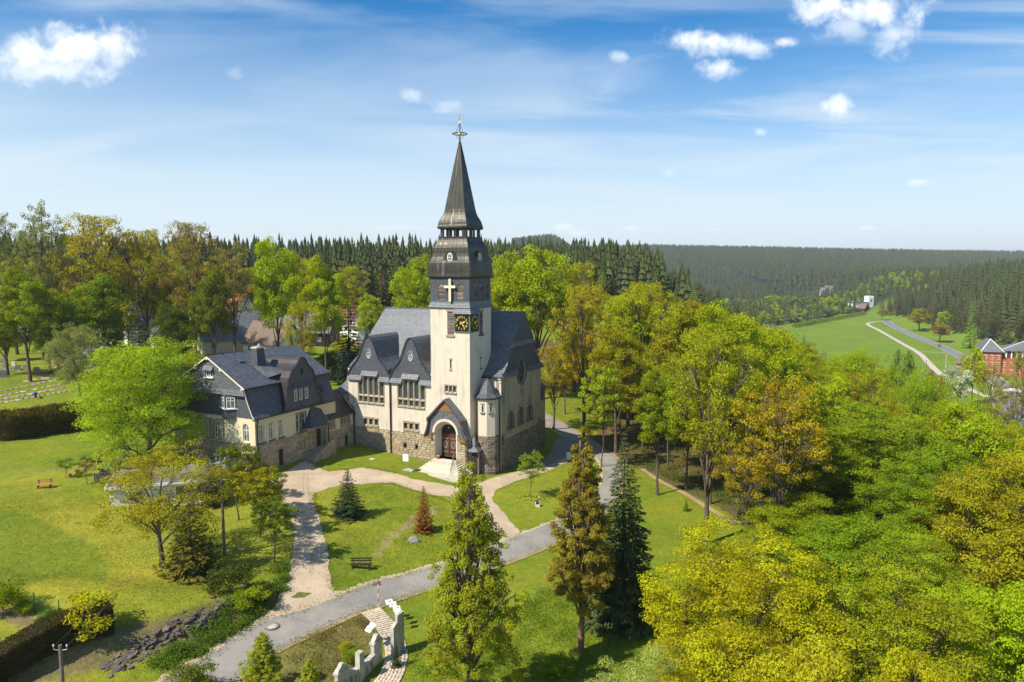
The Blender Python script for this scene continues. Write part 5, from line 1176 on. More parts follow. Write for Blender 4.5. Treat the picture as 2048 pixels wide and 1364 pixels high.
for k in range(7):
    y = -5.5-.42*k
    for q in range(4): zb = .9+(2.5-.18*k)*q/4; m.box(-19.35, -19.0+random.uniform(-.04, .04), y-.4, y-.02, zb, zb+(2.5-.18*k)/4-.03); m.cut()
m.each('parapet_stone', STONE, HS)
rows = stone_rows(HG, -30.5, -20.9, 1.4, 4.95, [(a-.1, b+.1, c_-.2, d_+.1) for a, b, c_, d_ in gb]) + stone_rows(HG, -35.8, -30.5, 2, 4.9)
rl = stone_rows(HL, -18.7, -7.8, 1.2, 4.9, [(a-.1, b+.1, c_, d_+.2) for a, b, c_, d_ in cds]) + stone_rows(HL, -12, -8.9, 4.9, 5.1) + stone_rows(HW, -5.45, we, 1.0, 4.05, [(-1.8, -.95, .9, 2.85)])
lay_stones(HS, rows, 150); lay_stones(HS, rl, 150)
# ------------------------------------------------ growing things
def m_leaf(name, trans=0.45, spec=0.03):
    """leaf colour comes from each tree's own colour, varied from spray to spray"""
    m, B = newmat(name); oi = B.n('ShaderNodeObjectInfo'); at = B.n('ShaderNodeAttribute'); at.attribute_name = 'tint'
    t = at.outputs['Fac']; hv = B.n('ShaderNodeHueSaturation', Color=oi.outputs['Color'])
    B.put(hv, 'Hue', B.m('ADD', 0.483, B.m('MULTIPLY', t, 0.034))); B.put(hv, 'Value', B.m('ADD', 0.72, B.m('MULTIPLY', t, 0.56)))
    d = B.n('ShaderNodeBsdfDiffuse', Color=hv.outputs[0]); tr = B.n('ShaderNodeBsdfTranslucent', Color=B.mix(0.5, hv.outputs[0], hv.outputs[0]))
    mx = B.n('ShaderNodeMixShader'); B.put(mx, 'i0', trans); B.put(mx, 'i1', d.outputs[0]); B.put(mx, 'i2', tr.outputs[0])
    B.n('ShaderNodeOutputMaterial', Surface=mx.outputs[0]); return m
LEAF = m_leaf('foliage'); NEEDLE = m_leaf('conifer_needles', 0.22)
BARK = simple('bark', (0.15, 0.11, 0.075), (0.07, 0.052, 0.038), 3.0, 0.95, 0.8)
BARKP = simple('pine_bark', (0.24, 0.14, 0.08), (0.12, 0.075, 0.05), 3.0, 0.95, 0.8)
BIRCH = simple('birch_bark', (0.6, 0.58, 0.53), (0.25, 0.24, 0.22), 3.0, 0.9, 0.3)
def leafmesh(name, pos, nrm, size, tint, mat, aspect=.62, axis=None):
    n = len(pos); r1 = rng.normal(size=(n, 3)) if axis is None else axis
    nrm = nrm/np.linalg.norm(nrm, axis=1)[:, None]; t = np.cross(nrm, r1); 
    if axis is not None: t = axis - nrm*(axis*nrm).sum(1)[:, None]
    t /= (np.linalg.norm(t, axis=1)[:, None] + 1e-6); b = np.cross(nrm, t); s = np.asarray(size).reshape(-1, 1) if np.ndim(size) else size
    v = np.stack([pos-t*s*.5, pos+b*s*.5*aspect, pos+t*s*.5, pos-b*s*.5*aspect], 1).reshape(-1, 3)
    me = bpy.data.meshes.new(name); me.vertices.add(n*4); me.vertices.foreach_set('co', v.astype(np.float32).ravel())
    me.loops.add(n*4); me.loops.foreach_set('vertex_index', np.arange(n*4, dtype=np.int32))
    me.polygons.add(n); me.polygons.foreach_set('loop_start', np.arange(n, dtype=np.int32)*4)
    me.update(calc_edges=True); a = me.attributes.new('tint', 'FLOAT', 'POINT'); a.data.foreach_set('value', np.repeat(tint, 4).astype(np.float32))
    me.materials.append(mat); return me
def cloud(clumps, n, shell=.55, flat=.6, up=.55):
    """leaves spread through clumps: (centre, radius, tint) arrays"""
    C_, R_, T_ = clumps; w_ = R_**2; k = rng.choice(len(C_), n, p=w_/w_.sum())
    d = rng.normal(size=(n, 3)); d /= np.linalg.norm(d, axis=1)[:, None]; rr = shell + (1-shell)*rng.random(n)**.7; rr = np.where(rng.random(n) < .12, rng.random(n), rr)
    off = d*rr[:, None]*R_[k][:, None]; off[:, 2] *= flat
    off[:, 2] -= .22*flat*(rr**2)*R_[k]*(np.hypot(d[:, 0], d[:, 1]))
    nr = d*.85 + np.array([0, 0, up*.8]) + rng.normal(size=(n, 3))*.42
    return C_[k]+off, nr, np.clip(T_[k] + rng.normal(size=n)*.16, 0, 1)
def broadleaf(H=18., Rr=6., base=.25, lobes=11, per=16, leaves=24000, size=.26, seed=1, flat=.6, crad=.17, trunk=.32, top=.0, twigs=True, lumps=.5, barkm=None, droop=0.0, taper=0.0):
    global rng; rng = np.random.default_rng(seed); rnd = random.Random(seed)
    zc = H*(base + (1-base)*.5); hz = H*(1-base)*.5; cs, rs, ts, lob = [], [], [], []
    for i in range(lobes):
        t = (i+.5)/lobes; el_ = math.asin(1-2*t*.93); a = i*2.39996 + rnd.uniform(-.3, .3); q = rnd.uniform(.48, .74)
        c = Vector((math.cos(a)*math.cos(el_)*Rr*q, math.sin(a)*math.cos(el_)*Rr*q, zc+math.sin(el_)*hz*q*1.05))
        lr = Rr*rnd.uniform(.28, .40); lob.append(c); tl = rnd.random()
        for j in range(per):
            d = Vector((rnd.gauss(0, 1), rnd.gauss(0, 1), rnd.gauss(.25, .9))).normalized(); p = c + Vector((d.x*lr, d.y*lr, d.z*lr*min(1.2, hz/Rr)))*rnd.uniform(.6, 1.0)
            cs.append((p.x, p.y, max(p.z, H*base*.8) - droop*(p.x*p.x+p.y*p.y)/Rr)); rs.append(Rr*crad*rnd.uniform(.6, 1.35)); ts.append(.3*tl + .7*rnd.random()*.8)
    for j in range(int(lobes*per*.12)):
        a = rnd.uniform(0, 2*PI); q = rnd.uniform(0, .7); cs.append((Rr*q*math.cos(a), Rr*q*math.sin(a), zc + rnd.uniform(-.6, .75)*hz)); rs.append(Rr*crad); ts.append(rnd.random()*.6)
    cs = np.array(cs); rs = np.array(rs); ts = np.array(ts)
    if taper: q_ = 1-taper*np.clip(cs[:, 2]/H, 0, 1)**1.2; cs[:, :2] *= q_[:, None]; rs *= .45+.55*q_; lob = [Vector((c.x*(1-taper*min(1, c.z/H)**1.2), c.y*(1-taper*min(1, c.z/H)**1.2), c.z)) for c in lob]
    zmax = (cs[:, 2]+rs*.5).max(); f = H/zmax; cs[:, 2] *= f
    p, n_, t_ = cloud((cs, rs, ts), leaves, flat=flat); crown = leafmesh('crown', p, n_, size*rng.uniform(.6, 1.3, len(p)), t_, LEAF)
    mb = MB(); th = H*(.93 if taper else base+.45*(1-base)); tp = [(0, 0, -1.2), (0, 0, .0)]; x = y = 0
    for k in range(1, 7): x += rnd.uniform(-.12, .12); y += rnd.uniform(-.12, .12); tp.append((x, y, th*k/6))
    tr = [trunk*1.5, trunk*1.15] + [trunk*(1-.11*k) for k in range(1, 7)]; mb.tube(tp, tr, 8)
    for c in lob:
        zs = min(th*.95, max(H*base*.7, c.z*.6)); k = min(6, max(1, int(zs/th*6))); s = Vector(tp[k+1]); e = Vector(c); e.z *= f; m_ = s.lerp(e, .5) + Vector((rnd.uniform(-.4, .4), rnd.uniform(-.4, .4), (e-s).length*.12))
        r0 = trunk*.42; mb.tube([s, s.lerp(m_, .5)+Vector((0, 0, .1)), m_, e], [r0, r0*.8, r0*.6, r0*.3], 5, False)
        if twigs:
            idx = np.argsort(((cs-np.array(e))**2).sum(1))[:per if leaves < 16000 else 9]
            for i in idx: q = Vector(cs[i]); mm = e.lerp(q, .5) + Vector((rnd.uniform(-.25, .25), rnd.uniform(-.25, .25), .15)); mb.tube([m_.lerp(e, rnd.uniform(.3, 1)), mm, q], [r0*.32, r0*.2, r0*.07], 3, False)
    t = mb.build('trunk', barkm or BARK, smooth=True, off=(0, 0, 0)); tm = t.data; col.objects.unlink(t); bpy.data.objects.remove(t)
    rng = np.random.default_rng(99); return dict(H=H, R=Rr, parts=[('trunk', tm), ('crown', crown)])
def conifer(H=18., Rr=3., levels=30, arms=8, per=26, size=.5, seed=1, droop=.35, base=.06, shape=.9, mat=None, ragged=.25, lift=.15, barkm=None, gap=0.0):
    global rng; rng = np.random.default_rng(seed); rnd = random.Random(seed); P_, N_, A_, S_, T_ = [], [], [], [], []; mb = MB()
    mb.tube([(0, 0, -1), (0, 0, 0), (0, 0, H*.5), (0, 0, H*.97)], [.034*Rr*2, .028*Rr*2, .017*Rr*2, .02], 7)
    for L in range(levels):
        t = (L+.3)/levels; z = H*(base + (1-base)*t); rad = Rr*((1-t)**shape)*rnd.uniform(1-ragged, 1.08) + .12
        if rad < .1: rad = .1
        na = max(4, int(arms*(.55+.45*(1-t)))); a0 = rnd.uniform(0, 2*PI)
        for k in range(na):
            if rnd.random() < gap: continue
            a = a0 + 2*PI*k/na + rnd.uniform(-.2, .2); r_ = rad*rnd.uniform(.72, 1.1); tin = rnd.random(); dz = -droop*r_
            n = max(4, int(per*(r_/Rr)+3)); s = np.sqrt(rng.random(n)*.97+.03); zz = z + dz*s + lift*r_*s*s*1.2; wid = .30*r_*(1-.55*s)*rng.uniform(-1, 1, n)
            ca, sa = math.cos(a), math.sin(a); x = ca*r_*s - sa*wid; y = sa*r_*s + ca*wid
            P_.append(np.stack([x, y, zz - np.abs(wid)*.25 + rng.normal(size=n)*.04*Rr/3], 1)); ax = np.stack([np.full(n, ca)-sa*wid*1.8/r_, np.full(n, sa)+ca*wid*1.8/r_, np.full(n, -droop*.9+.1)], 1)+rng.normal(size=(n, 3))*.25
            A_.append(ax); N_.append(np.stack([ca*.35+rng.normal(size=n)*.4, sa*.35+rng.normal(size=n)*.4, np.ones(n)*.9], 1)); S_.append(size*(.55+.6*rng.random(n))*(.45+.55*(1-t))); T_.append(np.clip(tin*.6+.4*s+rng.normal(size=n)*.1, 0, 1))
            if L % 2 == 0 and per > 14: mb.tube([(0, 0, z), (ca*r_*.5, sa*r_*.5, z+dz*.5), (ca*r_*.9, sa*r_*.9, z+dz*.9+lift*r_)], [.03, .02, .008], 3, False)
    P_ = np.concatenate(P_); cr = leafmesh('crown', P_, np.concatenate(N_), np.concatenate(S_), np.concatenate(T_), mat or NEEDLE, .42, np.concatenate(A_))
    t = mb.build('trunk', barkm or BARK, smooth=True, off=(0, 0, 0)); tm = t.data; col.objects.unlink(t); bpy.data.objects.remove(t)
    rng = np.random.default_rng(98); return dict(H=H, R=Rr, parts=[('trunk', tm), ('crown', cr)])
def single(pr, name):
    """a small far tree: crown and trunk in one mesh"""
    import bmesh
    me = pr['parts'][1][1].copy(); bm = bmesh.new(); bm.from_mesh(me); n0 = len(bm.faces); bm.from_mesh(pr['parts'][0][1]); bm.faces.ensure_lookup_table()
    for f_ in bm.faces[n0:]: f_.material_index = 1
    bm.to_mesh(me); bm.free(); me.materials.append(pr['parts'][0][1].materials[0]); me.name = name; return dict(H=pr['H'], R=pr['R'], one=me)
COL = dict(lime=(.37, .455, .012), yellow=(.45, .46, .014), olive=(.37, .355, .015), orange=(.46, .37, .018), brown=(.35, .28, .04), green=(.255, .33, .012), deep=(.17, .225, .014), fresh=(.37, .47, .020), grey=(.32, .35, .09),
           spruce=(.082, .10, .032), spruceb=(.145, .12, .035), thuja=(.37, .41, .026), thujab=(.33, .27, .035), pale=(.42, .47, .10), rust=(.24, .085, .02), blossom=(.55, .57, .34), twig=(.17, .12, .08), larch=(.24, .35, .04))
def plant(pr, name, x, y, H, Rr, c, label=None, cat='tree', group=None, z=None, rot=None, lean=0.0):
    z = tz(x, y) if z is None else z; cc = COL[c] if isinstance(c, str) else c; j = random.uniform(.9, 1.1); cc = (cc[0]*j*random.uniform(.93, 1.07), cc[1]*j, cc[2]*j, 1)
    rot = random.uniform(0, 2*PI) if rot is None else rot; s = (Rr/pr['R'], Rr/pr['R'], H/pr['H'])
    if 'one' in pr:
        o = bpy.data.objects.new(name, pr['one']); col.objects.link(o); o.location = (x, y, z); o.scale = s; o.rotation_euler = (0, 0, rot); o.color = cc
        return tag(o, label, cat, group)
    e = bpy.data.objects.new(name, None); col.objects.link(e); e.location = (x, y, z); e.scale = s; e.rotation_euler = (lean, 0, rot); e.empty_display_size = .5
    for pn_, me in pr['parts']:
        o = bpy.data.objects.new(pn_, me); col.objects.link(o); o.parent = e; o.color = cc
    return tag(e, label, cat, group)
def at(px, py, dist): r_ = ray(px, py); q = r_*(dist/r_.y); return q.x, q.y, HC+q.z
PLACED = []
def tree(pr, name, px, py, dist, Rr, c, label=None, group=None, cat='tree', hmax=40, **k):
    x, y, zt = at(px, py, dist); z = tz(x, y); H = min(max(zt - z, 1.5), hmax); PLACED.append((x, y, Rr)); return plant(pr, name, x, y, H, Rr, c, label, cat, group, **k)
B1 = broadleaf(17, 7.5, .03, 16, 26, 80000, .185, 3, .55, .15, .34)            # broad garden maple
B2 = broadleaf(15, 6.5, .08, 17, 28, 105000, .145, 5, .42, .125, .28)          # near hornbeam, layered
B3 = broadleaf(15, 6.5, .10, 15, 24, 62000, .20, 8, .38, .15, .28, droop=.06)
B4 = broadleaf(20, 6.0, .30, 12, 18, 26000, .30, 12, .6, .17, .33)           # woodland crowns
B5 = broadleaf(20, 6.0, .34, 10, 17, 24000, .30, 21, .5, .19, .30)
B6 = broadleaf(19, 6.5, .22, 13, 18, 26000, .29, 33, .55, .16, .36)
O1 = broadleaf(18, 6.5, .25, 12, 20, 15000, .24, 41, .5, .13, .36)           # open oaks just in leaf
O2 = broadleaf(20, 6.0, .35, 11, 17, 10000, .24, 47, .5, .12, .30)
O3 = broadleaf(10, 6.5, .12, 12, 20, 22000, .17, 53, .45, .12, .26)
F1 = broadleaf(16, 6.0, .15, 9, 9, 3200, .75, 61, .6, .24, .3, twigs=False); F2 = broadleaf(16, 6.0, .2, 8, 8, 2400, .85, 67, .6, .26, .3, twigs=False)
F1s = single(F1, 'broadleaf_tree'); F2s = single(F2, 'broadleaf_tree')
S1 = conifer(20, 4.2, 46, 11, 95, .55, 3, .42, .05, .85)                     # near spruce, drooping
S2 = conifer(20, 3.4, 30, 8, 30, .8, 5, .4, .06, .85); S3 = conifer(6, 2.4, 24, 11, 60, .34, 7, .12, .03, .8, lift=.12)
S4 = single(conifer(22, 3.3, 26, 8, 13, 1.25, 9, .4, .06, .8), 'spruce'); S5 = single(conifer(22, 3.0, 24, 8, 12, 1.25, 11, .45, .12, .65), 'spruce')
T1 = broadleaf(17, 5.4, -.02, 34, 11, 52000, .145, 15, .8, .095, .26, taper=.9)
T2 = broadleaf(16, 4.0, .06, 32, 12, 56000, .145, 17, .7, .11, .24, taper=.8, barkm=BARKP)
Y1 = broadleaf(5.5, 1.9, .25, 9, 12, 3800, .13, 71, .5, .16, .05); Y2 = broadleaf(7, 2.2, .3, 10, 12, 7000, .16, 73, .55, .16, .07)
BU = broadleaf(2.0, 1.3, .02, 8, 9, 3600, .11, 77, .6, .24, .04, twigs=False)
BUf = single(BU, 'shrub')
# --- trees that stand out in the view, each told apart by its look and its neighbours
def T(pr, px, py, d, r_, c, lab, name='broadleaf_tree', **k): return tree(pr, name, px, py, d, r_, c, lab, **k)
T(B1, 284, 650, 89, 9.6, 'fresh', 'broad bright green maple hiding the left end of the parsonage', 'maple_tree').location.z -= 1.3
T(O3, 312, 885, 62, 6.2, (.40, .35, .02), 'wide golden-leaved garden tree in front of the white flat-roofed garage', 'garden_tree')
T(T1, 940, 925, 45, 5.4, 'thuja', 'tall ragged yellow-green thuja standing in front of the church steps', 'thuja')
T(T2, 1166, 850, 53, 4.2, 'thujab', 'tall brownish conifer with a bare lower trunk beside the bend of the road', 'conifer_tree')
T(S1, 1250, 862, 58, 4.0, 'spruce', 'dark green spruce directly right of the tall brownish conifer', 'spruce')
T(B2, 1490, 1052, 42, 7.3, 'yellow', 'large yellow-green hornbeam low in the foreground right of the road bend', 'hornbeam_tree')
T(B2, 1775, 1125, 41, 6.6, (.33, .36, .016), 'olive-green hornbeam in the foreground between the yellow one and the lime one', 'hornbeam_tree')
T(B3, 1985, 1150, 43, 5.6, 'lime', 'vivid lime-green tree at the right edge of the foreground', 'hornbeam_tree')
T(B2, 1270, 1295, 31, 3.6, 'pale', 'pale grey-green treetop at the bottom edge below the spruces', 'willow_tree')
T(B3, 1610, 1290, 29, 4.2, (.48, .44, .02), 'pale yellow treetop cut by the bottom edge, right of centre', 'hornbeam_tree')
T(B3, 1860, 1310, 30, 3.6, 'yellow', 'yellow-green treetop in the bottom right corner', 'hornbeam_tree')
T(B3, 1655, 835, 78, 8.0, 'green', 'big deep green beech with layered boughs in the middle of the slope', 'beech_tree')
T(B3, 1760, 800, 88, 8.0, (.27, .35, .016), 'large beech with mottled green boughs behind the deep green one', 'beech_tree')
T(B2, 1860, 900, 68, 6.5, (.27, .38, .016), 'mid-green beech on the slope above the lime-green foreground tree', 'beech_tree')
T(B3, 1985, 905, 62, 6.5, 'olive', 'olive-green beech reaching the right edge of the photo', 'beech_tree')
T(B3, 1600, 990, 67, 6.0, 'green', 'low green beech filling the gap right of the trail steps', 'beech_tree')
T(B3, 1700, 1035, 58, 6.2, (.24, .34, .014), 'low beech just above the olive-green foreground hornbeam', 'beech_tree')
T(B2, 1835, 1060, 55, 6.0, (.28, .37, .015), 'low mottled beech above the lime-green foreground tree', 'beech_tree')
T(B6, 1235, 640, 112, 5.0, 'olive', 'olive tree directly behind the young fresh-green one', 'broadleaf_tree')
T(B4, 1260, 585, 128, 6.0, 'lime', 'lime-green tree whose crown fills the gap left of the tall oaks', 'broadleaf_tree')
T(B1, 1930, 785, 105, 7.0, 'lime', 'round lime-green crown below the red brick building', 'broadleaf_tree')
T(B1, 1720, 690, 135, 8.0, 'lime', 'lime-green crown standing against the meadow', 'broadleaf_tree')
T(B1, 1840, 735, 125, 7.5, (.29, .41, .016), 'spreading green crown below the paired birches', 'broadleaf_tree')
T(O1, 1425, 655, 76, 5.8, 'olive', 'tall olive-leaved oak whose two trunks rise beside the trail', 'oak_tree')
T(O2, 1565, 745, 69, 5.5, 'orange', 'sparse orange-leaved oak right of the trail steps', 'oak_tree')
T(O2, 1500, 850, 72, 3.6, 'orange', 'thin orange-leaved oak between the two trailside oaks', 'oak_tree')
T(B4, 1455, 598, 108, 7.0, 'lime', 'tall lime-green tree whose crown stands before the dark spruce ridge', 'broadleaf_tree')
T(B6, 1545, 650, 110, 6.5, 'lime', 'lime-green tree right of the tallest crown on the slope', 'broadleaf_tree')
T(B5, 1320, 740, 92, 3.8, 'green', 'slender green tree on the forest edge above the trail start', 'broadleaf_tree')
T(Y2, 1205, 728, 103, 3.3, 'fresh', 'young fresh-green tree by itself on the verge behind the road', 'young_tree')
T(O1, 1170, 565, 116, 6.0, 'orange', 'orange-leaved oak right beside the gable end of the church', 'oak_tree')
T(O1, 1108, 690, 121, 4.0, 'orange', 'low orange-leaved oak peeping out behind the gable wall', 'oak_tree')
T(B4, 1075, 487, 140, 8.5, 'lime', 'huge lime-green tree rising behind the right half of the nave roof', 'broadleaf_tree')
T(B6, 1005, 500, 145, 7.0, 'lime', 'lime-green tree close behind the right side of the tower', 'broadleaf_tree')
T(B6, 828, 505, 150, 6.0, 'lime', 'round lime-green tree close behind the left side of the tower', 'broadleaf_tree')
T(O1, 1150, 520, 150, 7.0, 'olive', 'olive-green oak behind the orange oak beside the gable', 'oak_tree')
T(O1, 1290, 560, 125, 6.5, 'yellow', 'yellow-green oak over the dark trunks above the road bend', 'oak_tree')
T(B5, 1375, 600, 118, 6.0, 'olive', 'olive tree left of the tall lime-green crown', 'broadleaf_tree')
T(B4, 550, 472, 140, 5.6, 'lime', 'bright lime-green tree with a tapering crown behind the parsonage', 'broadleaf_tree')
T(B5, 647, 508, 135, 5.0, 'lime', 'second bright lime-green tree behind the parsonage, nearer the church', 'broadleaf_tree')
T(O2, 460, 480, 138, 5.6, 'brown', 'thinly leaved brownish tree left of the two lime-green trees', 'oak_tree')
T(O1, 378, 440, 150, 7.0, 'brown', 'tall bare-branched brownish tree before the spruce skyline', 'oak_tree')
T(O1, 190, 425, 150, 9.0, 'orange', 'widest golden-orange oak of the row on the left', 'oak_tree')
T(O1, 285, 455, 155, 7.0, (.38, .33, .02), 'golden-green oak right of the widest orange oak', 'oak_tree')
T(O2, 78, 395, 145, 5.5, 'grey', 'tall thin tree with sparse grey-green twigs topping the skyline at left', 'broadleaf_tree')
T(O2, -10, 410, 150, 6.0, 'grey', 'thin grey-green treetop at the very left edge of the skyline', 'broadleaf_tree')
T(B5, 185, 545, 142, 6.5, 'green', 'mid-green tree below the widest orange oak', 'broadleaf_tree')
T(B5, 45, 530, 135, 6.5, 'green', 'dark green tree at the left edge beyond the graveyard', 'broadleaf_tree')
T(O3, 152, 642, 118, 6.2, 'grey', 'round grey-green tree standing in the graveyard lawn', 'willow_tree')
T(S2, 272, 560, 140, 4.0, (.06, .08, .015), 'dark bushy conifer between the leafy trees left of the parsonage', 'spruce')
T(S2, 695, 572, 140, 4.2, (.03, .055, .02), 'blue-black spruce behind the gap between parsonage and church', 'spruce')
T(B5, 420, 530, 132, 4.5, (.20, .24, .02), 'slim olive tree left of the parsonage chimney', 'broadleaf_tree')
T(B6, 345, 600, 130, 4.5, (.12, .17, .016), 'green tree right of the round grey-green one', 'broadleaf_tree')
T(B6, 740, 583, 175, 4.0, 'lime', 'small lime-green tree in front of the red-roofed village house', 'broadleaf_tree')
T(B6, 800, 610, 160, 3.5, 'green', 'small green tree left of the tower just above the nave ridge', 'broadleaf_tree')
T(O1, 600, 600, 128, 3.6, 'olive', 'low olive tree just behind the parsonage roof', 'broadleaf_tree')
for k, (px, py, d, r_, c) in enumerate([(20, 500, 165, 7, 'olive'), (75, 540, 158, 6, 'orange'), (120, 505, 168, 7, 'orange'), (150, 600, 150, 5, 'green'), (325, 500, 165, 6.5, 'lime'), (330, 560, 158, 5, 'olive'), (5, 600, 140, 6, 'green'), (110, 620, 140, 5, 'green'), (700, 530, 200, 6, 'olive'), (600, 500, 170, 5, 'olive')]):
    T([B4, B6, O1][k % 3], px, py, d, r_, c, c+' tinted tree in the leafy belt between graveyard and village', 'broadleaf_tree', group='trees in the belt behind the graveyard')
x, y, _ = at(697, 1033, 74); g0 = G(697, 1034)
plant(S3, 'spruce', g0.x, g0.y, 5.6, 2.25, (.05, .075, .03), 'small dense spruce alone on the lawn before the church', 'tree')
g0 = G(848, 1064); plant(S3, 'spruce', g0.x, g0.y, 5.3, 1.35, 'rust', 'small dead rust-brown spruce on the lawn', 'tree')
g0 = G(1062, 996); plant(Y1, 'young_tree', g0.x, g0.y, 6.3, 2.0, (.27, .34, .02), 'slender young tree with a ring of flowers on the small lawn', 'tree')
for i, (px, py, h_, r_, c, lab) in enumerate([(478, 1040, 8.5, 2.6, (.19, .23, .018), 'tall shrub right beside the utility pole'), (520, 1075, 7.5, 2.6, 'olive', 'leafy sapling leaning over the left edge of the drive'), (548, 1125, 6.5, 2.2, (.20, .26, .02), 'lowest sapling on the bank where the drive narrows'), (500, 1000, 5.5, 2.0, (.20, .19, .02), 'short yellowish shrub at the parsonage corner'),
      (540, 1040, 6.0, 2.0, (.17, .23, .02), 'green sapling at the edge of the gravel drive')]):
    g0 = G(px, py); plant(Y2, 'sapling', g0.x, g0.y, h_, r_, c, lab, 'shrub')
for (px, py, h_, r_, lab) in ((385, 1150, 7.6, 2.9, 'dark gold thuja right of the wide golden garden tree'), (425, 1010, 6.5, 1.8, 'black-green thuja between the garage and the utility pole')):
    g0 = G(px, py); plant(S3, 'thuja', g0.x, g0.y, h_, r_, (.15, .13, .02) if r_ > 2 else (.03, .04, .012), lab, 'tree')
# front left shrubs and young thuja low in the frame
for (px, py, h_, r_, c, lab, pr_) in ((527, 1390, 4.6, 2.3, 'thuja', 'yellow-green thuja top at the bottom edge beside the road', T1), (620, 1420, 3.6, 1.8, 'thuja', 'small thuja top right of the bigger one at the bottom edge', T1), (175, 1270, 3.2, 2.4, 'yellow', 'round yellow-green shrub above the clipped hedge', BU), (380, 1400, 2.6, 2.2, (.16, .2, .02), 'ferny shrub at the bottom edge left of the road', BU),
      (55, 1225, 1.3, 1.0, 'green', 'round green bush left of the middle fence post', BU), (100, 1248, 1.2, 1.0, (.07, .16, .03), 'round dark bush below the right fence post', BU), (8, 1222, 2.6, 2.0, 'green', 'green bush at the left edge behind the fence', BU), (1110, 1345, 1.4, 1.6, 'green', 'low bush in the grass left of the pale treetop', BU),
      (460, 1185, 2.6, 2.2, (.09, .12, .02), 'dark shrub on the bank beside the drive', BU), (500, 1215, 1.8, 1.6, 'green', 'leafy green shrub low on the roadside bank', BU), (1372, 1022, 1.6, .5, 'deep', 'tiny dark conifer below the trail', S3), (792, 1335, 2.2, .45, (.04, .07, .02), 'narrow column-shaped conifer at the foot of the tall steles', S3),
      (705, 1325, 1.2, .9, 'green', 'low bush behind the memorial wall', BU), (690, 1305, .9, .6, 'yellow', 'little yellow-green bush behind the memorial wall', BU)):
    g0 = G(px, py); plant(pr_, 'shrub', g0.x, g0.y, h_, r_, c, lab, 'shrub')
# --- the woods right of the church: fill between the trees above
def far_from(x, y, dmin): return all((x-a)**2 + (y-b)**2 > (dmin+.45*r_)**2 for a, b, r_ in PLACED)
protos = [B4, B5, B6, O1]; n = 0
LAB = {'lime': 'lime-green tree in the crowded wooded slope right of the church', 'green': 'darker green tree in the crowded wooded slope right of the church', 'olive': 'olive-green tree in the crowded wooded slope right of the church', 'orange': 'orange-tinged tree in the crowded wooded slope right of the church', 'yellow': 'yellow-green tree in the crowded wooded slope right of the church'}
def project(x, y, z):
    dz = z-HC; zc = y*_cp - dz*_sp; yv = y*_sp + dz*_cp; return 1024+FPX*x/zc, 682-FPX*yv/zc
PROFILE = lambda px: np.interp(px, [900, 1050, 1150, 1250, 1350, 1450, 1550, 1650, 1700, 1800, 1900, 2100], [500, 490, 515, 525, 560, 600, 640, 700, 700, 765, 790, 800])
for x0 in np.arange(5, 190, 7.0):
    for y0 in np.arange(24, 235, 7.5):
        x = x0 + random.uniform(-2.6, 2.6); y = y0 + random.uniform(-2.6, 2.6)
        if not inpoly(np.array(x), np.array(y), FOREST): continue
        if y < 60 and x < 26: continue
        px, py = project(x, y, tz(x, y)+14)
        if px > 2250 or px < 980 or (y > 150 and x < 30) or not far_from(x, y, 4.2): continue
        H = random.uniform(15, 21) if y < 130 else random.uniform(13, 18)
        if y < 105 and x < _i(y, [60, 78, 95, 110], [27, 33, 36, 33]): continue     # open trunk zone by the trail
        zt = tz(x, y) + H; ppx, ppy = project(x, y, zt); lim = float(PROFILE(ppx)) + (12 if y > 90 else 60)
        if y < 75: lim = 950 if y > 50 else 1120
        if ppy < lim:
            r_ = ray(ppx, lim + random.uniform(0, 45)); H = (HC + r_.z*(y/r_.y)) - tz(x, y)
            if H < 4: continue
        c = random.choices(['lime', 'green', 'olive', 'orange', 'yellow'], [6, 4, 4, 1.2 if px < 1450 else 0, 2.5])[0]; PLACED.append((x, y, 3))
        plant(random.choice(protos[:3]) if c in ('lime', 'green') else random.choice(protos), 'broadleaf_tree', x, y, H, random.uniform(4.4, 6.4), c, LAB[c], 'tree', 'broadleaf trees in the woods right of the church'); n += 1
# bare-stemmed trunks and thin understorey along the trail
TL = ['orange-tinged slender tree right behind the far corner of the church', 'olive slender tree whose trunk stands where the trail begins', 'green slender tree, second trunk down along the trail', 'green slender tree, third trunk down along the trail', 'taller olive tree on the trail just above the twin-trunked oak', 'sparse orange-tinged tree whose trunk stands below the log steps', 'olive tree, lowest of the bare trunks below the log steps',
      'lime-green slender tree above the outer bend of the road', 'olive slender tree on the verge nearest the gable wall', 'lime-green slender tree set back in the wood above the trail start', 'olive tree deeper in the wood behind the second trailside trunk', 'lime-green tree deeper in the wood behind the twin-trunked oak', 'green tree deeper in the wood above the log steps']
for i, (px, py, h_, r_, c) in enumerate([(1170, 842, 17, 3.0, 'orange'), (1285, 905, 15, 3.2, 'olive'), (1335, 940, 16, 3.0, 'green'), (1372, 978, 16, 3.4, 'green'), (1420, 1008, 21, 4.2, 'olive'), (1545, 1092, 20, 4.0, 'orange'), (1575, 1120, 19, 4.0, 'olive'), (1240, 860, 14, 2.8, 'lime'), (1130, 828, 14, 3.0, 'olive'), (1305, 880, 17, 3.6, 'lime'), (1350, 900, 18, 4.0, 'olive'), (1460, 960, 18, 4.4, 'lime'), (1500, 1000, 18, 4.4, 'green')]):
    g0 = G(px, py); plant(O2 if i % 2 else B5, 'broadleaf_tree', g0.x, g0.y, h_, r_, c, TL[i], 'tree', 'tall-trunked trees on the forest edge')
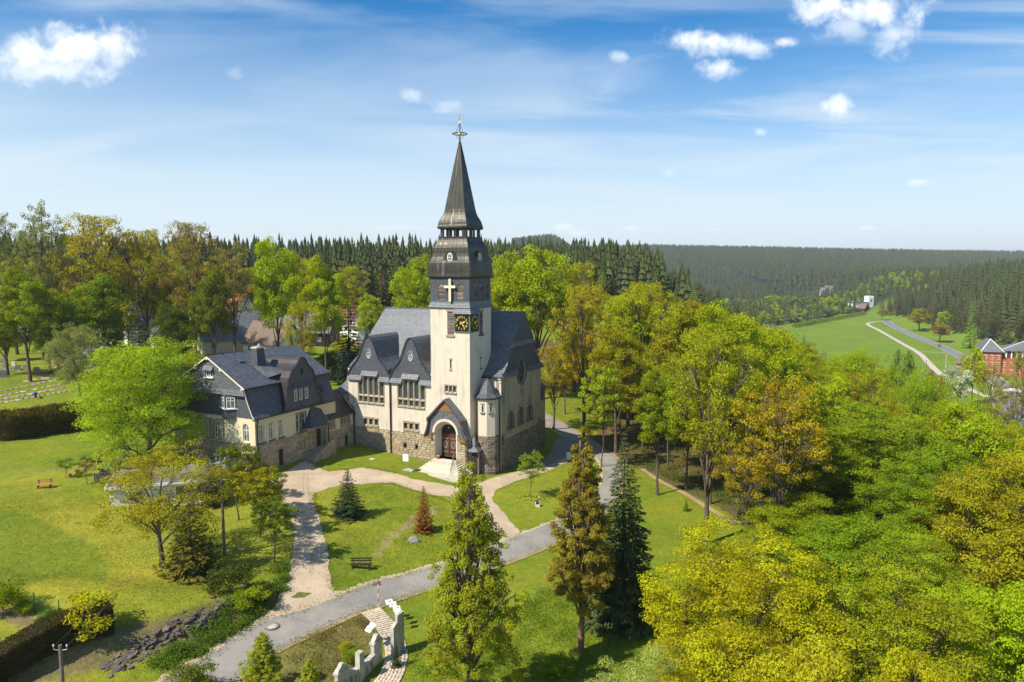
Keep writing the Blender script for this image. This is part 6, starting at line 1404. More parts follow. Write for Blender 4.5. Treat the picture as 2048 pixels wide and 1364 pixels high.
# background: broadleaf trees beyond the churchyard and the village
LB = 'broadleaf tree among the village gardens beyond the churchyard'
for i in range(64):
    px = random.uniform(-60, 1000); d = random.uniform(165, 270); x = (px-1024)/FPX*d; y = d; z = tz(x, y); H = random.uniform(8, 13)
    if 400 < px < 520 or 655 < px < 800: continue
    if not far_from(x, y, 3.5): continue
    c = random.choice(['lime', 'green', 'olive', 'orange', 'deep', 'green']); PLACED.append((x, y, 3)); plant(random.choice([F1s, F2s]), 'broadleaf_tree', x, y, H, random.uniform(4, 6.0), c, LB, 'tree', 'trees among the village gardens')
for i in range(26):
    px = random.uniform(-40, 760); d = random.uniform(128, 165); x = (px-1024)/FPX*d; y = d; 
    if (px > 380 and px < 620) or not far_from(x, y, 3.0): continue
    c = random.choice(['green', 'olive', 'deep', 'lime']); H = random.uniform(4, 8); PLACED.append((x, y, 2)); plant(B6, 'broadleaf_tree', x, y, H, random.uniform(2.6, 4.0), c, 'bushy small tree along the far side of the graveyard', 'tree', 'bushy trees behind the graveyard')
# spruce woods: nearest ones as single trees, the rest as one mass
def spruce_spots(reg, step, seed):
    r_ = random.Random(seed); out = []
    for x0, x1, y0, y1, ok in reg:
        for x in np.arange(x0, x1, step):
            for y in np.arange(y0, y1, step):
                a = x + r_.uniform(-.45, .45)*step; b = y + r_.uniform(-.45, .45)*step
                if ok(a, b): out.append((a, b))
    return out
ridge_ok = lambda x, y: abs((x)/y) < .80 and y - .12*x > 285 and x < _i(y, [280, 330, 420, 520, 700], [58, 72, 92, 110, 140]) 
right_ok = lambda x, y: (-polydist(np.array(x), np.array(y), HILLR) > 14) and x/y < .80 and tz(x, y) > -24
sp = spruce_spots([(-320, 150, 275, 430, ridge_ok)], 6.6, 3)
sp += [(x, y) for x, y in spruce_spots([(60, 135, 225, 420, lambda x, y: x > 62 + (y-240)*.18 and x < 100+(y-240)*.22)], 6.5, 5)]
spr = spruce_spots([(250, 640, 330, 860, right_ok)], 9.0, 4)
vis = sorted(sp, key=lambda p: p[1]+.15*abs(p[0])); near, rest = vis[:205], vis[205:]; nr2 = sorted(spr, key=lambda p: -polydist(np.array(p[0]), np.array(p[1]), HILLR))[:90]; rest2 = [p for p in spr if p not in set(nr2)]
for (x, y) in near: plant(random.choice([S4, S5]), 'spruce', x, y, random.choice([1, 1, .7])*random.uniform(11, 23), random.uniform(3.3, 4.9), random.choice(['spruce', 'spruce', 'spruceb', 'deep', 'larch' if random.random() < .4 else 'spruce']), 'spruce in the dark wood along the ridge behind the village', 'tree', 'spruces of the ridge wood')
for (x, y) in nr2: plant(random.choice([S4, S5]), 'spruce', x, y, random.uniform(17, 24), random.uniform(3.3, 4.2), random.choice(['spruce', 'spruceb']), 'spruce on the edge of the hillside wood beyond the valley road', 'tree', 'spruces beyond the valley road')
def mass(name, pts, lo, hi, rr, tiers, arms, cols, seed, rnd_=False):
    """many distant spruces joined in one mesh, each with ragged tiers of boughs"""
    g_ = np.random.default_rng(seed); pts = np.array(pts); n = len(pts); zs = terrain(pts[:, 0], pts[:, 1]); Hh = g_.uniform(lo, hi, n); Rr = rr*g_.uniform(.75, 1.2, n); rot = g_.uniform(0, 2*PI, n); V = []; q = tiers*arms
    for t in range(tiers):
        f0 = t/tiers; f1 = (t+1.35)/tiers; rad = (1-(1.7*f0-.7)**2)**.5 if rnd_ else (1-f0)**.8
        for k in range(arms):
            a = rot + 2*PI*(k + .5*(t % 2))/arms; j = g_.uniform(.75, 1.15, n); a1 = a - PI/arms*1.15; a2 = a + PI/arms*1.15
            zb = .06+.94*f0; zt_ = np.minimum(.06+.94*f1, 1.0)
            V.append(np.stack([np.stack([pts[:, 0], pts[:, 1], zs+Hh*zt_], 1), np.stack([pts[:, 0]+np.cos(a1)*Rr*rad*j*.8, pts[:, 1]+np.sin(a1)*Rr*rad*j*.8, zs+Hh*zb], 1), np.stack([pts[:, 0]+np.cos(a2)*Rr*rad*j*1.05, pts[:, 1]+np.sin(a2)*Rr*rad*j*1.05, zs+Hh*(zb-.02)], 1)], 1))
    V = np.stack(V, 1).reshape(-1, 3); m_ = n*q; me = bpy.data.meshes.new(name); me.vertices.add(len(V)); me.vertices.foreach_set('co', V.astype(np.float32).ravel()); me.loops.add(m_*3); me.loops.foreach_set('vertex_index', np.arange(m_*3, dtype=np.int32)); me.polygons.add(m_); me.polygons.foreach_set('loop_start', np.arange(m_, dtype=np.int32)*3); me.update(calc_edges=True)
    a = me.attributes.new('tint', 'FLOAT', 'POINT'); a.data.foreach_set('value', np.repeat(np.clip(g_.normal(.5, .28, n), 0, 1), q*3).astype(np.float32)); me.materials.append(NEEDLE); o = link(name, me); o.color = COL[cols]+(1,); return tag(o, 'dense mass of '+name.replace('_', ' ')+' trees', 'forest', kind='stuff')
o = mass('distant_spruce_forest', rest + rest2 + spruce_spots([(-320, 150, 430, 640, lambda x, y: abs(x/y) < .8)], 9, 8), 13, 26, 4.2, 7, 6, 'spruce', 5); o['label'] = 'dark spruce forest covering the ridge and the hillside beyond the valley'
fh = spruce_spots([(-100, 2150, 1080, 2700, lambda x, y: 0 < x/y < .8)], 12.5, 9)
o = mass('far_hill_forest', fh, 15, 24, 4.6, 3, 4, 'spruce', 6); o['label'] = 'spruce forest covering the long far ridge on the horizon at right'
vh = spruce_spots([(200, 640, 690, 1130, lambda x, y: .30 < x/y < .66 and y > _i(x/y, [.30, .38, .43, .52, .55, .62], [660, 680, 735, 985, 930, 880]) and not (.38 < x/y < .405 and 930 < y < 1125))], 11, 19)
random.shuffle(vh); k3 = len(vh)//2
o = mass('valley_head_spruces', vh[:k3], 12, 22, 4.0, 5, 6, 'spruce', 16); o['label'] = 'dark spruces mixed into the wood at the head of the valley'
o = mass('valley_head_broadleaves', vh[k3:], 9, 14, 5.0, 6, 7, 'deep', 17, True); o['label'] = 'green broadleaf wood round the far houses at the head of the valley'
# valley broadleaf trees, hedges and lone trees
for (px, py, d, r_, c) in [(1655, 592, 900, 11, 'lime'), (1680, 590, 880, 10, 'green'), (1545, 580, 950, 12, 'lime'), (1580, 585, 940, 11, 'green'), (1620, 580, 930, 12, 'green'), (1720, 588, 1000, 12, 'deep'), (1750, 592, 1000, 11, 'deep'), (1775, 600, 1000, 9, 'green'), (1640, 610, 800, 9, 'deep'), (1600, 615, 700, 8, 'grey')]:
    tree(F1s, 'broadleaf_tree', px, py, d, r_, c, 'rounded pale green tree among the far houses at the head of the valley', 'trees at the head of the valley', hmax=22)
for i in range(26): px = 1590+i*5.5; g0 = G(px, 655-i*1.0); plant(BUf, 'bush', g0.x, g0.y, 4.5, 3.5, 'green', 'bush in the hedge along the far edge of the meadow', 'shrub', 'bushes along the far edge of the meadow')
for (px, py, d, r_, c, lab, pr_, nm) in [(1800, 697, 215, 3.2, 'larch', 'left birch of the pair standing before the meadow', F2, 'birch_tree'), (1818, 700, 212, 3.2, 'larch', 'right birch of the pair standing before the meadow', F2, 'birch_tree'), (1915, 728, 255, 5.5, 'blossom', 'white-blossoming tree beside the pale footpath', F1s, 'blossom_tree'), (1950, 690, 270, 5, 'lime', 'green tree between the footpath and the brick building', F2s, 'broadleaf_tree'),
      (1985, 722, 235, 5.5, 'olive', 'wide open olive tree in front of the brick building', O2, 'broadleaf_tree'), (2052, 690, 245, 5, 'olive', 'olive tree hiding the right end of the brick building', O2, 'broadleaf_tree'), (2030, 760, 190, 6, 'brown', 'thin brownish tree beside the car park', O2, 'broadleaf_tree'), (1990, 790, 180, 4, 'brown', 'bare-branched tree left of the car park', O2, 'broadleaf_tree'),
      (1840, 615, 620, 11, 'olive', 'large olive tree beside the valley road before the spruces', F2s, 'broadleaf_tree'), (1882, 643, 520, 8.5, 'brown', 'round brownish tree on the grass beside the valley road', F2s, 'broadleaf_tree'), (1890, 620, 600, 7, 'fresh', 'bright green round tree at the foot of the spruce hill', F1s, 'broadleaf_tree'), (1945, 600, 480, 6, 'larch', 'pale larch standing in front of the spruce hill', S2, 'larch_tree'),
      (1765, 615, 760, 7, 'olive', 'small lone tree where the valley road bends', F2s, 'broadleaf_tree'), (1868, 740, 215, 4, 'brown', 'brown leafless bush below the pale footpath', F2s, 'shrub'), (1850, 775, 190, 4, 'olive', 'thin olive tree left of the street lamps', F2s, 'broadleaf_tree')]:
    tree(pr_, nm, px, py, d, r_, c, lab)
rs_ = random.Random(31)
for k in range(26):
    t = k/25; px = 1478+172*t+rs_.uniform(-14, 14); py = 582+128*t+rs_.uniform(-10, 22)
    tree(S2, 'spruce', px, py, 345-85*t+rs_.uniform(-18, 18), rs_.uniform(3.0, 4.4), 'spruceb' if k % 3 else 'spruce', 'spruce in the tongue of conifers reaching down to the meadow', 'spruces reaching down to the meadow')

# ------------------------------------------------ village houses and far buildings
def gable_house(name, px, py, d, w_, l_, h, rh, rz, wallm, roofm, label, chim=None, cat='house', wins=3, zbase=None):
    """a plain pitched-roof house; ridge along its own y axis"""
    x, y, _ = at(px, py, d); z = tz(x, y) if zbase is None else zbase
    e = empty(name, (x, y, z-.2), R(rz), label=label, cat=cat); W2, L2 = w_/2, l_/2
    mb = MB(); fr = [Fr((0, -L2, 0), (1, 0, 0), (0, -1, 0)), Fr((W2, 0, 0), (0, 1, 0), (1, 0, 0)), Fr((0, L2, 0), (-1, 0, 0), (0, 1, 0)), Fr((-W2, 0, 0), (0, -1, 0), (-1, 0, 0))]
    gw = [rect(u-.5, u+.5, zz, zz+1.3) for u in (-W2*.45, W2*.45) for zz in ((1.2,) if h < 4.5 else (1.2, 4.0))] + [rect(-.5, .5, h+.5, h+1.7)]
    sw = [rect(-L2+L2*2*(i+.5)/wins-.5, -L2+L2*2*(i+.5)/wins+.5, zz, zz+1.3) for i in range(wins) for zz in ((1.2,) if h < 4.5 else (1.2, 4.0))]
    for f, hs, W_ in ((fr[0], gw, W2), (fr[2], gw, W2)): panel(mb, f, [(-W_, -2), (W_, -2), (W_, h), (0, h+rh), (-W_, h)], hs, .15)
    for f in (fr[1], fr[3]): panel(mb, f, rect(-L2, L2, -2, h), sw, .15)
    mb.build('wall', wallm, e)
    for f, hs in ((fr[0], gw), (fr[1], sw), (fr[3], sw)):
        for h_ in hs: window(e, f, h_, .12, .09, 2, 1)
    for s_ in (-1, 1):
        m = MB(); o_ = .6; k = rh/W2; m.hexa([(0, -L2-o_, h+rh), (0, L2+o_, h+rh), (s_*(W2+o_), L2+o_, h-k*o_), (s_*(W2+o_), -L2-o_, h-k*o_), (0, -L2-o_, h+rh+.22), (0, L2+o_, h+rh+.22), (s_*(W2+o_), L2+o_, h-k*o_+.2), (s_*(W2+o_), -L2-o_, h-k*o_+.2)]); rf = m.build('roof', roofm, e)
    if chim: m = MB(); m.box(-.35, .35, chim-.35, chim+.35, h+rh-.8, h+rh+1.1); m.build('chimney', BRICKR, rf)
    return e
gable_house('village_house', 455, 612, 178, 10, 15, 3.6, 6.2, -52, PLASTER_YEL, ROOF_GREY, 'pale yellow house with a big grey roof seen through the trees left of the parsonage', 2)
gable_house('village_house', 545, 628, 172, 8, 12, 3.6, 4.6, 62, WHITE, TILE_BROWN, 'low cream house with brown eaves just above the parsonage chimney', None)
gable_house('village_house', 298, 585, 185, 8, 10, 5.5, 5, -35, WHITE, ROOF_GREY, 'white gabled house with a grey roof between the left-hand trees', 1)
gable_house('village_house', 322, 598, 178, 6, 7, 4, 3.4, 40, WHITE, ROOF_GREY, 'small white annexe beside the white gabled house', None)
gable_house('village_house', 465, 575, 225, 10, 12, 5, 5.5, 60, WHITE, TILE_RED, 'house with an orange-red roof behind the pale yellow one', 2)
gable_house('village_house', 100, 555, 210, 10, 14, 5, 4.5, 80, WHITE, TILE_BROWN, 'white house with a brown roof at the far left behind trees', 1)
gable_house('village_house', 610, 610, 190, 9, 16, 4, 5.0, 85, WOOD_DARK, ROOF_GREY, 'long dark timber barn with grey roof behind the lime-green trees', None)
gable_house('village_house', 170, 632, 150, 7, 9, 3, 2.6, 80, WHITE, ROOF_GREY, 'low white chapel hut beyond the round grey-green tree', None)
gable_house('village_house', 735, 588, 200, 9, 11, 4.5, 5.2, 28, WHITE, TILE_BROWN, 'white gabled house with brown roof left of the tower', .5)
gable_house('village_house', 703, 585, 212, 8, 14, 4.5, 4.2, 75, WHITE, TILE_RED, 'house with a dark red roof behind the white gabled one', None)
gable_house('village_house', 728, 650, 150, 9, 11, 2.6, 2.2, 70, WOOD_GREY, ROOF_GREY, 'brown shed with a low grey roof beside the blue-black spruce', None)
gable_house('village_house', 762, 622, 165, 7, 11, 3.4, 2.2, 84, WOOD_ORANGE, TILE_BROWN, 'wooden house with a white-edged brown roof just above the nave roof', 1)
gable_house('village_house', 783, 612, 172, 7, 9, 3.4, 4.0, 20, WHITE, ROOF_GREY, 'steep grey-roofed house directly behind the nave ridge', 1)
gable_house('far_house', 1577, 603, 1110, 11, 14, 7, 7, 40, WHITE, ROOF_GREY, 'white house with a dark roof at the valley edge, nearest of the far houses', None)
gable_house('far_house', 1645, 598, 1180, 12, 14, 8, 8, 30, WHITE, ROOF_GREY, 'small white gabled far house between the pale green trees', None)
gable_house('far_house', 1659, 601, 1180, 12, 16, 6, 8, 75, PLASTER, TILE_BROWN, 'brown-roofed far house right beside the small white one', None)
gable_house('far_house', 1700, 622, 930, 14, 30, 6, 6, 80, WOOD_GREY, TILE_BROWN, 'long low brown building across the end of the meadow', None)
gable_house('far_house', 1722, 622, 915, 12, 16, 6, 6, 35, WOOD_DARK, TILE_BROWN, 'dark gabled hut joined to the long low brown building', None)
gable_house('far_hall', 1783, 603, 1150, 14, 26, 6, 5, 60, ROOF_GREY, LEAD, 'grey-blue hall roof at the foot of the spruce hill', None, 'hall')
x, y, _ = at(1737, 618, 925); e = empty('white_tower', (x, y, tz(x, y)), 0.3, label='white blocky tower standing at the end of the meadow', cat='tower')
m = MB(); m.box(-4, 4, -4, 4, -2, 14); m.build('tower_wall', WHITE, e); m = MB()
for k in (-3.2, 0, 3.2): m.box(k-.9, k+.9, -4, 4, 14.0, 16.5); m.cut()
m.each('crenel', WHITE, e); m = MB(); m.box(-1, 1, -4.2, -4.02, 9, 12); m.build('window', GLASS, e)
m = MB(); m.box(-30, -4, -4, 4, -1, 8); m.build('side_wing', WHITE, e); m = MB(); m.box(-31, -4, -5, 5, 8.02, 8.6); m.build('roof', LEAD, e)
# red brick building with white-framed upper storey
x, y, _ = at(2003, 700, 350); zb = tz(x, y); e = empty('brick_building', (x, y, zb), R(-22), label='large red brick building with slate roofs and white half-timbering at the right edge', cat='building')
def bblock(x0, x1, y0, y1, h, upper=0, n=4, m_=4):
    mb = MB(); F_ = Fr((0, y0, 0), (1, 0, 0), (0, -1, 0)); L_ = Fr((x0, 0, 0), (0, -1, 0), (-1, 0, 0)); hs = [rect(x0+(x1-x0)*(i+.5)/n-.55, x0+(x1-x0)*(i+.5)/n+.55, z, z+1.9) for i in range(n) for z in (1.6, 5.2, 8.8) if z+2.3 < h+.1]; hl = [rect(-y1+(y1-y0)*(i+.5)/m_-.55, -y1+(y1-y0)*(i+.5)/m_+.55, z, z+1.9) for i in range(m_) for z in (1.6, 5.2, 8.8) if z+2.3 < h+.1]
    panel(mb, F_, rect(x0, x1, -3, h), hs, .3); panel(mb, L_, rect(-y1, -y0, -3, h), hl, .3); mb.poly([(x1, y0, -3), (x1, y0, h), (x1, y1, h), (x1, y1, -3)]); mb.poly([(x0, y1, -3), (x0, y1, h), (x1, y1, h), (x1, y1, -3)]); mb.build('wall', BRICKR, e)
    for f, hh in ((F_, hs), (L_, hl)):
        for q in hh: window(e, f, q, .25, .12, 2, 2); m = MB(); blk(m, f, q[0][0]-.2, q[1][0]+.2, q[2][1], q[2][1]+.25, 0, .08); m.build('lintel', CREAM, e)
    if upper:
        m = MB(); m.box(x0+.1, x1-.1, y0+.1, y1-.1, h, h+upper); m.build('upper_wall', WOOD_BROWN, e)
        for f, a, b in ((Fr((0, y0+.1, 0), (1, 0, 0), (0, -1, 0)), x0+.1, x1-.1), (Fr((x0+.1, 0, 0), (0, -1, 0), (-1, 0, 0)), -y1+.1, -y0-.1)):
            k = int((b-a)/2.2)
            for i in range(k+1): m = MB(); u = a+(b-a)*i/k; blk(m, f, u-.28, u+.28, h, h+upper, 0, .12); m.build('timber_panel', WHITE, e)
def hip(x0, x1, y0, y1, z, rh, o_=1.0, k=.4, mat=ROOF_GREY):
    x0 -= o_; x1 += o_; y0 -= o_; y1 += o_; cx = (x0+x1)/2; w_ = (y1-y0)*k; m = MB(); m.loft([[(x0, y0, z), (x1, y0, z), (x1, y1, z), (x0, y1, z)], [(cx-.3, y0+w_, z+rh), (cx+.3, y0+w_, z+rh), (cx+.3, y1-w_, z+rh), (cx-.3, y1-w_, z+rh)]]); m.poly([(cx-.3, y0+w_, z+rh), (cx+.3, y0+w_, z+rh), (cx+.3, y1-w_, z+rh), (cx-.3, y1-w_, z+rh)]); r_ = m.build('roof', mat, e)
    m = MB()
    for q in ((x0, y0), (x1, y0)): m.beam((*q, z+.05), (cx, y0+w_, z+rh+.08), .35, .2); m.cut()
    m.each('ridge_cap', WHITE, r_)
bblock(-9, -1, -5, 12, 12.5, 0, 3, 5); hip(-9, -1, -5, 12, 12.5, 6.0, 1.0, .3)
bblock(-1, 22, -3, 10, 9.5, 3.6, 7, 3); hip(-1, 22, -3, 10, 13.1, 4.6, 1.0, .5)
gable_house('annexe', 1946, 700, 372, 9, 11, 3.6, 4.2, 20, BRICKR, TILE_BROWN, 'low brick annexe with a brown roof and green gate left of the brick building', None, 'annexe')
x, y, _ = at(2040, 742, 300); e = empty('white_wall', (x, y, tz(x, y)), R(-20), label='white rendered yard wall below the brick building', cat='wall')
m = MB(); m.box(-10, 8, -.2, .2, -1, 2.0); m.build('wall_panel', WHITE, e); m = MB(); m.box(-10.1, 8.1, -.3, .3, 2.0, 2.2); m.build('coping', LEAD, e)
# ------------------------------------------------ valley floor: road, path, car, lamps, poles
def V2(px, py): return G(px, py)
vr = [V2(*p) for p in [(1772, 640), (1778, 648), (1800, 660), (1840, 677), (1880, 693), (1920, 712), (1960, 738), (2010, 775), (2060, 812), (2120, 850)]]
ribbon('valley_road', vr, 8.0, VROAD, .25, 6, 2)
def offset_line(pts, off, n=6):
    c = fit(pts, n); out = []
    for i, p in enumerate(c):
        d = c[min(i+1, len(c)-1)]-c[max(i-1, 0)]; d = Vector((d.x, d.y)).normalized(); out.append(Vector((p.x-d.y*off, p.y+d.x*off)))
    return out
for off in (-3.7, 3.7): ribbon('road_edge_line', offset_line(vr, off), .25, LINEW, .28, 1, 1)
cl = offset_line(vr, 0, 14)
for i in range(0, len(cl)-1, 2):
    a, b = cl[i], cl[i+1]
    if (b-a).length > 40: continue
    q = a.lerp(b, .55); ribbon('centre_line_dash', [a, q], .22, LINEW, .28, 1, 1)
ribbon('footpath', [V2(*p) for p in [(1790, 641), (1760, 643), (1735, 648), (1760, 662), (1800, 685), (1838, 707), (1858, 727), (1885, 752), (1930, 775), (1975, 795)]], 3.4, VPATH, .2, 5, 2)
ribbon('side_path', [V2(*p) for p in [(1838, 704), (1875, 705), (1893, 706)]], 1.6, VPATH, .18, 3, 1)
sheet('car_park', [V2(*p).to_2d() for p in [(1978, 800), (2040, 780), (2120, 800), (2160, 900), (2080, 880), (2020, 860), (1990, 835)]], VROAD, .22, 3, .2)
ribbon('kerb_line', [V2(*p) for p in [(1985, 805), (2000, 835), (2030, 862), (2060, 880)]], .5, LINEW, .3, 4, 1)
def lamp(px, py, h, lab, name='street_lamp', arms=1, post=IRON):
    g = V2(px, py); e = empty(name, (g.x, g.y, g.z), random.uniform(0, 6), label=lab, cat='street lamp')
    m = MB(); m.tube([(0, 0, -.3), (0, 0, h)], [.12, .07], 7); m.build('post', post, e)
    for s_ in ((1,) if arms == 1 else (1, -1)):
        m = MB(); m.tube([(0, 0, h-.2), (s_*.6, 0, h), (s_*1.2, 0, h)], .05, 5); m.build('arm', post, e)
        m = MB(); m.obox((s_*1.5, 0, h-.02), .45, .16, .08); m.build('lamp_head', WHITE, e)
lamp(1950, 782, 7, 'double-armed street lamp beside the path above the car park', arms=2); lamp(1874, 713, 7, 'street lamp on the grass beyond the valley road near the car')
lamp(1834, 676, 7, 'street lamp on the verge left of the car'); lamp(1795, 662, 7, 'farthest street lamp, by the road bend')
lamp(1900, 705, 6, 'thin lamp post beside the orange sign')
for i, (px, py, h, lab) in enumerate([(1851, 757, 9, 'wooden pole standing in the meadow beside the footpath'), (1891, 742, 9, 'concrete pole between the footpath and the valley road')]):
    g = V2(px, py); e = empty('pole', (g.x, g.y, g.z), 0, label=lab, cat='pole'); m = MB(); m.tube([(0, 0, -.4), (0, 0, h)], [.2, .14], 7); m.build('post', WOOD_GREY if i == 0 else GRANITE, e); m = MB(); m.lathe([(.16, h), (.02, h+.15)], (0, 0, 0), 7); m.build('cap', WOOD_DARK, e)
g = V2(1875, 697); e = empty('road_sign', (g.x, g.y, g.z), 0, label='small orange sign on a post at the edge of the valley road', cat='sign'); m = MB(); m.tube([(0, 0, 0), (0, 0, 2.6)], .06, 6); m.build('post', IRON, e); m = MB(); m.obox((0, -.08, 2.6), .55, .03, .5); m.build('sign_board', WOOD_ORANGE, e)
g = V2(1988, 795); e = empty('info_board', (g.x, g.y, g.z), .2, label='white board on two posts in the grass beside the car park', cat='sign')
m = MB(); m.tube([(-1, 0, 0), (-1, 0, 1.8)], .06, 6); m.cut(); m.tube([(1, 0, 0), (1, 0, 1.8)], .06, 6); m.cut(); m.each('post', IRON, e); m = MB(); m.obox((0, -.08, 1.5), 1.2, .04, .6); m.build('sign_board', WHITE, e)
# the car, built from a body profile
i0 = 2; g = Vector((vr[4].x, vr[4].y, 0)); dr_ = (vr[5]-vr[3]); e = empty('car', (g.x-1.2, g.y-1.2, tz(g.x, g.y)+.28), math.atan2(dr_.y, dr_.x), label='dark blue car driving on the valley road', cat='car')
body = [(-2.15, .35), (2.1, .35), (2.2, .6), (2.1, .85), (1.2, .98), (.55, 1.42), (-1.2, 1.45), (-1.75, 1.05), (-2.15, .98)]
m = MB(); m.prism(body, lambda u, v, d: (u, d, v), -.85, .85); m.build('body', CARBLUE, e)
m = MB()
for s_ in (-.86, .86): m.poly([(u, s_, v) for u, v in ((-1.6, 1.05), (1.0, 1.02), (.5, 1.36), (-1.15, 1.38))]); m.cut()
m.poly([(1.16, -.75, 1.02), (1.16, .75, 1.02), (.6, .7, 1.39), (.6, -.7, 1.39)]); m.cut(); m.each('window', GLASS, e)
for sx_ in (-1.35, 1.35):
    for sy_ in (-.8, .8): m = MB(); m.tube([(sx_, sy_-.1, .33), (sx_, sy_+.1, .33)], .33, 12); wh = m.build('wheel', BLACKM, e)
# ------------------------------------------------ poles and wires by the garden
def upole(px, py, h, lab, extra=False):
    g = G(px, py); e = empty('utility_pole', (g.x, g.y, g.z), 0, label=lab, cat='utility pole'); m = MB(); m.tube([(0, 0, -.5), (0, 0, h)], [.15, .10], 8); m.build('post', WOOD_GREY, e)
    for s_ in (-1, 1): m = MB(); m.tube([(0, 0, h-.35), (s_*.42, 0, h-.3), (s_*.42, 0, h-.1)], .025, 5); m.build('bracket', IRON, e); m = MB(); m.lathe([(.02, -.06), (.055, -.03), (.045, .03), (.05, .06), (.01, .1)], (s_*.42, 0, h-.05), 8); m.build('insulator', WHITE, e, smooth=True)
    if extra: m = MB(); m.lathe([(.05, -.3), (.17, -.2), (.2, .05), (.12, .28), (.03, .34)], (.42, -.05, h-1.0), 10); m.build('lamp_head', IRON, e, smooth=True); m = MB(); m.tube([(0, 0, h-.7), (.42, -.05, h-.66)], .03, 5); m.build('arm', IRON, e)
    return Vector((g.x, g.y, g.z+h-.1))
WIREM = simple('dull_wire', (.16, .16, .15), (.12, .12, .11), 2, .9, 0)
p1 = upole(449, 1111, 9.6, 'tall wooden utility pole with a lamp head left of the drive', True)
g = G(130, 1440); p2 = upole(130, 1440, 5.0, 'utility pole whose top shows at the bottom left corner beside the hedge')
def wire(a, b, sag, name='overhead_wire', lab=None, cat='wire'):
    pts = []
    for i in range(25): t = i/24; q = Vector(a).lerp(Vector(b), t); q.z -= sag*4*t*(1-t); pts.append(q)
    m = MB(); m.tube(pts, .011, 4); o = m.build(name, WIREM, None, off=(0, 0, 0)); tag(o, lab, cat, 'overhead wires in the garden')
lx, ly, lz = at(-60, 935, 66)
for s_, nm in ((-.4, 'first'), (.4, 'second')):
    wire(p1+Vector((s_, 0, 0)), (lx, ly, lz+s_*.3), .5, lab='thin wire running left from the tall utility pole across the garden')
    wire(p1+Vector((s_, 0, 0)), p2+Vector((s_, 0, 0)), .7, lab='thin wire running from the tall utility pole down to the pole at bottom left')
    q = W(20.5, -15, 4.6+s_*.5); wire(p1+Vector((s_, 0, 0)), (q.x, q.y, q.z), .5, lab='thin wire running right from the tall utility pole to the parsonage wall')
# ------------------------------------------------ things round the church
def bench(px, py, rz, lab, wood, metal, L=1.9, name='park_bench'):
    g = G(px, py); e = empty(name, (g.x, g.y, g.z), rz, label=lab, cat='bench')
    for i in range(3): m = MB(); m.box(-L/2, L/2, -.28+.17*i, -.13+.17*i, .43, .48); m.build('seat_slat', wood, e)
    for i in range(2): m = MB(); m.box(-L/2, L/2, .28+.05*i, .32+.05*i, .62+.2*i, .75+.2*i); m.build('backrest_slat', wood, e)
    for x in (-L/2+.25, L/2-.25):
        m = MB(); m.box(x-.05, x+.05, -.25, -.15, -.2, .43); m.build('leg', metal, e); m = MB(); m.beam((x, .2, -.2), (x, .36, .95), .1, .08); m.build('leg', metal, e)
bench(722, 1137, R(2), 'dark brown wooden bench on the lawn beside the road', WOOD_DARK, WOOD_DARK, 2.1)
bench(89, 976, R(18), 'orange wooden garden bench on the yellow lawn', WOOD_ORANGE, BLACKM, 1.7, 'garden_bench')
def rock(name, px, py, rx, ry, rz_, mat, lab, cat='rock', dz=0):
    g = G(px, py); m = MB(); n = 9; rr = [random.uniform(.8, 1.15) for _ in range(n)]; L_ = []
    for z, k in ((-.3, 1.0), (.15, 1.02), (.6, .82), (.95, .45)): L_.append([(g.x+rx*k*rr[i]*math.cos(2*PI*i/n), g.y+ry*k*rr[i]*math.sin(2*PI*i/n), g.z+dz+z*rz_*random.uniform(.9, 1.1)) for i in range(n)])
    m.loft(L_); m.poly(L_[-1]); return tag(m.build(name, mat, None, off=(g.x, g.y, g.z)), lab, cat)
rock('boulder', 827, 1083, .62, .4, .55, GRAVE, 'flat grey boulder on the lawn beside the dead spruce')
rock('stone', 744, 918, .45, .3, .12, GRANITE, 'small pale stone slab lying in the grass before the nave'); rock('stone', 490, 1170, .25, .2, .3, GRANITE, 'pale stone at the top of the roadside bank')
for i, (px, py, lab) in enumerate([(1283, 1253, 'small grey rock at the foot of the yellow hornbeam'), (1275, 1160, 'grey rock in the shaded hollow under the dark spruce')]): rock('rock', px, py, .35, .3, .35, GRAVE, lab)
g = G(1075, 1013); e = empty('plaque', (g.x, g.y, g.z), R(-8), label='small dark plaque leaning on a stone block in the little lawn', cat='plaque'); m = MB(); m.hexa([(-.3, -.2, -.1), (.3, -.2, -.1), (.3, .25, -.1), (-.3, .25, -.1), (-.3, -.12, .35), (.3, -.12, .35), (.3, .22, .6), (-.3, .22, .6)]); m.build('plinth', GRANITE, e); m = MB(); m.poly([(-.22, -.15, .37-.0), (.22, -.15, .37), (.22, .18, .61), (-.22, .18, .61)]); m.build('plate', BLACKM, e)
g = G(812, 944); e = empty('notice_board', (g.x, g.y, g.z), R(-20), label='grey-white notice board on a post in front of the nave wall', cat='sign'); m = MB(); m.tube([(0, 0, -.1), (0, 0, 1.9)], .035, 6); m.build('post', IRON, e); m = MB(); m.obox((0, -.05, 2.0), .42, .03, .5); m.build('sign_board', WHITE, e)
g = G(818, 941); m = MB(); m.obox((g.x, g.y, g.z+.06), .75, .5, .07, R(-20)); tag(m.build('paving_slab', GRANITE, None, off=(g.x, g.y, g.z)), 'pale slab lying at the left foot of the church steps', 'slab')
g = W(4.45, -1.35, 1.0); e = empty('flower_pot', (g.x, g.y, 1.0), 0, label='terracotta pot of yellow flowers on the top church step', cat='flower pot'); m = MB(); m.lathe([(.2, 0), (.3, .3), (.32, .36)], (0, 0, 0), 12); m.build('pot', TERRA, e)
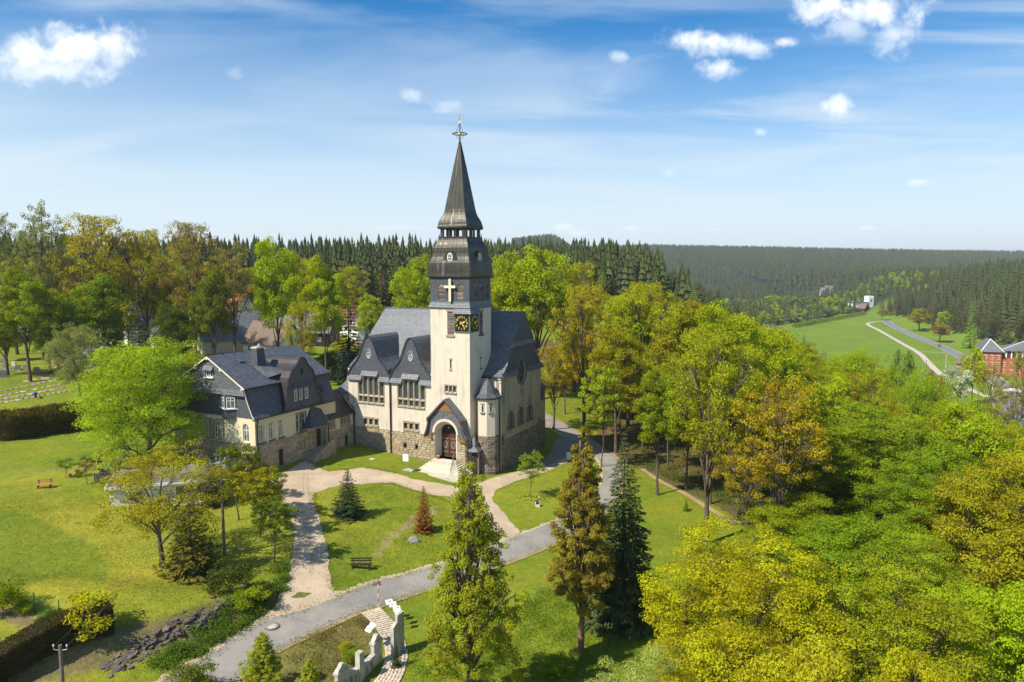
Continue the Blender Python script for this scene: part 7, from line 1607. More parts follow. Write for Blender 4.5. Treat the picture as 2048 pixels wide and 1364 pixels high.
YEL = simple('yellow_petals', (.75, .5, .02), (.6, .3, .02), 5, .8); PINK = simple('pink_petals', (.6, .2, .35), (.5, .12, .25), 5, .8); WPET = simple('white_petals', (.8, .8, .76), (.7, .7, .66), 5, .8)
m = MB()
for k in range(9): a = k*2.4; m.lathe([(.01, -.06), (.08, 0), (.01, .07)], (.17*math.cos(a)*(k/9)**.5, .17*math.sin(a)*(k/9)**.5, .42), 6)
m.build('blossoms', YEL, e)['kind'] = 'stuff'
g = G(1137, 918); e = empty('white_cabinet', (g.x, g.y, g.z), R(10), label='small white cabinet box where the side path meets the road', cat='cabinet'); m = MB(); m.box(-.35, .35, -.25, .25, -.1, 1.15); m.build('box', WHITE, e); m = MB(); m.box(-.4, .4, -.3, .3, 1.15, 1.22); m.build('lid', LEAD, e)
# round the road: manhole, drain, snow pole
g = G(543, 1254); e = empty('manhole_cover', (g.x, g.y, g.z+.06), 0, label='round manhole cover with a pale rim in the asphalt road', cat='manhole cover'); m = MB(); m.lathe([(.42, .0), (.42, .02)], (0, 0, 0), 24); m.build('lid', GRANITE, e)
m = MB(); m.lathe([(.42, .0), (.42, .03), (.62, .03), (.62, .0)], (0, 0, 0), 24, cap=False); m.build('rim', TERRA if 0 else simple('rusty_rim', (.24, .17, .12), (.18, .13, .09)), e)
g = G(752, 1169); e = empty('drain_grate', (g.x, g.y, g.z+.05), R(20), label='rusty drain grate at the upper edge of the road', cat='drain'); RUST = simple('rust', (.16, .075, .045), (.10, .05, .035), 4); m = MB(); m.box(-.36, .36, -.25, -.2, 0, .04); m.box(-.36, .36, .2, .25, 0, .04); m.box(-.36, -.3, -.2, .2, 0, .04); m.box(.3, .36, -.2, .2, 0, .04); m.build('frame', RUST, e)
for k in range(6): m = MB(); m.box(-.27+.1*k, -.21+.1*k, -.2, .2, 0, .03); m.build('bar', RUST, e)
g = G(757, 1214); e = empty('snow_pole', (g.x, g.y, g.z), 0, label='red and white striped snow pole at the edge of the road', cat='snow pole')
for k in range(6): m = MB(); m.tube([(0, 0, .42*k - (.1 if k == 0 else 0)), (0, 0, .42*(k+1))], .035, 8); m.build('band', WHITE if k % 2 == 0 else RED, e)
# info panels on thin posts
for i, (px, py, ph, lab) in enumerate([(779, 1240, 1.6, 'farthest of the four slanted info panels on the right of the cobbled path'), (786, 1245, 1.6, 'second slanted info panel right of the cobbled path'), (794, 1254, 1.6, 'third slanted info panel right of the cobbled path'), (798, 1262, 1.5, 'nearest slanted info panel, half behind the tall steles'), (745, 1290, 1.6, 'upper slanted info panel left of the cobbled path'), (739, 1300, 1.7, 'lower, larger slanted info panel left of the cobbled path')]):
    g = G(px, py+0); e = empty('info_sign', (g.x, g.y, g.z), R(25 if i < 4 else -35), label=lab, cat='sign'); e['group'] = 'slanted info panels by the cobbled path'
    m = MB(); m.tube([(0, 0, -.1), (0, 0, ph)], .022, 6); m.build('post', IRON, e); m = MB(); m.obox((0, -.02, ph), .30, .22, .015, 0, R(38)); pn_ = m.build('panel', WHITE, e)
    m = MB(); ca, sa = math.cos(R(38)), math.sin(R(38)); rr = random.Random(i)
    for k in range(3):
        u, v = rr.uniform(-.2, .1), rr.uniform(-.14, .1); w_, h_ = rr.uniform(.08, .15), rr.uniform(.03, .07); pts = [(u, v), (u+w_, v), (u+w_, v+h_), (u, v+h_)]; m.poly([(a, -.02+b*ca-.02*sa*0, ph+b*sa+.024) for a, b in pts]); m.cut()
    m.each('print', BLACKM, pn_)
# memorial wall of old gravestones, tall steles
wp = [G(673, 1392), G(706, 1366), G(728, 1352), G(760, 1322), G(775, 1312)]
ANG = math.atan2((wp[3]-wp[0]).y, (wp[3]-wp[0]).x)
e = empty('memorial_wall', wp[0], ANG, label='low curved wall of pale old gravestones with panels beside the cobbled path', cat='wall'); ml = (wp[3]-wp[0]).length
def hstone(x0, x1, h, top, t=.32, y=0.0, nm='headstone'):
    c = (x0+x1)/2; hw = (x1-x0)/2; prof_ = [(x0, -.4), (x1, -.4), (x1, h)]
    if top: prof_ += [(x1-.12, h+.14), (c+.22, h+.26), (c+.1, h+.42), (c-.1, h+.42), (c-.22, h+.26), (x0+.12, h+.14)]
    prof_ += [(x0, h)]; m = MB(); m.prism(prof_, lambda u, v, d: (u, y+d, v), -t/2, t/2); o = m.build(nm, GRANITE, e)
    if top: m = MB(); m.box(x0-.08, x1+.08, y-t/2-.07, y+t/2+.07, h-.22, h-.04); m.build('moulding', GRANITE, o)
def cwall(x0, x1, y0, y1):
    m = MB(); m.hexa([(x0, y0-.12, -.4), (x1, y1-.12, -.4), (x1, y1+.12, -.4), (x0, y0+.12, -.4), (x0, y0-.12, .95), (x1, y1-.12, .95), (x1, y1+.12, .95), (x0, y0+.12, .95)]); o = m.build('wall_panel', GRANITE, e)
    m = MB(); m.hexa([(x0, y0-.2, .952), (x1, y1-.2, .952), (x1, y1+.2, .952), (x0, y0+.2, .952), (x0, y0-.2, 1.1), (x1, y1-.2, 1.1), (x1, y1+.2, 1.1), (x0, y0+.2, 1.1)]); m.build('coping', GRANITE, o)
    for k in range(2): t = (k+.8)/2.6; x = x0+(x1-x0)*t; y = y0+(y1-y0)*t; m = MB(); m.hexa([(x-.08, y-.145, .15), (x+.08, y-.145, .15), (x+.08, y-.1, .15), (x-.08, y-.1, .15), (x-.08, y-.145, .75), (x+.08, y-.145, .75), (x+.08, y-.1, .75), (x-.08, y-.1, .75)]); m.build('inset', GRAVE, o)
hstone(0, 1.15, 1.7, True); cwall(1.15, ml*.40, 0, -.25); hstone(ml*.40, ml*.40+.5, 2.2, False, .42, -.28); cwall(ml*.40+.5, ml*.82, -.28, -.1); hstone(ml*.82, ml*.82+.95, 1.95, True, .34, 0)
for (px, py, h, lab) in [(792, 1312, 2.7, 'nearer, shorter of the two tall pale steles'), (800, 1302, 3.1, 'farther, taller of the two tall pale steles')]:
    g = G(px, py); e = empty('stele', (g.x, g.y, g.z), R(62), label=lab, cat='stele'); m = MB(); m.prism([(-.42, -.3), (.42, -.3), (.42, h-.25), (0, h) if h < 3 else (.42, h), (-.42, h-.25) if h < 3 else (-.42, h)], lambda u, v, d: (u, d, v), -.13, .13); m.build('slab', GRANITE, e); m = MB(); m.box(-.55, .55, -.25, .25, -.3, .12); m.build('plinth', GRANITE, e)
# cobbled path: individual setts, laid in rows
cp_ = P2((742, 1222), (765, 1245), (785, 1275), (793, 1310), (785, 1345), (770, 1370)); cc = fit([Vector((p.x, p.y)) for p in cp_], 8)
ribbon('cobbled_path', cp_, 1.75, simple('cobble_bed', (.34, .28, .20), (.24, .2, .15)), .05, 6, 2)
rest = MB(); k_ = 0; proto = MB(); proto.hexa([(-.5, -.5, 0), (.5, -.5, 0), (.5, .5, 0), (-.5, .5, 0), (-.4, -.4, 1), (.42, -.38, .95), (.38, .42, 1.03), (-.42, .4, .97)])
SETT = m_stone('granite_setts', (0.66, 0.56, 0.42), (0.52, 0.43, 0.33), 0.03); po_ = proto.build('sett_proto', SETT); sm_ = po_.data; col.objects.unlink(po_); bpy.data.objects.remove(po_)
PE = empty('cobbles', (cc[0].x, cc[0].y, tz(cc[0].x, cc[0].y)), 0, label='curved footpath of pale granite setts leading from the road past the steles', cat='path')
L_ = 0.0
for i in range(len(cc)-1):
    d = cc[i+1]-cc[i]; dn = d.normalized(); q = Vector((-dn.y, dn.x)); n = max(1, int(d.length/.26))
    for j in range(n):
        for r_ in range(7):
            w_ = .25; p = cc[i]+d*((j+.5)/n)+q*((r_-3)*w_+random.uniform(-.02, .02)); zz = tz(p.x, p.y)+.05
            if k_ < 290 and (i % 2 == 0 or k_ < 60):
                o = bpy.data.objects.new('sett', sm_); col.objects.link(o); o.parent = PE; o.location = (p.x-PE.location.x, p.y-PE.location.y, zz-PE.location.z); o.scale = (.22, .22, random.uniform(.04, .07)); o.rotation_euler = (0, 0, math.atan2(d.y, d.x)+random.uniform(-.15, .15)); k_ += 1
            else: rest.obox((p.x, p.y, zz+.02), .105, .105, random.uniform(.02, .035), math.atan2(d.y, d.x)+random.uniform(-.15, .15))
o = rest.build('sett', SETT, None, off=PE.location); o.location = (0, 0, 0); o.parent = PE; o['kind'] = 'stuff'
# dry-laid slate bank beside the road
SLABST = m_stone('bank_slate', (0.17, 0.135, 0.11), (0.10, 0.08, 0.068), 0.3)
DB = empty('slab_bank', G(330, 1300), 0, label='bank of overlapping flat dark slabs above the left edge of the road', cat='stone bank'); sp_ = []
for v_ in range(3):
    m = MB(); n = 6; o_ = [(random.uniform(.8, 1.1)*math.cos(2*PI*i/n), random.uniform(.6, .9)*math.sin(2*PI*i/n)) for i in range(n)]; m.loft([[(x, y, 0) for x, y in o_], [(x*.95, y*.95, 1) for x, y in o_]]); m.poly([(x*.95, y*.95, 1) for x, y in o_]); t = m.build('slab_proto', SLABST, None, off=(0, 0, 0)); sp_.append(t.data); col.objects.unlink(t); bpy.data.objects.remove(t)
for i in range(150):
    t = random.random()**.9; a = G(215+(450-215)*t+random.uniform(-14, 14), 1335-(1335-1210)*t + random.triangular(-26, 30, 0))
    o = bpy.data.objects.new('slab', random.choice(sp_)); col.objects.link(o); o.parent = DB; o.location = Vector((a.x, a.y, a.z+random.uniform(-.05, .02)))-DB.location; s_ = random.uniform(.14, .36); o.scale = (s_*1.3, s_, random.uniform(.07, .12)); o.rotation_euler = (R(random.uniform(5, 25)), R(random.uniform(-22, 4)), random.uniform(0, 6))
# log steps at the end of the trail
for i in range(6):
    t = i/5; g = G(1448+24*t, 1036+14*t); m = MB(); d = Vector((trailpts[-1].x-trailpts[-2].x, trailpts[-1].y-trailpts[-2].y)).normalized(); q = Vector((-d.y, d.x)); m.tube([(g.x-q.x*.55, g.y-q.y*.55, g.z+.1), (g.x+q.x*.55, g.y+q.y*.55, g.z+.1)], .1, 7); tag(m.build('log_step', WOOD_GREY, None, off=(g.x, g.y, g.z)), 'log set across the trail as a step at its lower end', 'log step', 'log steps on the forest trail')
# ------------------------------------------------ garden on the left
def hedge(name, pts, w_, h_, n, c, lab, clip=True, lsz=.16, rag=.12):
    """a hedge as a solid core with a coat of leaves; pts in plan"""
    global rng; P = fit([Vector((p.x, p.y)) for p in pts], 6); e = empty(name, (P[0].x, P[0].y, tz(P[0].x, P[0].y)), 0, label=lab, cat='hedge'); o0 = e.location
    L_ = []
    for i, p in enumerate(P):
        d = (P[min(i+1, len(P)-1)]-P[max(i-1, 0)]).normalized(); q = Vector((-d.y, d.x)); z = tz(p.x, p.y); k = .82; L_.append([(p.x+q.x*s_*w_/2*k-o0.x, p.y+q.y*s_*w_/2*k-o0.y, z+zz*h_-o0.z) for s_, zz in ((-1, -.1), (-1, .88), (1, .88), (1, -.1))])
    m = MB(); m.loft(L_); m.poly(L_[0]); m.poly(L_[-1]); m.build('stems', BARK, e, off=(0, 0, 0))
    t = rng.random(n)*(len(P)-1.001); i = t.astype(int); f = t-i; pa_ = np.array([(p.x, p.y) for p in P]); base = pa_[i]*(1-f)[:, None]+pa_[i+1]*f[:, None]; dd = pa_[i+1]-pa_[i]; dd /= np.linalg.norm(dd, axis=1)[:, None]; qq = np.stack([-dd[:, 1], dd[:, 0]], 1)
    face = rng.random(n); top = face < w_/(w_+2*h_); side = np.sign(rng.random(n)-.5); off = np.where(top, rng.uniform(-1, 1, n), side)*w_/2; zz = np.where(top, 1.0, rng.random(n))*h_
    wv = rag*wob2(base[:, 0]+off, base[:, 1]+zz, 1.6 if clip else .9, 1.0)*2; nrm = np.stack([np.where(top, 0, qq[:, 0]*side), np.where(top, 0, qq[:, 1]*side), np.where(top, 1.0, .15)], 1)
    if not clip: zz = zz*(1+.12*wv)
    pos = np.stack([base[:, 0]+qq[:, 0]*off, base[:, 1]+qq[:, 1]*off, terrain(base[:, 0], base[:, 1])+zz], 1)+nrm*wv[:, None]+rng.normal(size=(n, 3))*rag*.6 - np.array(o0)
    me = leafmesh('leaves', pos, nrm*.7+rng.normal(size=(n, 3))*.6, lsz*rng.uniform(.6, 1.3, n), np.clip(.5+.35*wob2(base[:, 0]*2, zz*3, 1.1, 2)+rng.normal(size=n)*.2, 0, 1), LEAF); o = link('leaves', me, e); o.color = c+(1,)
hedge('hedge', P2((-60, 870), (0, 878), (60, 870), (120, 862), (200, 850), (262, 848)), 3.2, 3.4, 42000, (.13, .105, .014), 'tall unclipped dark thuja hedge between garden and graveyard', False, .24, .3)
hedge('hedge', P2((-160, 1460), (-30, 1375), (60, 1322), (140, 1285), (222, 1258)), 1.6, 2.1, 26000, (.085, .07, .018), 'clipped brown-topped hedge in the bottom left corner', True, .12, .07)
# wire mesh fence with green posts
FE = empty('mesh_fence', G(20, 1200), 0, label='green wire mesh fence with four posts at the left edge', cat='fence'); fp = [G(-60, 1180), G(21, 1200), G(70, 1228), G(120, 1246)]
for p in fp: m = MB(); m.tube([p+Vector((0, 0, -.2)), p+Vector((0, 0, 1.75))], .04, 7); m.build('post', TEALM, FE, off=FE.location)
m = MB()
for a, b in zip(fp[:-1], fp[1:]):
    for k in range(9): z = .1+1.5*k/8; m.beam(a+Vector((0, 0, z)), b+Vector((0, 0, z)), .008, .008)
    n = int((b-a).length/.2)
    for k in range(n): q = a.lerp(b, k/n); m.beam(q+Vector((0, 0, .1)), q+Vector((0, 0, 1.6)), .006, .006)
m.build('wire_mesh', TEALM, FE, off=FE.location)['kind'] = 'stuff'
# flat-roofed garage
g = G(330, 1010); e = empty('garage', (g.x, g.y, g.z), R(20), label='white flat-roofed garage half hidden by the golden garden tree', cat='garage'); gx0, gx1, gy0, gy1 = -5.4, 5.4, 0, 6.2
m = MB(); f = Fr((0, gy0, 0), (1, 0, 0), (0, -1, 0)); panel(m, f, rect(gx0, gx1, -.5, 2.4), [rect(1.2, 3.8, 0, 2.0), rect(-3.6, -2.2, .9, 1.9)], .15); m.box(gx0, gx0+.02, gy0+.01, gy1, -.5, 2.4); m.box(gx1-.02, gx1, gy0+.01, gy1, -.5, 2.4); m.box(gx0, gx1, gy1, gy1+.02, -.5, 2.4); m.build('wall', WHITE, e)
window(e, f, rect(-3.6, -2.2, .9, 1.9), .1, .06, 2, 1); window(e, f, rect(1.2, 3.8, 0, 2.0), .1, 0, pane=WOOD_GREY, name='garage_door')
FELT = simple('roofing_felt', (.20, .18, .15), (.13, .12, .10), 1.2, .9); m = MB(); m.box(gx0-.3, gx1+.3, gy0-.4, gy1+.3, 2.42, 2.6); m.build('roof', FELT, e); m = MB()
for b_ in ((gx0-.36, gx1+.36, gy0-.46, gy0-.38), (gx0-.36, gx1+.36, gy1+.3, gy1+.36), (gx0-.36, gx0-.3, gy0-.38, gy1+.3), (gx1+.3, gx1+.36, gy0-.38, gy1+.3)): m.box(*b_, 2.36, 2.68); m.cut()
m.each('fascia', WHITE, e)
# palisade, swing frame, tubs, two people on a bench
g = G(190, 966); e = empty('palisade', (g.x, g.y, g.z), R(14), label='low palisade of weathered upright logs below the seated couple', cat='fence')
for k in range(26): m = MB(); h = 1.15+random.uniform(-.06, .06); m.lathe([(.1, -.2), (.1, h), (.05, h+.06)], (k*.2, .25*math.sin(k*.35), 0), 6); m.build('log', WOOD_GREY, e)
g = G(208, 950); pz = tz(*W(0, 0).to_2d()) if 0 else g.z; e = empty('terrace', (g.x, g.y, g.z), R(14), label='small raised terrace behind the palisade where the couple sit', cat='terrace'); m = MB(); m.box(-.6, 4.6, .2, 3.2, -.3, .75); m.build('deck', WOOD_GREY, e); m = MB(); m.box(-.7, 4.7, .1, .2, .6, .82); m.build('edge_board', WOOD_DARK, e)
TE = e; M4 = Matrix.Translation(g) @ Matrix.Rotation(R(14), 4, 'Z'); TP = lambda x, y, z: M4 @ Vector((x, y, z))
q = TP(1.1, 2.0, .76); e = empty('terrace_bench', q, R(14), label='bench on the terrace under the man in blue and the woman in white', cat='bench')
for k in range(3): m = MB(); m.box(-.2, 1.8, -.25+.17*k, -.1+.17*k, .40, .44); m.build('seat_slat', WOOD_DARK, e)
for x in (-.1, 1.7): m = MB(); m.box(x-.04, x+.04, -.2, .25, 0, .4); m.build('leg', WOOD_DARK, e)
m = MB(); m.box(-.2, 1.8, .28, .32, .55, .85); m.build('backrest', WOOD_DARK, e)
q = TP(.3, 2.4, .76); e = empty('pergola_frame', q, R(14), label='thin dark timber frame standing over the terrace bench', cat='frame')
for (x, h) in ((0, 1.9), (2.9, 2.3)): m = MB(); m.tube([(x, 0, 0), (x, 0, h)], .05, 6); m.build('post', WOOD_DARK, e)
m = MB(); m.tube([(0, 0, 1.9), (2.9, 0, 2.3)], .045, 6); m.build('beam', WOOD_DARK, e); m = MB(); m.tube([(.1, 0, 1.8), (.7, 0, 0.1)], .04, 6); m.build('brace', WOOD_DARK, e)
def figure(name, joints, edges, radii, mat, parts, loc, rz, label, root=0):
    """a body grown as one skin over a skeleton, clothes as shells over it"""
    def skin(nm, js, es, rs, mt, parent):
        me = bpy.data.meshes.new(nm); me.from_pydata(js, es, []); o = bpy.data.objects.new(nm, me); col.objects.link(o)
        sk = o.modifiers.new('skin', 'SKIN'); sk.use_smooth_shade = True; 
        for i, r_ in enumerate(rs): me.skin_vertices[0].data[i].radius = (r_, r_) if not isinstance(r_, tuple) else r_; me.skin_vertices[0].data[i].use_root = (i == 0)
        sb = o.modifiers.new('sub', 'SUBSURF'); sb.levels = 1; sb.render_levels = 1; bpy.context.view_layer.update()
        dg_ = bpy.context.evaluated_depsgraph_get(); m2 = bpy.data.meshes.new_from_object(o.evaluated_get(dg_)); col.objects.unlink(o); bpy.data.objects.remove(o); m2.name = nm; m2.materials.clear(); m2.materials.append(mt); return link(nm, m2, parent)
    e = empty('person', loc, rz, label=label, cat='person'); skin('body', joints, edges, radii, mat, e)
    for nm, js, es, rs, mt in parts: skin(nm, js, es, rs, mt, e)
    return e
def seated(loc, rz, top, legs, label, hair, lean=0.0):
    J = [(0, 0, .50), (0, .03, .72), (0, .05, .98), (0, .04, 1.08), (0, .03, 1.20), (0, .02, 1.30), (.17, .05, 1.0), (.27, -.05, .78), (.16, -.25, .66), (.11, -.33, .62), (-.17, .05, 1.0), (-.27, -.05, .78), (-.16, -.25, .66), (-.11, -.33, .62), (.1, -.02, .48), (.13, -.44, .50), (.13, -.46, .10), (.13, -.60, .05), (-.1, -.02, .48), (-.13, -.44, .50), (-.13, -.46, .10), (-.13, -.60, .05)]
    E_ = [(0, 1), (1, 2), (2, 3), (3, 4), (4, 5), (2, 6), (6, 7), (7, 8), (8, 9), (2, 10), (10, 11), (11, 12), (12, 13), (0, 14), (14, 15), (15, 16), (16, 17), (0, 18), (18, 19), (19, 20), (20, 21)]
    r_ = [.15, .14, .14, .06, .095, .075, .07, .05, .04, .04, .07, .05, .04, .04, .10, .08, .055, .045, .10, .08, .055, .045]
    P_ = [('shirt', [J[0], J[1], J[2], J[6], J[7], J[8], J[10], J[11], J[12]], [(0, 1), (1, 2), (2, 3), (3, 4), (4, 5), (2, 6), (6, 7), (7, 8)], [.165, .16, .16, .085, .065, .055, .085, .065, .055], top),
          ('trousers', [J[0], J[14], J[15], J[16], J[18], J[19], J[20]], [(0, 1), (1, 2), (2, 3), (0, 4), (4, 5), (5, 6)], [.168, .115, .093, .07, .115, .093, .07], legs)]
    if hair: P_.append(('hair', [(0, .05, 1.24), (0, .05, 1.33)], [(0, 1)], [.105, .09], HAIR))
    return figure('person', J, E_, r_, SKIN, P_, loc, rz, label)

q = TP(1.9, 1.95, .76); seated(q+Vector((0, 0, -.03)), R(8), BLUECLOTH, BLUECLOTH, 'bald man in a blue top and blue trousers sitting on the terrace bench', False)
q = TP(1.2, 1.95, .76); seated(q+Vector((0, 0, -.03)), R(22), WHITECLOTH, WHITECLOTH, 'person in white with short brown hair sitting left of the man in blue', True)
# the gardener bending over a grave
g = G(72, 797); J = [(0, 0, .86), (0, -.2, 1.08), (0, -.42, 1.16), (0, -.5, 1.12), (0, -.6, 1.05), (0, -.66, .98), (.17, -.4, 1.12), (.2, -.45, .82), (.12, -.52, .55), (.1, -.54, .46), (-.17, -.4, 1.12), (-.2, -.45, .82), (-.12, -.52, .55), (-.1, -.54, .46), (.1, .02, .84), (.11, -.02, .46), (.12, .03, .08), (.13, -.1, .04), (-.1, .02, .84), (-.11, -.02, .46), (-.12, .03, .08), (-.13, -.1, .04)]
E_ = [(0, 1), (1, 2), (2, 3), (3, 4), (4, 5), (2, 6), (6, 7), (7, 8), (8, 9), (2, 10), (10, 11), (11, 12), (12, 13), (0, 14), (14, 15), (15, 16), (16, 17), (0, 18), (18, 19), (19, 20), (20, 21)]
r_ = [.16, .14, .14, .06, .09, .07, .07, .05, .04, .04, .07, .05, .04, .04, .10, .075, .05, .045, .10, .075, .05, .045]
figure('person', J, E_, r_, SKIN, [('jacket', [J[0], J[1], J[2], J[6], J[7], J[8], J[10], J[11], J[12]], [(0, 1), (1, 2), (2, 3), (3, 4), (4, 5), (2, 6), (6, 7), (7, 8)], [.185, .18, .17, .09, .07, .055, .09, .07, .055], BLUECLOTH), ('trousers', [J[0], J[14], J[15], J[16], J[18], J[19], J[20]], [(0, 1), (1, 2), (2, 3), (0, 4), (4, 5), (5, 6)], [.175, .12, .09, .07, .12, .09, .07], CARBLUE)], (g.x, g.y, g.z), R(-10), 'person in a dark blue jacket bending down among the grave plates')
g = G(82, 797); e = empty('bucket', (g.x, g.y, g.z), 0, label='green bucket beside the bending person in the graveyard', cat='bucket'); m = MB(); m.lathe([(.14, 0), (.2, .34)], (0, 0, 0), 12); m.build('pail', TEALM, e); m = MB(); m.tube([(-.2, 0, .34), (0, 0, .5), (.2, 0, .34)], .012, 5); m.build('handle', IRON, e)
# tubs, dwarf trees in the garden
for (px, py, r_, h, lab, fl) in [(140, 954, .2, .35, 'terracotta tub beneath the small round-headed tree', None), (155, 947, .28, .4, 'dark tub right of the terracotta one', None), (200, 930, .3, .5, 'dark planter with a reddish plant at the left end of the terrace', 'rust')]:
    g = G(px, py); e = empty('plant_tub', (g.x, g.y, g.z), 0, label=lab, cat='plant tub'); m = MB(); m.lathe([(r_*.75, 0), (r_, h), (r_*1.05, h+.04)], (0, 0, 0), 12); m.build('pot', TERRA if 'terracotta' in lab else BLACKM, e)
    if fl: plant(BU, 'potted_shrub', g.x, g.y, 1.3, .45, 'rust', 'reddish shrub growing in the dark planter', 'shrub', z=g.z+h)
g = G(133, 955); plant(Y1, 'young_tree', g.x, g.y, 2.4, 1.2, (.13, .2, .02), 'small round-headed garden tree above the terracotta tub', 'tree')
g = G(174, 968); plant(Y1, 'young_tree', g.x, g.y, 3.4, 1.3, (.22, .2, .03), 'thin young fruit tree left of the palisade', 'tree')
# ------------------------------------------------ graveyard
def tomb(px, py, w_, h, lab, mat=GRAVE, fl=None, rz=None):
    g = G(px, py); rz = R(random.uniform(-12, 25)) if rz is None else rz; e = empty('gravestone', (g.x, g.y, g.z), rz, label=lab, cat='gravestone'); e['group'] = 'upright gravestones in the churchyard'
    m = MB(); m.prism([(-w_/2, -.1), (w_/2, -.1), (w_/2, h*.92), (w_*.2, h), (-w_*.2, h), (-w_/2, h*.92)], lambda u, v, d: (u, d, v), -.14, .14); m.build('headstone', mat, e); m = MB(); m.box(-w_*.65, w_*.65, -.25, .25, -.1, .14); m.build('plinth', GRAVE, e)
    if fl is not None:
        m = MB()
        for k in range(14): m.lathe([(.01, -.08), (.13, 0), (.01, .1)], (random.uniform(-w_*.6, w_*.6), -.6+random.uniform(-.3, .3), .12), 5)
        m.build('grave_flowers', fl, e)['kind'] = 'stuff'
U = 'grey upright gravestone in the left part of the churchyard'
for (px, py, w_, h, fl, lab) in [(5, 728, 1.1, 1.2, YEL, 'gravestone with yellow flowers at the far left end of the back row'), (12, 737, 1.1, 1.2, None, 'grey gravestone just right of the flowered one in the back row'), (28, 733, 1.0, 1.1, None, 'pale gravestone standing alone in the middle of the back row'), (16, 744, 1.0, 1.1, None, 'pale gravestone in the second row'), (35, 741, 1.1, 1.0, None, 'wide gravestone with a white slab behind it'), (51, 739, 1.0, 1.1, RED, 'gravestone with red flowers at the right end of the group'), (73, 746, 1.1, 1.3, YEL, 'dark gravestone beside a fresh sandy grave with yellow flowers'), (3, 755, 1.9, 1.5, None, 'largest dark gravestone, cut by the left edge')]: tomb(px, py, w_, h, lab, GRAVE if 'pale' not in lab else GRANITE, fl)
for i, (px, py, h, lab) in enumerate([(396, 716, 1.7, 'dark headstone on a white base left of the parsonage ridge'), (434, 706, 1.1, 'pale grey stone left of the parsonage ridge end'), (436, 697, 1.2, 'dark gravestone on the lawn above the parsonage gable'), (418, 688, 1.0, 'small dark gravestone highest on the lawn left of the trees'), (452, 697, 1.1, 'dark gravestone left of the thick trunk'), (465, 697, 1.1, 'paired dark gravestone beside the thick trunk'), (495, 698, 1.4, 'brownish gravestone right of the thick trunk'), (503, 694, 1.7, 'tall brown gravestone behind the parsonage chimney'), (655, 730, 1.2, 'dark gravestone in the gap right of the parsonage roof'), (668, 732, 1.4, 'dark gravestone next to the fence right of the parsonage'), (682, 728, 1.4, 'dark gravestone left of the nave roof foot')]): tomb(px, py, 1.0, h, lab, GRAVE, YEL if i in (6, 7) else None)
for row, (x0, y0_, x1, y1_, n) in enumerate([(0, 783, 110, 760, 11), (0, 792, 128, 767, 13), (0, 799, 125, 776, 12), (0, 806, 140, 781, 14)]):
    for k in range(n):
        t = k/(n-1); g = G(x0+(x1-x0)*t, y0_+(y1_-y0_)*t); e = empty('grave_plate', (g.x, g.y, g.z), R(-10+random.uniform(-6, 6)), label='low grave plate with plants in the rows of urn graves', cat='grave plate'); e['group'] = 'low plates of the urn grave rows'
        m = MB(); m.hexa([(-.3, -.22, -.05), (.3, -.22, -.05), (.3, .22, -.05), (-.3, .22, -.05), (-.27, -.2, .06), (.27, -.2, .06), (.27, .2, .18), (-.27, .2, .18)]); m.build('plate', GRAVE, e)
        if random.random() < .5:
            m = MB()
            for j in range(7): m.lathe([(.01, -.06), (.11, 0), (.01, .09)], (random.uniform(.3, .7), random.uniform(-.3, .2), .05), 5)
            m.build('grave_flowers', random.choice([YEL, YEL, PINK, WPET, RED]), e)['kind'] = 'stuff'
sheet('sand_patch', P2((95, 728), (120, 724), (150, 727), (150, 734), (120, 740), (95, 738)), DIRT, .06, 1.0, .1); sheet('sand_patch', P2((76, 748), (98, 748), (98, 760), (84, 762)), DIRT, .06, 1.0, .1); sheet('sand_patch', P2((45, 762), (72, 757), (75, 762), (48, 766)), DIRT, .06, 1.0, .1)
sheet('sand_patch', P2((430, 702), (480, 700), (500, 708), (440, 712)), DIRT, .05, 1.5, .2)
# fences beyond the graveyard and behind the church
def boardfence(pts, h, lab, n_, mat=WOOD_GREY, gap=.5):
    e = empty('board_fence', pts[0], 0, label=lab, cat='fence'); o0 = Vector(e.location)
    for a, b in zip(pts[:-1], pts[1:]):
        d = (b-a); n = max(2, int(d.length/n_)); an = math.atan2(d.y, d.x)
        for k in range(n): q = a.lerp(b, k/n); z = tz(q.x, q.y); m = MB(); m.obox((q.x-o0.x, q.y-o0.y, z+h/2-o0.z), n_*gap, .03, h/2, an); m.build('board', mat, e, off=(0, 0, 0))
        m = MB()
        for zz in (.3, h-.3): m.beam(Vector((a.x, a.y, tz(a.x, a.y)+zz))-o0, Vector((b.x, b.y, tz(b.x, b.y)+zz))-o0, .05, .08); m.cut()
        m.each('rail', mat, e, off=(0, 0, 0))
boardfence([G(388, 663), G(410, 668), G(432, 672)], 2.4, 'brown plank fence with a dark gate left of the parsonage ridge', .7, WOOD_BROWN, .42)
boardfence([G(676, 750), G(688, 748), G(700, 742)], 1.5, 'weathered picket fence in the gap between parsonage and church', .22, WOOD_GREY, .3)
boardfence([G(0, 690), G(40, 690), G(85, 686)], 1.4, 'low dark fence along the far side of the churchyard lawn at left', .5, WOOD_DARK, .2)
# ring of flowers round the young tree
g = G(1062, 996); m = MB()
for k in range(70): a = random.uniform(0, 2*PI); r_ = random.uniform(.7, 1.8); x, y = g.x+r_*math.cos(a), g.y+r_*.6*math.sin(a); m.lathe([(.01, -.1), (.1, .02), (.01, .16)], (x, y, tz(x, y)+.1), 5)
o = m.build('flower_ring', simple('bulb_leaves', (.12, .2, .02), (.5, .42, .04), 2.0), None, off=(g.x, g.y, g.z)); tag(o, 'ring of bulbs and small flowers round the slender young tree', 'flowers', kind='stuff')
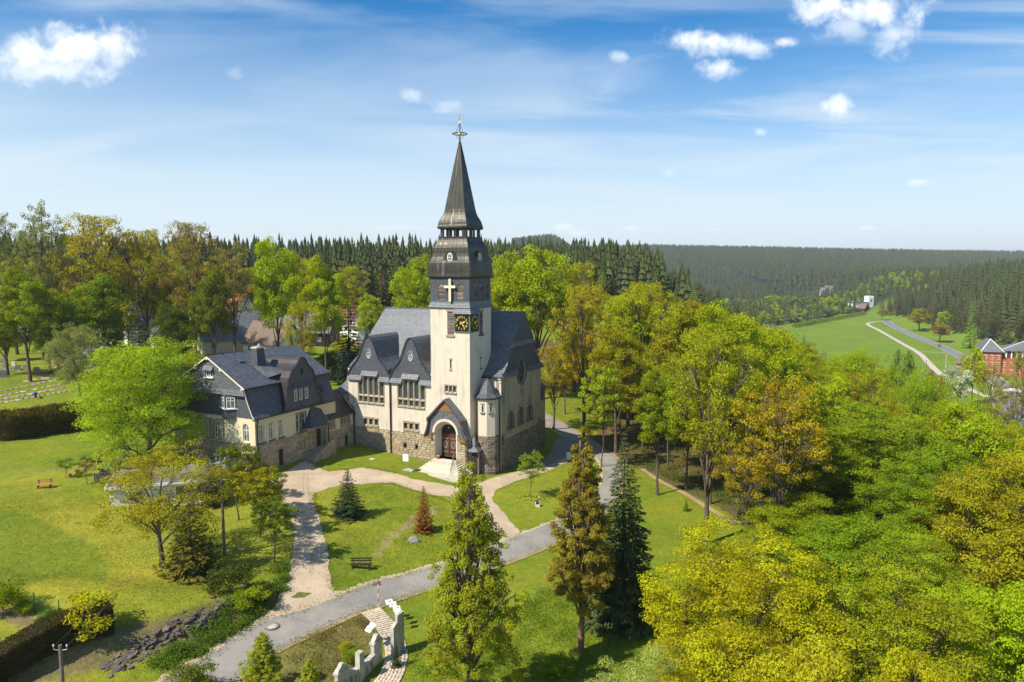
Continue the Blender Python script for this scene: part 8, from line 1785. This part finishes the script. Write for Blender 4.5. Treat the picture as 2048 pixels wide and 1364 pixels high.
# tufts, ferns and leaf litter on the bank, the bed and the rough grass
def tufts(name, spots, n, size, c, lab, rise=.25, spread=.5):
    global rng; S_ = np.array(spots); k = rng.integers(0, len(S_), n); p = S_[k, :2]+rng.normal(size=(n, 2))*spread; z = terrain(p[:, 0], p[:, 1])+rng.random(n)*rise*S_[k, 2]
    me = leafmesh(name, np.stack([p[:, 0], p[:, 1], z], 1), rng.normal(size=(n, 3))*.8+np.array([0, -.2, .5]), size*rng.uniform(.5, 1.3, n), np.clip(rng.normal(.5, .3, n), 0, 1), LEAF); o = link(name, me); o.color = c+(1,); return tag(o, lab, 'ground cover', kind='stuff')
def scat(poly_px, n):
    P = P2(*poly_px); xs = [p.x for p in P]; ys = [p.y for p in P]; out = []
    while len(out) < n:
        x, y = random.uniform(min(xs), max(xs)), random.uniform(min(ys), max(ys))
        if inpoly(np.array(x), np.array(y), P): out.append((x, y, random.uniform(.4, 1.4)))
    return out
tufts('ferns', scat([(300, 1330), (350, 1290), (440, 1235), (520, 1175), (570, 1120), (575, 1180), (500, 1250), (420, 1300), (330, 1345)], 110), 26000, .13, (.13, .21, .02), 'ferns and weeds covering the roadside bank', .55, .3)
tufts('bed_cover', scat([(600, 1278), (700, 1235), (748, 1228), (768, 1270), (735, 1320), (660, 1364), (560, 1364)], 150), 9000, .10, (.20, .17, .04), 'brown and green ground cover in the bed beside the cobbled path', .10, .35)
tufts('rough_grass', scat([(820, 1300), (1000, 1230), (1150, 1150), (1260, 1180), (1300, 1364), (820, 1364)], 260), 30000, .12, (.12, .22, .016), 'long grass on the slope below the road', .22, .6)
tufts('undergrowth', [(x, y, 1.5) for x, y, _ in scat([(1240, 905), (1300, 940), (1400, 990), (1500, 1050), (1600, 1100), (1650, 1000), (1450, 900), (1300, 860)], 150)], 12000, .22, (.10, .16, .016), 'scattered undergrowth on the forest floor', .6, .7)
tufts('dead_leaves', scat([(1100, 800), (1240, 880), (1300, 930), (1420, 1000), (1500, 1040), (1600, 1000), (1400, 860), (1200, 780)], 200), 14000, .16, (.26, .13, .05), 'brown fallen leaves under the trees', .05, 1.2)
tufts('grass_tufts', scat([(0, 1000), (200, 960), (420, 1100), (560, 1130), (400, 1250), (240, 1300), (200, 1200), (0, 1150)], 500), 24000, .09, (.22, .23, .02), 'mown yellowish grass of the garden', .08, .8)
tufts('lawn_tufts', scat([(625, 985), (736, 968), (860, 990), (1000, 1075), (840, 1140), (690, 1180), (655, 1100)], 400), 22000, .09, (.13, .22, .016), 'grass of the lawn before the church', .08, .6)

edge = [G(px, py) for px, py in [(545,1222),(568,1180),(580,1140),(590,1060),(575,1010),(548,985),(630,987),(624,1000),(640,1040),(655,1100),(660,1150),(668,1182),(736,968),(786,966),(817,977),(860,990),(935,1016),(680,941),(724,935),(762,941),(797,948),(989,982),(1043,959),(1087,946),(1016,1036),(1036,943),(700,970),(605,924),(657,944)]]
es = []
for a, b in zip(edge[:-1], edge[1:]):
    if (b-a).length < 9:
        for k in range(12): q = a.lerp(b, k/12); es.append((q.x, q.y, random.uniform(.3, 1)))
tufts('edge_grass', es, 9000, .10, (.19, .24, .02), 'ragged grass creeping over the edges of the gravel drive', .12, .28)
es = [(p.x, p.y, random.uniform(.3, 1.2)) for l in (roadL, roadR) for p in fine(l) if p.y > 30]
tufts('verge_grass', es, 14000, .11, (.20, .25, .02), 'rough grass along both edges of the road', .14, .35)
mid = [(q.x, q.y, .6) for q in fit(P2((600,1010),(612,1060),(625,1110),(622,1150)), 12)]
tufts('drive_weeds', mid, 1500, .09, (.17, .21, .02), 'weeds growing along the middle of the drive', .08, .16)
# ------------------------------------------------ the air over the valley
m = bpy.data.materials.new('haze'); m.use_nodes = True; m.node_tree.nodes.clear(); B = NB(m.node_tree)
pv = B.n('ShaderNodeVolumePrincipled', Color=(0.86, 0.92, 1.0, 1), Density=0.00012, Anisotropy=0.2); B.n('ShaderNodeOutputMaterial', Volume=pv.outputs[0])
mb = MB(); mb.box(-2600, 3600, -200, 5300, -27.5, 175); hz_ = mb.build('haze', m, None, off=(0, 0, 0)); tag(hz_, 'thin blue haze filling the valley air', 'haze', kind='stuff')
